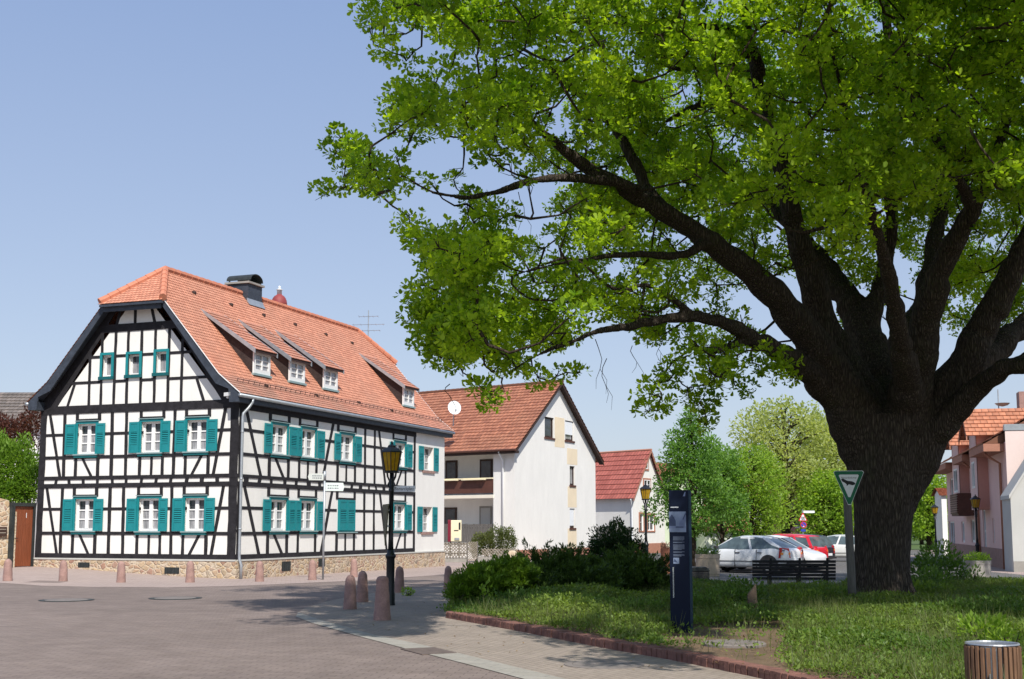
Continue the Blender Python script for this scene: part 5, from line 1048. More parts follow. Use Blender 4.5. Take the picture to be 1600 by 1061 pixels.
b1=bench(2.4); p=D(1239,900,36.6); b1.location=(p.x,p.y,g(p.x,p.y)); b1.rotation_euler=(0,0,R(-3)); b1['label']='black slatted park bench seen from behind, between the planting bed and the silver car'
# concrete tubs with plants, terracotta pot, grit box
def tub(loc,r,h,lab,mat,leafm,n,seed):
    t=thing('planter',lab,'planter',loc); mb=MB(); x,y,z=loc; mb.lathe(loc,[(r*.95,-.05),(r*.97,.08),(r,.1),(r,h*.8),(r*1.03,h*.82),(r*1.03,h),(r*.92,h),(r*.9,h*.9),(.02,h*.9)],24); mb.build('tub',M[mat],t,smooth=False)
    a=nr.rand(n)*6.28; q=np.sqrt(nr.rand(n))*r*.95; hh=nr.rand(n)**1.5*.38; P_=np.stack([x+q*np.cos(a),y+q*np.sin(a),z+h*.92+hh*(1-.5*q/r)],1); d=rand_dirs(n,.5); d[:,0]+=np.cos(a)*.5; d[:,1]+=np.sin(a)*.5
    leaf_obj('plants',P_,d,.10,.05,M[leafm],t); return t
p=G(1535,910); tub((p.x,p.y+.4,p.z),.42,.68,'round pale concrete tub with plants at the edge of the bed, before the pink house','concrete','lime leaf',420,1)
p=D(1106,897,45); tub((p.x,p.y,g(p.x,p.y)),.43,.80,'round sandstone coloured tub with rose plants beside the silver car front','sandstone','shrub leaf',420,2)
p=D(1040.5,895,48); TP=tub((p.x,p.y,g(p.x,p.y)),.19,.95,'slim terracotta planter column just left of the information column','terracotta','flower',160,3)
p=D(1094,893,41); mb=MB(); f=Fr(p,(1,-.05),(-.05,-1)); zg=g(p.x,p.y); GBX=thing('grit_box','low dark grit box with rounded lid between information column and sandstone tub','grit box',(p.x,p.y,zg)); mb.box(f,-.34,.30,-.4,0,zg-.05,zg+.30); mb.build('body',M['plastic'],GBX,bevel=.03); mb=MB(); mb.poly(f,[(-.36,zg+.30),(.32,zg+.30),(.30,zg+.38),(.2,zg+.44),(-.2,zg+.45),(-.33,zg+.38)],-.42,.02); mb.build('lid',M['iron mid'],GBX,bevel=.02)
# ================================================================ cars
def car(paint,lab,px,Y,head,kind='hatch'):
    p=D(px,880,Y); t=thing('parked_car','','car',(0,0,0),'cars parked along the square'); t['label']=lab
    wag=kind=='wagon'; ht={'hatch':1.39,'wagon':1.45}[kind]
    # lower body loft: x, half width, underside, shoulder
    S=[(-2.02,.70,.42,.80),(-1.95,.79,.30,.95),(-1.6,.845,.22,1.0),(-.9,.855,.20,.99),(0,.86,.19,.975),(.75,.86,.19,.945),(1.10,.85,.20,.90),(1.55,.83,.22,.80),(1.88,.76,.25,.69),(2.02,.62,.32,.58)]
    def ring(x,w,zb,zt): return [(x,s*yy,zz) for s,yy,zz in [(-1,w*.86,zb),(-1,w*.98,zb+.10),(-1,w,zb+(zt-zb)*.45),(-1,w*.985,zb+(zt-zb)*.72),(-1,w*.93,zt-.03),(-1,w*.80,zt),(1,w*.80,zt),(1,w*.93,zt-.03),(1,w*.985,zb+(zt-zb)*.72),(1,w,zb+(zt-zb)*.45),(1,w*.98,zb+.10),(1,w*.86,zb)]]
    def loft(rings,cap=True):
        k=len(rings[0]); vs=[v for r in rings for v in r]; fs=[]
        for j in range(len(rings)-1):
            for i in range(k): fs.append((j*k+i,j*k+(i+1)%k,(j+1)*k+(i+1)%k,(j+1)*k+i))
        if cap: fs.append(tuple(range(k))); fs.append(tuple((len(rings)-1)*k+i for i in range(k)))
        return vs,fs
    mb=MB(); mb.addmesh(*loft([ring(*s) for s in S])); b=mb.build('body',M[paint],t,smooth=True); b.modifiers.new('s','SUBSURF').render_levels=2; b.modifiers['s'].levels=1
    # greenhouse
    gb=[(-1.93 if wag else -1.90,.76,.92),(-1.0,.79,.93),(0,.80,.915),(1.18,.74,.885)]; gt=[(-1.66 if wag else -1.08,.56,ht-.07),(-.62,.60,ht-.01),(-.05,.61,ht),(.34,.57,ht-.05)]
    rings=[]
    for (xb,wb,zb),(xt,wt,zt) in zip(gb,gt): rings.append([(xb,-wb,zb-.06),(xb,-wb,zb),(xt,-wt,zt),(xt,wt,zt),(xb,wb,zb),(xb,wb,zb-.06)])
    mb=MB(); mb.addmesh(*loft(rings)); mb.build('windows',M['car glass'],t)
    mb=MB(); rr=[]
    for xt,wt,zt in gt: 
        e=.03 if xt not in(gt[0][0],gt[-1][0]) else .02
        rr.append([(xt,-wt-.035,zt-.085),(xt,-wt-.01,zt-.02),(xt,-wt*.82,zt+e),(xt,0,zt+e+.025),(xt,wt*.82,zt+e),(xt,wt+.01,zt-.02),(xt,wt+.035,zt-.085)])
    mb.addmesh(*loft(rr)); o=mb.build('roof',M[paint],t,smooth=True)
    mb=MB()
    def pil(i0,f0,wd):   # pillar strip on both sides
        for s in (-1,1):
            def at(l,f): 
                j=min(int(f),2); q=f-j; return [l[j][k]+(l[j+1][k]-l[j][k])*q for k in range(3)]
            B,T_=at(gb,i0),at(gt,f0); B2=[B[0]+wd,B[1],B[2]]; T2=[T_[0]+wd*.8,T_[1],T_[2]]
            q=[(B[0]-wd/2,s*(B[1]+.012),B[2]-.03),(B[0]+wd/2,s*(B[1]+.012),B[2]-.03),(T_[0]+wd*.4,s*(T_[1]+.012),T_[2]),(T_[0]-wd*.4,s*(T_[1]+.012),T_[2])]
            q2=[(x,y-s*.06,z) for x,y,z in q]; mb=MB(); mb.hexa(q+q2); mb.build('pillar',M[paint],t)
    pil(0.10,0.10,.26 if not wag else .16); pil(1.45,1.45,.10); pil(3,3,.09)
    if wag: pil(.72,.72,.10)
    for xx in (-1.28,1.27):
        for s in (-1,1):
            w=MB(); c=Vector((xx,s*.74,.31)); 
            prof=[(.20,-.10),(.305,-.09),(.315,-.05),(.315,.05),(.30,.095),(.205,.105)]; n=22; vs=[];fs=[]
            for r_,d in prof:
                for k in range(n): a=2*math.pi*k/n; vs.append((c.x+r_*math.cos(a),c.y+s*d,c.z+r_*math.sin(a)))
            for j in range(len(prof)-1):
                for k in range(n): fs.append((j*n+k,j*n+(k+1)%n,(j+1)*n+(k+1)%n,(j+1)*n+k))
            w.addmesh(vs,fs); wh=w.build('wheel',M['tyre'],t,smooth=True)
            w=MB(); 
            for k in range(5):
                a=2*math.pi*k/5; ca,sa=math.cos(a),math.sin(a); w.hexa([(c.x+r_*ca-q*sa,c.y+s*d,c.z+r_*sa+q*ca) for d in (.07,.095) for r_,q in ((.02,-.03),(.205,-.045),(.205,.045),(.02,.03))])
            vs=[];fs=[]
            for r_,d in ((.21,.10),(.19,.10),(.18,.05),(.02,.05)):
                for k in range(n): a=2*math.pi*k/n; vs.append((c.x+r_*math.cos(a),c.y+s*d,c.z+r_*math.sin(a)))
            for j in range(3):
                for k in range(n): fs.append((j*n+k,j*n+(k+1)%n,(j+1)*n+(k+1)%n,(j+1)*n+k))
            w.addmesh(vs,fs); w.build('rim',M['rim'],wh)
            w=MB(); vs=[(xx+.385*math.cos(a),s*.855,.33+.385*math.sin(a)) for a in np.linspace(-.25,math.pi+.25,18)]+[(xx+.385*math.cos(a),s*.70,.33+.385*math.sin(a)) for a in np.linspace(-.25,math.pi+.25,18)]
            w.addmesh(vs,[tuple(range(18)),tuple(range(18,36))]+[(i,i+1,19+i,18+i) for i in range(17)]); w.build('wheel_arch',M['plastic'],t)
    for s in (-1,1):
        w=MB(); w.hexa([(-2.04,s*.50,.60),(-1.72,s*.872,.60),(-1.66,s*.78,.60),(-1.90,s*.46,.60),(-1.99,s*.52,.96),(-1.76,s*.845,.99),(-1.70,s*.74,.99),(-1.88,s*.50,.96)]); tl=w.build('tail_light',M['tail red'],t)
        w=MB(); w.hexa([(-2.05,s*.53,.72),(-1.80,s*.872,.72),(-1.78,s*.82,.72),(-1.95,s*.52,.72),(-2.045,s*.53,.80),(-1.80,s*.868,.80),(-1.78,s*.82,.80),(-1.95,s*.52,.80)]); w.build('indicator',M['lamp orange'],tl)
        w=MB(); w.hexa([(2.0,s*.40,.52),(1.80,s*.765,.52),(1.70,s*.72,.52),(1.9,s*.38,.52),(1.93,s*.44,.66),(1.62,s*.78,.72),(1.58,s*.70,.72),(1.85,s*.42,.66)]); w.build('headlight',M['lamp clear'],t)
        w=MB(); w.hexa([(.82,s*.80,.92),(1.0,s*.80,.92),(.96,s*.98,.92),(.84,s*.98,.92),(.82,s*.80,1.03),(1.0,s*.80,1.01),(.96,s*.98,1.03),(.84,s*.98,1.04)]); w.build('mirror',M['plastic'],t,bevel=.02)
        for xx in (.0,-.92): w=MB(); w.box(ID,xx-.09,xx+.09,*sorted((s*.845,s*.872)),.77,.80); w.build('door_handle',M['plastic'],t)
        w=MB()
        for xx in (1.0,.12,-.78): w.hexa([(xx,s*.80,.24),(xx+.012,s*.80,.24),(xx+.012,s*.865,.24),(xx,s*.865,.24),(xx-.02,s*.80,.90),(xx-.008,s*.80,.90),(xx-.008,s*.853,.90),(xx-.02,s*.853,.90)])
        w.box(ID,-1.2,1.1,*sorted((s*.80,s*.868)),.45,.475); w.build('door_seams',M['plastic'],t)
    w=MB(); w.box(ID,-2.03,-1.96,-.26,.26,.50,.61); w.build('number_plate',M['sign white'],t); w=MB(); w.box(ID,-2.05,-1.9,-.70,.70,.36,.44); w.build('bumper_strip',M['plastic'],t)
    a=math.atan2(head[1],head[0]); t.location=(p.x,p.y,g(p.x,p.y)+.015); t.rotation_euler=(0,0,a); return t
hd=(-.80,.60)
car('car silver','silver hatchback parked nearest, its side to the bench',1168,49.0,hd)
car('car wine','dark red car almost hidden behind the silver hatchback, only its tail showing',1174,51.2,hd)
car('car silver pale','pale silver car facing right, bonnet and headlight in front of the red car',1214,52.8,(.80,-.60))
car('car red','bright red estate car parked between the pale silver car and the black car',1219,56,hd,'wagon')
car('car black','black estate car with red tail light beyond the red car',1233,58.6,hd,'wagon')
car('car white','white car beyond the black one, partly hidden by the wooden post',1326,68,(.95,-.3))
# ================================================================ the oak
OB=D(1380,900,27.0); OX,OY=OB.x,27.0
OAK=thing('oak_tree','huge old oak with dark furrowed trunk and wide bright green crown','tree',(OX,OY,0))
def LM(*q): return [(D(px,py,Y),r*Y/F_PX) for px,py,Y,r in q]
limbs=[
 LM((1380,975,27,60),(1379,950,27,48),(1378,925,27,43.5),(1378,890,27,42),(1379,840,27,42.5),(1381,790,27,46),(1383,740,27,50),(1386,690,27,56),(1388,650,27,55)),
 LM((1385,720,27,52),(1352,670,27,50),(1322,620,26.8,42),(1292,565,26.4,36),(1255,515,25.9,31),(1205,455,25.3,27),(1145,405,24.7,23),(1085,362,24.2,19),(1030,330,23.8,17),(985,300,23.4,15),(930,270,23,12.5),(880,235,22.6,10),(840,200,22.2,7),(800,150,21.8,5),(770,110,21.5,3)),
 LM((1372,770,27,40),(1345,695,27,40),(1303,622,26.6,30),(1262,578,26.0,23),(1225,553,25.2,19),(1185,530,24.4,15.5),(1140,507,23.7,13),(1090,496,23.2,11),(1040,497,22.8,9.5),(985,510,22.4,8),(935,517,22,6.5),(885,538,21.7,5),(830,560,21.4,3.5),(785,590,21.2,2.2)),
 LM((1000,300,23.4,13),(960,286,22.9,11),(915,280,22.5,9.5),(870,277,22.2,8),(825,284,22,7),(780,300,21.8,6.5),(735,308,21.6,5.5),(690,304,21.4,4.5),(655,290,21.2,3.5),(628,274,21.1,2.8),(606,290,21,2.2),(580,296,20.9,1.6),(550,292,20.8,1.2)),
 LM((1040,335,24,15),(1010,290,24.2,12),(985,240,24.4,11),(950,185,24.6,10),(905,145,24.8,8),(870,115,25,5.5),(820,85,25.2,3.5),(760,60,25.4,2)),
 LM((1360,640,27.2,40),(1318,570,27.4,34),(1290,510,27.4,29),(1268,445,27.2,25),(1250,385,27,22),(1237,330,26.8,19),(1222,265,26.6,16),(1200,190,26.4,14),(1180,110,26.2,11),(1165,30,26,9),(1150,-60,25.8,6),(1140,-140,25.6,3)),
 LM((1392,660,27.5,45),(1372,590,28.2,36),(1352,530,28.8,33),(1330,480,29.4,27),(1300,430,30,20),(1265,385,30.6,15),(1225,340,31.2,11),(1180,290,32,7),(1130,240,32.8,4)),
 LM((1352,520,28.8,24),(1368,470,29,19),(1385,415,29.2,15),(1392,350,29.2,12.5),(1392,270,29,11),(1392,180,28.8,10),(1390,90,28.6,9.5),(1383,0,28.4,8),(1375,-90,28.2,5),(1370,-180,28,3)),
 LM((1410,670,26.8,50),(1425,600,26.3,36),(1437,540,25.9,31),(1450,480,25.5,27),(1468,430,25.2,24),(1490,380,24.9,21),(1520,325,24.6,17),(1550,270,24.2,13),(1570,200,23.8,10),(1580,120,23.4,8),(1585,40,23,6),(1585,-60,22.6,4)),
 LM((1450,480,25.5,22),(1452,430,26,18),(1462,370,26.6,15),(1475,300,27.2,12.5),(1485,220,27.8,10),(1490,130,28.4,7),(1490,30,29,5),(1492,-80,29.6,3)),
 LM((1398,775,27,40),(1420,720,27,48),(1440,680,26.9,48),(1468,640,26.8,42),(1500,585,26.6,36),(1530,525,26.4,30),(1560,465,26.2,26),(1590,405,26,22),(1625,340,25.8,18),(1665,270,25.6,14),(1710,190,25.4,10),(1750,110,25.2,6),(1780,30,25,3)),
 LM((1430,690,27,38),(1478,628,26.9,34),(1520,575,27.4,27),(1560,540,28,23),(1600,510,28.6,20),(1660,470,29.2,16),(1730,430,30,12),(1800,390,30.6,8),(1870,360,31.2,4)),
 LM((1400,790,27,36),(1425,735,26.9,38),(1458,682,26.7,31),(1500,635,26.2,23),(1535,600,25.6,19),(1570,577,25,16),(1615,565,24.4,14),(1680,550,23.8,11),(1760,530,23.2,8),(1840,500,22.6,5),(1900,470,22,3)),
 LM((1540,600,25.4,14),(1560,575,25.8,12),(1600,560,26.2,10),(1680,520,26.8,7),(1760,480,27.4,4)),
 LM((1190,120,26.2,11),(1165,55,25.6,9.5),(1110,45,25,8.5),(1050,38,24.5,8),(980,38,24,7.5),(920,33,23.6,6.5),(860,30,23.2,5),(800,45,22.8,3.5),(730,50,22.4,2.2),(660,35,22,1.4)),
 LM((1170,85,26,8),(1120,95,25.6,6),(1075,108,25.2,5),(1030,100,24.8,4),(985,80,24.4,3)),
 LM((1185,532,24.3,9),(1150,537,24,8),(1110,548,23.6,6.5),(1082,545,23.3,5),(1060,560,23.1,3.5),(1035,580,22.9,2)),
 LM((1090,497,23.2,7),(1055,470,22.8,6),(1010,445,22.4,5),(960,452,22,4.5),(900,405,21.7,4.5),(860,410,21.4,3.5),(800,432,21,2.4),(750,440,20.8,1.5)),
 LM((1145,405,24.7,13),(1110,380,24.3,11),(1060,400,23.7,8),(1000,397,23,6.5),(940,402,22.4,5.5),(880,410,22,4.5),(820,425,21.6,3)),
 LM((1395,640,28,30),(1415,560,29.5,22),(1400,540,31,16),(1420,500,32.5,12),(1450,450,34,8),(1480,390,35.5,4)),
 LM((1380,650,28,30),(1340,600,29.5,20),(1290,560,31,13),(1240,500,32.5,9),(1200,430,34,5)),
 LM((1420,620,26,30),(1410,540,24.5,20),(1390,440,23,14),(1360,330,21.5,10),(1330,210,20,7),(1300,80,19,4)),
 LM((1520,325,24.6,12),(1470,230,23,9),(1430,130,21.6,6),(1400,30,20.4,3)),
 LM((1205,190,26.4,10),(1150,170,25.4,8),(1090,165,24.6,6),(1040,190,24,4)),
 LM((1390,250,29,8),(1330,240,28,6),(1270,250,27,4)),
 LM((1395,300,29,9),(1450,285,28,7),(1520,280,27,5),(1600,290,26,3)),
]
mb=MB()
for k,l in enumerate(limbs):
    pts=[p for p,_ in l]; rr=[r*(.86 if k else 1) for _,r in l]
    P2=[];R2=[]                       # resample with a little wander
    for i in range(len(pts)-1):
        n=max(1,int((pts[i+1]-pts[i]).length/.22)); a0=pts[max(0,i-1)];a1=pts[i];a2=pts[i+1];a3=pts[min(len(pts)-1,i+2)]
        for j in range(n):
            t=j/n; P2.append(.5*((2*a1)+(a2-a0)*t+(2*a0-5*a1+4*a2-a3)*t*t+(3*a1-a0-3*a2+a3)*t**3)); R2.append(rr[i]+(rr[i+1]-rr[i])*t)
    P2.append(pts[-1]);R2.append(rr[-1])
    if k: P2=[p+Vector(nr.normal(size=3))*min(.03,R2[i]*.14) for i,p in enumerate(P2)]; R2=[max(.018,r*rnd.uniform(.93,1.09)) for r in R2]
    limbs[k]=(P2,R2); mb.tube(P2,R2,18 if k==0 else 12)
# root flare and burrs
for k in range(9):
    t=2*math.pi*k/9+rnd.uniform(-.2,.2); u=Vector((math.cos(t),math.sin(t),0)); b=Vector((OX,OY,0)); mb.tube([b+u*.45+Vector((0,0,.95)),b+u*.53+Vector((0,0,.4)),b+u*.68+Vector((0,0,.05)),b+u*.95+Vector((0,0,-.2))],[.12,.15,.17,.1],8)
for px,py,r in ((1352,640,.14),):
    p=D(px,py,26.75); 
    mb.lathe(p,[(r*math.cos(a),r*math.sin(a)) for a in np.linspace(-1.5,1.5,8)],12)
trunk=mb.build('trunk',M['oak bark'],OAK,smooth=True)
rm=trunk.modifiers.new('blend','REMESH'); rm.mode='VOXEL'; rm.voxel_size=.036; rm.use_smooth_shade=True
smo=trunk.modifiers.new('soft','SMOOTH'); smo.iterations=6; smo.factor=.5
tx=bpy.data.textures.new('bark lumps','CLOUDS'); tx.noise_scale=.25; tx.noise_depth=3
dm=trunk.modifiers.new('lumps','DISPLACE'); dm.texture=tx; dm.strength=.045; dm.texture_coords='GLOBAL'
# --- where the foliage clumps sit
OUT=[(572,8),(566,30),(590,48),(600,95),(640,60),(690,70),(700,110),(640,112),(606,120),(596,170),(612,215),(690,215),(740,250),(700,275),(650,262),(600,232),(585,232),(560,200),(530,190),(512,215),(503,232),(520,268),(495,292),(500,308),(560,306),(600,312),(640,322),(700,320),(735,330),(700,345),(660,325),(632,350),(632,378),(668,415),(650,450),(640,462),(644,492),(652,545),(672,575),(700,585),(735,580),(768,600),(772,634),(800,620),(795,570),(850,555),(900,560),(912,585),(935,560),(950,530),(1020,540),(1005,560),(1030,620),(1018,650),(1042,640),(1052,590),(1085,575),(1098,640),(1115,650),(1130,600),(1160,620),(1172,570),(1230,575),(1300,545),(1360,520),(1420,470),(1480,520),(1540,430),(1600,545),(1680,560),(1800,560),(1950,420),(1990,100),(1960,-160),(1700,-330),(1380,-380),(1050,-330),(760,-230),(640,-120)]
HOLES=[([(868,165),(905,165),(912,190),(895,215),(870,225)],.02),([(1040,108),(1085,120),(1110,150),(1075,182),(1045,190),(1030,150)],.03),([(800,292),(870,290),(890,310),(880,345),(830,352),(800,330)],.04),([(906,520),(1000,522),(1010,560),(985,600),(940,580)],.05),([(740,235),(775,240),(770,262),(742,268)],.1),([(690,345),(712,345),(705,365),(690,372)],.1),([(1320,0),(1350,0),(1350,40),(1325,45)],.15),([(690,112),(730,120),(720,150),(698,150)],.3),([(920,590),(1010,590),(1000,700),(900,700)],.0),([(1050,590),(1085,590),(1085,700),(1045,700)],0)]
def inpoly(px,py,poly):
    c=False
    for i in range(len(poly)):
        (x1,y1),(x2,y2)=poly[i],poly[i-1]
        if (y1>py)!=(y2>py) and px<(x2-x1)*(py-y1)/(y2-y1)+x1: c=not c
    return c
def shade_pt(p):                          # where the sun throws p's shadow on the ground
    k=p.z/math.tan(SUN_EL); return p.x-SUN_AZ[0]*k,p.y-SUN_AZ[1]*k
LIT=[[tuple(G(*q).xy) for q in ((1215,1000),(1250,972),(1330,968),(1420,975),(1500,985),(1510,1010),(1500,1075),(1400,1085),(1290,1058),(1215,1030))]]
LIT.append([(-30,41.5),(40,41.5),(40,75),(-30,75)])
LIT.append([tuple(G(*q).xy) for q in ((690,968),(760,978),(850,1000),(800,1010),(830,1035),(940,1050),(1060,1048),(1100,1070),(900,1100),(700,1040),(625,1008),(668,985))])
LIT.append([tuple(G(*q).xy) for q in ((300,930),(392,925),(392,975),(480,990),(580,1004),(650,1018),(500,1061),(200,1061))])
LIT.append([tuple(G(*q).xy) for q in ((480,919),(600,907),(720,899),(820,893),(900,885),(500,890),(380,905))])
rr_=random.Random(5); clumps=[]
CR,CH=12.8,8.2; CZ=8.4
def try_clump(px,py,Y,r):
    p=D(px,py,Y)
    if p.z<2.6: return False
    sx,sy=shade_pt(p)
    for L_ in LIT:
        if inpoly(sx,sy,L_): return rr_.random()<.05 and clumps.append((p,r*.6)) is None
    clumps.append((p,r)); return True
LV=[]
for P2,R2 in limbs[1:]:
    for p,r in zip(P2,R2):
        if r>.055: 
            d_=p.y*_cp+(p.z-EYE)*_sp; qx=800+F_PX*p.x/d_; qy=CY-F_PX*(-p.y*_sp+(p.z-EYE)*_cp)/d_
            if qy>(335 if qx>1000 else 215) and (r>.10 or qx<1010): LV.append((qx,qy,r*F_PX/p.y,p.y))
LV=np.array(LV)
def hides_limb(px,py,Y,r):
    pr=r*F_PX/Y*.8; d=np.hypot(LV[:,0]-px,LV[:,1]-py); return bool(np.any((d<LV[:,2]+pr)&(Y<LV[:,3]-.1)))
def clear(px,py,rp):
    o=[(px+rp*c,py+rp*s) for c,s in ((0,0),(.75,0),(-.75,0),(0,.75),(0,-.75))]
    return all(inpoly(*q,OUT) for q in o) and not any(any(inpoly(*q,h) for q in o) and rr_.random()>f for h,f in HOLES)
n=0; tries=0
while n<1060 and tries<60000:
    tries+=1; px=rr_.uniform(490,1990); py=rr_.uniform(-380,660)
    small=n>760; r=rr_.uniform(.15,.27) if small else rr_.uniform(.26,.52)
    if px<650 and 180<py<330: continue
    if not clear(px,py,(.6 if small else 1)*r*F_PX/24): continue
    if small and clear(px,py,60) and rr_.random()<.6: continue
    dx=(px-1380)/F_PX*26
    q=1-(dx/13.3)**2
    half=CR*math.sqrt(max(.03,q)); 
    z_=D(px,py,26).z; zz=(z_-6.5)/9.5; half*=math.sqrt(max(.12,1-max(0,zz)**2*.95))
    t=rr_.uniform(-1,1); t=math.copysign(abs(t)**.75,t); Y=26+t*half*.92
    if px<760: Y=rr_.uniform(19.6,24.5) if rr_.random()<.7 else rr_.uniform(24.5,28)
    if py>470 and px<1250: Y=min(Y,rr_.uniform(20.5,25.5))
    if py>430 and px>1290 and abs(Y-27)<4: continue
    if Y<17.5: continue
    if px<1000 and rr_.random()<.22: continue
    if py>400 and px>1000 and hides_limb(px,py,Y,r): continue
    if px>640 and hides_limb(px,py,Y,r) and rr_.random()<(.95 if px>1000 else .72): continue
    if py>400 and px>1000 and rr_.random()<.35: continue
    if py>330 and px>1200 and rr_.random()<.3: continue
    if try_clump(px,py,Y,r): n+=1
# denser foliage where the photograph shows unbroken shade under the crown, and behind the limbs
SH=[([(405,925),(470,912),(600,909),(760,905),(900,900),(905,925),(720,957),(600,962),(540,975),(470,962)],150),([(720,900),(1210,890),(1210,985),(1050,1000),(720,955)],80),([(1430,940),(1640,930),(1640,985),(1480,978)],60),([(1030,958),(1105,958),(1105,1000),(1030,1000)],34),([(800,988),(905,986),(1045,1012),(1065,1046),(930,1040)],26),([(405,960),(470,950),(660,940),(655,985),(600,998),(560,990),(500,972)],130),([(1090,925),(1215,925),(1215,985),(1090,985)],60),([(1520,1000),(1600,1000),(1600,1061),(1560,1061)],6),([(1320,905),(1430,905),(1430,948),(1320,948)],70),([(1130,905),(1320,905),(1320,945),(1130,945)],60)]
for poly,cnt in SH:
    k=0; tr=0; xs=[q[0] for q in poly]; ys=[q[1] for q in poly]
    while k<cnt and tr<9000:
        tr+=1; qx,qy=rr_.uniform(min(xs),max(xs)),rr_.uniform(min(ys),max(ys))
        if not inpoly(qx,qy,poly): continue
        q=G(qx,qy); z=rr_.uniform(3.8,12.5); h_=z/math.tan(SUN_EL); p=Vector((q.x+SUN_AZ[0]*h_,q.y+SUN_AZ[1]*h_,z))
        if p.y<9: continue
        d_=p.y*_cp+(z-EYE)*_sp; px=800+F_PX*p.x/d_; py=CY-F_PX*(-p.y*_sp+(z-EYE)*_cp)/d_
        r=rr_.uniform(.26,.50)
        if not (py<-70 and px>640 or clear(px,py,.9*r*F_PX/p.y)) or py>600 and px>1150: continue
        if p.y<17.5 and py>-70: continue
        if py>400 and px>1000 and hides_limb(px,py,p.y,r): continue
        if px>640 and hides_limb(px,py,p.y,r) and rr_.random()<(.93 if px>1000 else .72): continue
        if any(inpoly(*shade_pt(p),L_) for L_ in LIT): continue
        clumps.append((p,r)); k+=1
    print('shade fill',k,tr)
k=0
while k<330:
    px=rr_.uniform(900,1750); py=rr_.uniform(-60,430); 
    if any(inpoly(px,py,h) for h,f in HOLES): continue
    if rr_.random()<max(0,(py-300)/200): continue
    Y=rr_.uniform(28,36.5); p=D(px,py,Y)
    if p.z>18.5 or (p.x-OX)**2+(p.y-26)**2>12.6**2: continue
    clumps.append((p,rr_.uniform(.45,.75))); k+=1
for i in range(46): clumps.append((D(rr_.uniform(1470,1680),rr_.uniform(395,505),rr_.uniform(30,35)),rr_.uniform(.35,.6)))
# top and near flank of the crown, out of view: clumps added for their shade
m=0; top=[]
while m<640:
    a=rr_.uniform(0,6.283); q=math.sqrt(rr_.random())*12.4; x=OX+q*math.cos(a); y=26+q*math.sin(a); zt_=10.5+9.0*math.sqrt(max(0,1-(q/12.6)**2)); z=rr_.uniform(max(7.5,zt_-4.5),zt_); y=y if rr_.random()<.3 else rr_.uniform(14,25); x=x if rr_.random()<.5 else rr_.uniform(4,17)
    if 823-(z-EYE)/y*F_PX>-70: m+=.2; continue
    m+=1; sx,sy=shade_pt(Vector((x,y,z)))
    if any(inpoly(sx,sy,L_) for L_ in LIT): continue
    top.append((Vector((x,y,z)),rr_.uniform(.6,.95)))
clumps+=top
# hand placed sprays at the left rim and the hanging tips below the crown
for px,py,Y,r in ((515,235,20.8,.22),(528,210,20.9,.22),(545,240,20.9,.20),(540,262,20.9,.22),(560,225,21,.18),(505,295,20.8,.22),(528,292,20.8,.16),(568,290,20.9,.2),(598,308,20.9,.16),(585,262,20.9,.15),(627,238,21,.12),(580,25,22,.35),(600,75,22,.3),(635,95,22,.3),(620,150,21.6,.35),(615,190,21.4,.35),(650,200,21.4,.35),(640,345,21.2,.3),(645,375,21.2,.3),(655,470,21,.35),(650,495,21,.3),(665,540,21,.3),(770,612,20.9,.26),(763,628,20.9,.2),(745,600,20.9,.25),(885,582,21.2,.2),(905,578,21.2,.15),(1012,615,22,.24),(1008,640,22,.2),(1026,642,22,.18),(1100,600,22.5,.25),(1102,650,22.5,.2),(1112,625,22.5,.22),(1135,575,22.8,.25),(1160,605,22.8,.25),(1222,560,23.4,.3),(1240,590,23.4,.2),(840,590,21.3,.3),(800,560,21.3,.35),(700,560,21,.4),(720,520,21,.45),(690,480,21,.45),(1045,575,22.4,.3),(1075,555,22.6,.3),(1060,592,22.5,.22),(1075,618,22.5,.2),(1120,570,22.8,.25),(1190,572,23,.25),(1215,585,23.2,.22),(1150,556,23,.25),(1200,548,23.2,.25),(1090,628,22.5,.2),(1022,600,22.2,.22),(1035,628,22.2,.2),(1104,665,22.6,.16),(1228,575,23.3,.2)): clumps.append((D(px,py,Y),r))
# twigs: every clump hangs on the nearest wood
nodes_=[];
for P2,R2 in limbs[1:]:
    for p,r in zip(P2,R2):
        if r<.30: nodes_.append(p)
NP_=np.array([tuple(p) for p in nodes_]); cl=sorted(clumps,key=lambda c:float(np.min(((NP_-np.array(c[0]))**2).sum(1))))
tw=MB(); pts=NP_
for p,r in cl:
    d=((pts-np.array(p))**2).sum(1)+ (pts[:,2]>p.z+1.0)*2.0; a=Vector(pts[int(d.argmin())]); L_=(p-a).length
    if L_<.05 or L_>2.4: continue
    m=max(3,int(L_/.35)); ch=[]
    w1=Vector(nr.normal(size=3))*L_*.10
    for k in range(m+1):
        t=k/m; q=a.lerp(p,t)+w1*math.sin(t*math.pi)+Vector((0,0,-.12*L_*math.sin(t*math.pi)))+(Vector(nr.normal(size=3))*.03 if 0<k<m else Vector()); ch.append(q)
    tw.tube(ch,[max(.008,.010+.016*min(L_,3.0)*(1-k/m)) for k in range(m+1)],5,False); pts=np.vstack([pts,np.array([tuple(q) for q in ch[1:]])])
    for s in range(3):
        e=p+Vector(nr.normal(size=3))*r*.42; tw.tube([ch[-2],(ch[-2]+e)/2+Vector(nr.normal(size=3))*.05,e],[.008,.006,.003],4,False)
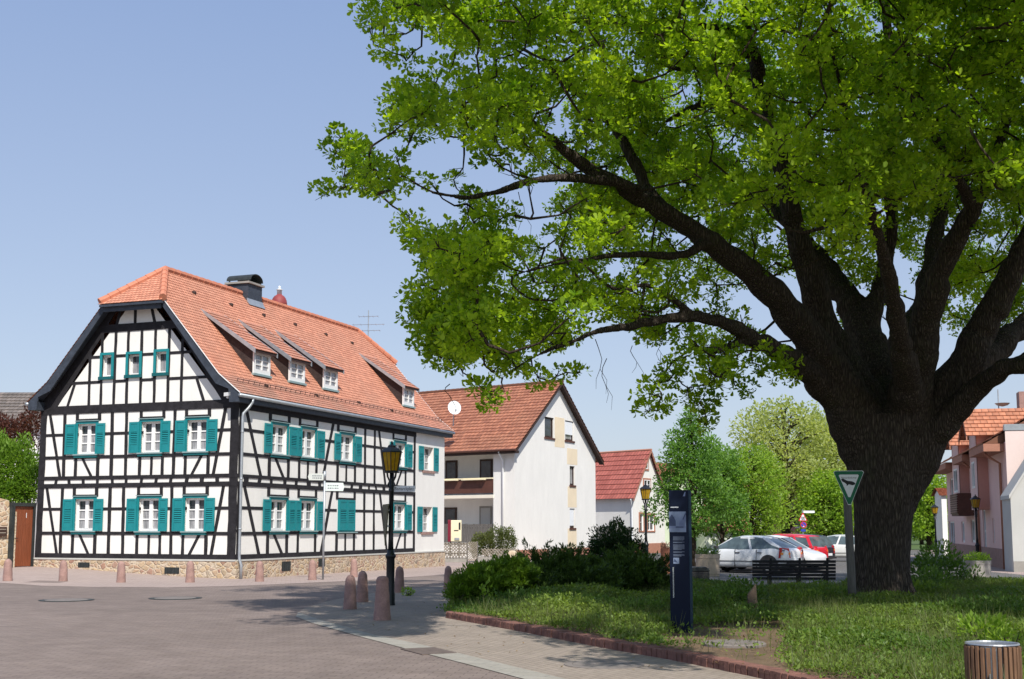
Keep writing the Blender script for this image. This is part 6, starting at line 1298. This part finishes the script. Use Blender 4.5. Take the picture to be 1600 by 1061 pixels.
# bare hanging twigs
for px,py,Y,l in ((815,300,21.8,.7),(935,530,22,.9),(945,560,22,.8),(905,300,22.4,.4),(760,330,21.6,.6),(1030,520,22.8,.5),(990,540,22.4,.5),(880,300,22.2,.4),(700,600,21,.3)):
    p=D(px,py,Y); q=[p+Vector((math.sin(k*1.3+px)*.06,0,-l*k/5)) for k in range(6)]; tw.tube(q,[.009-.0012*k for k in range(6)],4,False); tw.tube([q[3],q[3]+Vector((.12,0,-.2)),q[3]+Vector((.10,0,-.45))],[.005,.004,.002],4,False)
tw.build('twigs',M['bark'],OAK,smooth=True,recalc=False)
LP_,LD_,LT_=[],[],[]
for p,r in clumps:
    k=max(5,int(165*r**1.6)); pv=np.array(p); ux,uy,uz=1.15,1.15,.72
    u=nr.normal(size=(k,3)); u/=np.linalg.norm(u,axis=1)[:,None]; rad=(nr.rand(k)**.45)*r; c=pv+u*rad[:,None]*np.array([ux,uy,uz])
    od=u+np.array([0,0,.25]); tb=nr.rand()
    for j in range(k):
        m=nr.randint(5,8); ph=nr.rand()*6.28; base=od[j]/np.linalg.norm(od[j]); x=np.cross(base,[0,0,1.0]); 
        if np.linalg.norm(x)<.1: x=np.array([1.,0,0])
        x/=np.linalg.norm(x); y=np.cross(base,x); an=ph+np.arange(m)*6.283/m+nr.normal(size=m)*.25
        dirs=base*.55+np.cos(an)[:,None]*x+np.sin(an)[:,None]*y; LP_.append(np.repeat(c[j][None],m,0)+dirs*.012); LD_.append(dirs); LT_.append(np.clip(.5*tb+.5*nr.rand()+nr.normal(size=m)*.12,0,1))
LP_=np.vstack(LP_);LD_=np.vstack(LD_);LT_=np.concatenate(LT_); nL=len(LP_); Ln=nr.uniform(.075,.135,nL)
print('oak clumps',len(clumps),'leaves',nL)
leaf_obj('crown',LP_,LD_,Ln,Ln*nr.uniform(.5,.68,nL),M['oak leaf'],OAK,shape='oak',tint=LT_)
# ================================================================ other trees
def tree(name,lab,px,Y,ytop,wpx,ybot,leafm,n,ls,shape='round',group=None,seed=0,trunk_r=.14,gap=.0):
    r_=np.random.RandomState(seed); b=D(px,850,Y); zg=g(b.x,b.y); zt=D(px,ytop,Y).z; zb=D(px,ybot,Y).z; W=wpx/2/F_PX*Y; cx,cy=b.x,Y
    t=thing(name,lab,'tree',(cx,cy,zg),group)
    mb=MB(); H=zt-zb; 
    mb.tube([(cx,cy,zg-.2),(cx+.03,cy,zg+(zb-zg)*.6),(cx,cy+.05,zb+H*.25),(cx+.1,cy,zb+H*.6),(cx,cy,zt-H*.08)],[trunk_r*1.2,trunk_r,trunk_r*.8,trunk_r*.45,.02],8)
    cl=[]
    k=int(26+n/420)
    for i in range(k):
        f=(i+.5)/k; z=zb+H*(f**.9)*.97
        if shape=='cone': wr=W*min(1,(f/.18))*(1-f)**.75*1.25 if f>.0 else W*.4
        elif shape=='dome': wr=W*math.sqrt(max(.05,1-((f-.30)/.72)**2)) 
        else: wr=W*math.sqrt(max(.05,1-((f-.45)/.57)**2))
        a=i*2.39996+r_.rand(); q=wr*(.35+.6*math.sqrt(r_.rand())); cl.append((cx+q*math.cos(a),cy+q*math.sin(a),z,max(.25,min(W*.42,wr*.55+.15))*r_.uniform(.7,1.15)))
        mb.tube([(cx,cy,max(zg+.5,z-q*.6-.3)),(cx+q*.5*math.cos(a),cy+q*.5*math.sin(a),z-q*.15),(cx+q*math.cos(a),cy+q*math.sin(a),z)],[trunk_r*.35,trunk_r*.22,.01],5,False)
    mb.build('trunk',M['bark'],t,smooth=True)
    w_=np.array([c[3]**2 for c in cl]); cnt=(n*w_/w_.sum()).astype(int)+4; P_=[];Dd=[];tt=[]
    for (x,y,z,r0),m in zip(cl,cnt):
        u=r_.normal(size=(m,3)); u/=np.linalg.norm(u,axis=1)[:,None]; q=r0*r_.rand(m)**.4; P_.append(np.array([x,y,z])+u*q[:,None]*np.array([1,1,.75])); Dd.append(u+r_.normal(size=(m,3))*.5+np.array([0,0,-.1])); tt.append(np.clip(r_.rand()*.6+r_.rand(m)*.4,0,1))
    leaf_obj('crown',np.vstack(P_),np.vstack(Dd),ls*r_.uniform(.7,1.3,sum(len(p) for p in P_)),ls*.62,M[leafm],t,shape='oak',tint=np.concatenate(tt)); return t
tree('street_tree','pointed dark green street tree standing behind the blue information column',1083,58,634,124,842,'maple leaf',11000,.16,'cone',seed=3,trunk_r=.13)
tree('street_tree','lower leafy tree tucked between the pointed tree and the bright round one',1128,62,700,80,832,'maple leaf',7000,.17,'dome',seed=31,trunk_r=.11)
tree('street_tree','bright yellow-green round tree behind the silver car roof',1176,64,698,110,846,'lime leaf',9000,.16,'dome',seed=4,trunk_r=.12)
tree('big_tree','tall pale green tree with loose crown, left of the oak trunk',1228,96,628,170,800,'pale leaf',10500,.28,'round',seed=5,trunk_r=.36)
tree('big_tree','broad pale green tree partly behind the oak trunk',1308,104,650,150,795,'pale leaf',12000,.32,'round',seed=6,trunk_r=.32)
tree('lime_tree','bright low tree hanging over the traffic signs',1298,92,738,96,845,'lime leaf',8500,.24,'dome',seed=7,trunk_r=.2)
tree('lime_tree','bright green tree right of the oak trunk, above the white house end',1452,112,728,74,842,'lime leaf',7000,.28,'round',seed=8,trunk_r=.25)
for i,(px,Y,yt,w,lab) in enumerate(((1200,150,716,120,'distant tree behind the bright round tree'),(1272,170,730,110,'distant tree behind the rose coloured house'),(1348,150,735,110,'distant dark tree hidden mostly by the oak trunk'),(1440,165,760,90,'distant tree low at the end of the street'),(1130,140,742,100,'distant tree behind the cream barn'))):
    tree('distant_tree',lab,px,Y,yt,w,838,'far leaf',5000,.40,'dome','trees beyond the square',seed=20+i,trunk_r=.25)
# ivy, purple shrub, hedge
def blob_plant(name,lab,cat,blobs,leafm,n,ls,shape='oval',up=.3,stem=None,seed=0,ratio=.55,group=None):
    r_=np.random.RandomState(seed); c0=blobs[0]; gz=g(c0[0],c0[1]); t=thing(name,lab,cat,(c0[0],c0[1],gz),group); w_=np.array([b[3]*b[4]+b[3]*b[5] for b in blobs]); cnt=(n*w_/w_.sum()).astype(int)+3; P_=[];Dd=[];tt=[]
    st=MB()
    for (x,y,z,rx,ry,rz),m in zip(blobs,cnt):
        u=r_.normal(size=(m,3)); u/=np.linalg.norm(u,axis=1)[:,None]; q=r_.rand(m)**.28; lump=1+.16*np.sin(u[:,0]*7+x*5)+.14*np.sin(u[:,1]*6+u[:,2]*8+y*3); p=np.array([x,y,z])+u*(q*lump)[:,None]*np.array([rx,ry,rz]); keep=p[:,2]>gz-.05; P_.append(p[keep]); Dd.append((u*.9+r_.normal(size=(m,3))*.45+np.array([0,0,up]))[keep]); tt.append(np.clip(r_.rand()*.4+r_.rand(m)*.6,0,1)[keep])
        for k in range(5):
            v=r_.normal(size=3)*.5; st.tube([(x+r_.normal()*.05,y+r_.normal()*.05,gz-.05),(x+v[0]*rx*.5,y+v[1]*ry*.5,(z+gz)/2),(x+v[0]*rx,y+v[1]*ry,z+abs(v[2])*rz*.6)],[.02,.014,.005],5,False)
    st.build('stems',M['bark'],t); P_=np.vstack(P_); k=len(P_)
    leaf_obj('foliage',P_,np.vstack(Dd),ls*r_.uniform(.7,1.3,k),ls*ratio,M[leafm],t,shape=shape,tint=np.concatenate(tt)); return t
def B3(px,py,Y,rx,ry,rz): p=D(px,py,Y); return (p.x,p.y,p.z,rx,ry,rz)
blob_plant('climbing_shrub','dense bright green climbing shrub over the garden wall at the left edge','shrub',[B3(30,735,47.4,.75,.7,1.25),B3(0,735,47.6,.9,.8,1.3),B3(-35,740,47.8,.9,.8,1.3),B3(20,770,47.3,.9,.65,.55),B3(45,750,47.2,.42,.6,.9),B3(-20,700,48,1.0,.8,.5)],'ivy leaf',17000,.13,seed=41)
blob_plant('purple_shrub','purple leaved shrub above the bright climbing shrub','shrub',[B3(50,668,50,.45,.6,.9),B3(28,680,50.5,.6,.6,.7),B3(5,675,50.8,.5,.6,.7),B3(-15,670,51,.5,.6,.8)],'purple leaf',4200,.13,seed=42)
blob_plant('hedge','clipped yellow-green hedge before the white gable corner','hedge',[B3(757,851,66.9,.75,.5,.62),B3(775,846,66.8,.85,.5,.72),B3(792,846,66.7,.62,.5,.74),B3(744,856,67,.45,.5,.45)],'hedge leaf',6500,.10,seed=43)
def juniper(lab,blobs,leafm,n_sprays,seed,Lr=(.25,.6),name='juniper',up=.55,spread=1.0,extra=()):
    r_=np.random.RandomState(seed); x0,y0=blobs[0][0],blobs[0][1]; t=thing(name,lab,'shrub',(x0,y0,0)); st=MB(); P_=[];Dd=[];tt=[]
    w_=np.array([b[3]*b[4] for b in blobs]); cnt=(n_sprays*w_/w_.sum()).astype(int)+2
    sprays=[]
    for (x,y,z,rx,ry,rz),m in zip(blobs,cnt):
        for i in range(m):
            u=r_.normal(size=3); u/=np.linalg.norm(u); u[2]=abs(u[2])*.8-.15 if r_.rand()<.75 else u[2]; s=np.array([x,y,z])+u*np.array([rx,ry,rz])*r_.uniform(.45,.9)
            d=u*np.array([1,1,.6])*spread+np.array([0,0,up])+r_.normal(size=3)*.25; sprays.append((s,d/np.linalg.norm(d),r_.uniform(*Lr)))
        for k in range(5):
            v=r_.normal(size=3); st.tube([(x,y,-.05),(x+v[0]*rx*.4,y+v[1]*ry*.4,z*.6),(x+v[0]*rx*.7,y+v[1]*ry*.7,z+abs(v[2])*rz*.4)],[.03,.02,.008],5,False)
    for s,d,L_ in extra: sprays.append((np.array(s),np.array(d)/np.linalg.norm(d),L_))
    for s,d,L_ in sprays:
        k=int(L_*130); f=r_.rand(k); tb=r_.rand(); side=r_.normal(size=(k,3)); side-=(side@d)[:,None]*d; side/=np.maximum(.01,np.linalg.norm(side,axis=1))[:,None]
        wd=.20*(1-f*.85)*L_; P_.append(s+d*(f*L_)[:,None]+side*(wd*r_.rand(k))[:,None]+np.array([0,0,-.10])*((f*L_)**2)[:,None]); Dd.append(d*.8+side*.7+r_.normal(size=(k,3))*.15); tt.append(np.clip(.5*tb+.5*f+r_.normal(size=k)*.1,0,1))
    st.build('stems',M['bark'],t); P_=np.vstack(P_); k=len(P_)
    leaf_obj('foliage',P_,np.vstack(Dd),r_.uniform(.07,.13,k),.030,M[leafm],t,shape='oval',tint=np.concatenate(tt)); return t
juniper('rounded bright green juniper at the left end of the planting bed',[B3(765,912,26.4,.58,.55,.44),B3(742,920,26.0,.42,.5,.42),B3(795,903,26.8,.55,.5,.44),B3(726,930,25.8,.26,.4,.36)],'juniper bright',900,51,(.12,.28),up=.4)
juniper('dark spreading juniper with feathery upright tips in the middle of the bed',[B3(850,915,29,.7,.6,.6),B3(885,905,29.5,.6,.6,.6),B3(830,930,28,.5,.5,.42),B3(910,925,28.5,.7,.6,.45)],'juniper',520,52,(.3,.62),extra=[(tuple(D(838,880,29)),(-.5,0,.9),.62),(tuple(D(848,884,29)),(.25,0,1),.62),(tuple(D(832,890,29)),(-.9,0,.55),.55),(tuple(D(864,880,29)),(.7,0,.75),.5),(tuple(D(873,884,29.2)),(.5,0,.85),.6),(tuple(D(884,880,29.2)),(.75,0,.8),.55),(tuple(D(876,880,29.2)),(-.3,0,.9),.4)])
juniper('dark wide juniper with one long branch reaching to the information column',[B3(975,915,29.5,.75,.7,.62),B3(945,925,29,.6,.6,.55),B3(1000,920,29.3,.5,.6,.45),B3(985,900,30,.5,.5,.5)],'juniper',560,53,(.3,.6),extra=[(tuple(D(995+k*5.5,900-k*3.2,29)),(.85,-.05,.42+.05*math.sin(k)),.5) for k in range(9)]+[(tuple(D(1000+k*5,905-k*2.6,29.1)),(.9,.1,.12),.4) for k in range(8)])
blob_plant('round_bush','dark glossy dense bush rising behind the junipers','shrub',[B3(962,848,33,.62,.6,.55),B3(962,872,33,.72,.65,.55),B3(940,870,33.1,.4,.5,.5),B3(985,868,33,.42,.5,.45)],'dark bush leaf',10000,.075,seed=54)
for lab,bl,m,n,ls,sd in (('leafy dark shrub right of the oak trunk, before the pink house',[B3(1445,895,32,.5,.5,.5),B3(1470,880,33,.6,.5,.5),B3(1484,893,32.5,.42,.5,.38),B3(1455,915,31,.55,.5,.4)],'shrub leaf',3000,.10,55),('sunlit yellow-green shrub low beside the right foot of the oak',[B3(1440,930,29,.5,.5,.3),B3(1470,935,29,.55,.5,.28),B3(1500,940,29.5,.5,.5,.25)],'cover leaf',2400,.09,56),('small sparse rose shrub in front of the pale concrete tub',[B3(1522,898,34,.20,.3,.24),B3(1514,906,34,.25,.3,.2)],'shrub leaf',240,.09,57),('pale leafy young plant at the left front of the bed',[B3(757,930,25.2,.13,.16,.24),B3(768,945,25,.15,.15,.18)],'lime leaf',110,.10,58),('bright broad leaved plant just behind the litter bin',[B3(1540,985,16.2,.35,.4,.16),B3(1570,1000,15.8,.25,.3,.12)],'lime leaf',420,.09,59),('small leafy clump at the foot of the bollard right of the lamp',[B3(637,925,31.2,.16,.14,.10)],'lime leaf',160,.06,60),('low leafy shrub between round juniper and brick edging',[B3(800,945,25,.5,.4,.28),B3(835,950,24.5,.5,.45,.28),B3(780,955,24,.35,.3,.2),B3(870,950,25,.5,.5,.3)],'shrub leaf',2600,.07,61)): blob_plant('leafy_shrub' if n>500 else 'young_plant',lab,'shrub' if n>500 else 'plant',bl,m,n,ls,seed=sd)
for i,(lab,bl,m_,n_) in enumerate((('waist high leafy clump left of the wooden stump',[B3(1125,940,24,.55,.5,.30),B3(1160,930,24.5,.5,.5,.32),B3(1105,950,23.5,.4,.4,.25)],'shrub leaf',2600),('leafy mound between wooden stump and wooden post',[B3(1250,940,25.5,.6,.5,.22),B3(1290,935,26,.5,.5,.25)],'cover leaf',2000),('deep green low plants in front of the dark junipers',[B3(900,955,24.5,.7,.6,.28),B3(950,955,24,.7,.6,.26),B3(1005,958,23.2,.6,.5,.25)],'shrub leaf',3600),('bright yellow-green mound in the sun between bare soil and litter bin',[B3(1300,985,20,.6,.6,.16),B3(1380,985,20,.7,.6,.18),B3(1450,990,19.5,.6,.6,.16),B3(1340,1010,18,.6,.5,.12),B3(1420,1020,17.5,.6,.5,.12)],'cover leaf',5200),('shaded spreading green plants behind the litter bin, to the right edge',[B3(1500,960,22,.7,.6,.25),B3(1560,955,22.5,.7,.6,.28),B3(1600,965,21.5,.6,.6,.25)],'shrub leaf',3600))): blob_plant('low_plants',lab,'plants',bl,m_,n_,.07,seed=80+i)
# ground cover over the bed: uncountable, one object
BARE=[[tuple(G(*q).xy) for q in ((1030,1002),(1085,988),(1150,985),(1215,985),(1235,1000),(1225,1030),(1240,1062),(1160,1050),(1050,1026))]]
r_=np.random.RandomState(9); P_=[];Dd=[];tt=[];Ls=[]
bx0,bx1,by0,by1=-2,22,6,36.5
front=[tuple(p) for p in curb]
def near_edge(x,y):
    d=9
    for p,q in zip(curb,curb[1:]):
        v=q-p; t=max(0,min(1,((Vector((x,y))-p).dot(v))/v.length_squared)); d=min(d,(Vector((x,y))-p-v*t).length)
    return d
def hn(x,y): return .5+.25*math.sin(x*1.9+1.3*math.sin(y*1.1))+.25*math.sin(y*1.7+1.7*math.sin(x*.8+2))
cand=0
while cand<34000:
    y=by0+(by1-by0)*r_.rand()**1.25; x=bx0+(bx1-bx0)*r_.rand()
    if not inpoly(x,y,bedpoly): continue
    if abs(x)/max(y,1)>.50 : continue
    cand+=1
    e=near_edge(x,y)
    bare=inpoly(x,y,BARE[0])
    if bare and r_.rand()>.05: continue
    if e<.55 and r_.rand()>(e-.22)/.4*.8: continue
    if (x-4.505)**2+(y-11.85)**2<.3**2: continue
    h=.05+(.34 if x<3.4 else .22)*max(0,hn(x,y))**1.6*min(1,e/1.3); far=1+max(0,(y-16))*.018
    k=7; q=r_.normal(size=(k,2))*.075*far; zz=h*(.35+.75*r_.rand(k)); P_.append(np.stack([x+q[:,0],y+q[:,1],.075+zz],1)); Dd.append(np.concatenate([r_.normal(size=(k,2)),.25+.5*r_.rand(k,1)],1)); tt.append(np.clip(hn(x*.6+3,y*.6)*.65+r_.rand(k)*.45-.1,0,1)); Ls.append(r_.uniform(.036,.075,k)*far)
P_=np.vstack(P_); gc=leaf_obj('ground_cover',P_,np.vstack(Dd),np.concatenate(Ls),np.concatenate(Ls)*.55,M['cover leaf'],loc=(0,0,0),tint=np.concatenate(tt)); gc['kind']='stuff'; setp(gc,'low leafy ground cover filling the planting bed','ground cover')
# grass blades and weeds standing out of the cover: uncountable, one object
P_=[];Dd=[];c_=0
while c_<5200:
    y=9+26*r_.rand()**1.1; x=bx0+(bx1-bx0)*r_.rand()
    if not inpoly(x,y,bedpoly) or abs(x)/y>.48: continue
    e=near_edge(x,y)
    if e<.2 or (inpoly(x,y,BARE[0]) and r_.rand()>.10) or math.sin(x*2.3+1.7*math.sin(y*.9))<-.1 and r_.rand()>.25 or (x-4.505)**2+(y-11.85)**2<.1: continue
    c_+=1; k=5; q=r_.normal(size=(k,2))*.04; P_.append(np.stack([x+q[:,0],y+q[:,1],np.full(k,.08)+.22*max(0,hn(x,y))*r_.rand(k)],1)); Dd.append(np.concatenate([r_.normal(size=(k,2))*.45,np.ones((k,1))],1))
P_=np.vstack(P_); gb_=leaf_obj('grass_blades',P_,np.vstack(Dd),r_.uniform(.14,.34,len(P_)),.014,M['hedge leaf'],loc=(0,0,0),shape='needle'); gb_['kind']='stuff'; setp(gb_,'thin grass blades and weeds standing among the ground cover','grass')
# dry leaves and crumbs on the bare soil and pavement
P_=[];k=0
for i in range(2600):
    if i<1700: y=9+16*r_.rand(); x=-1+9*r_.rand(); ok=inpoly(x,y,bedpoly) and (inpoly(x,y,BARE[0]) or near_edge(x,y)<.7); z=.083
    else: y=15+14*r_.rand(); x=-3+6*r_.rand(); ok=inpoly(x,y,near) and not inpoly(x,y,bedpoly) and near_edge(x,y)>.3 and r_.rand()<.16; z=.012
    if ok: P_.append((x,y,z))
P_=np.array(P_); n_=len(P_); dl=leaf_obj('dry_leaves',P_,np.concatenate([r_.normal(size=(n_,2)),.12*np.abs(r_.normal(size=(n_,1)))],1),r_.uniform(.03,.07,n_),.03,M['dry leaf'],loc=(0,0,0),roll=.2); dl['kind']='stuff'; setp(dl,'dry leaves scattered along the brick edging','leaves')
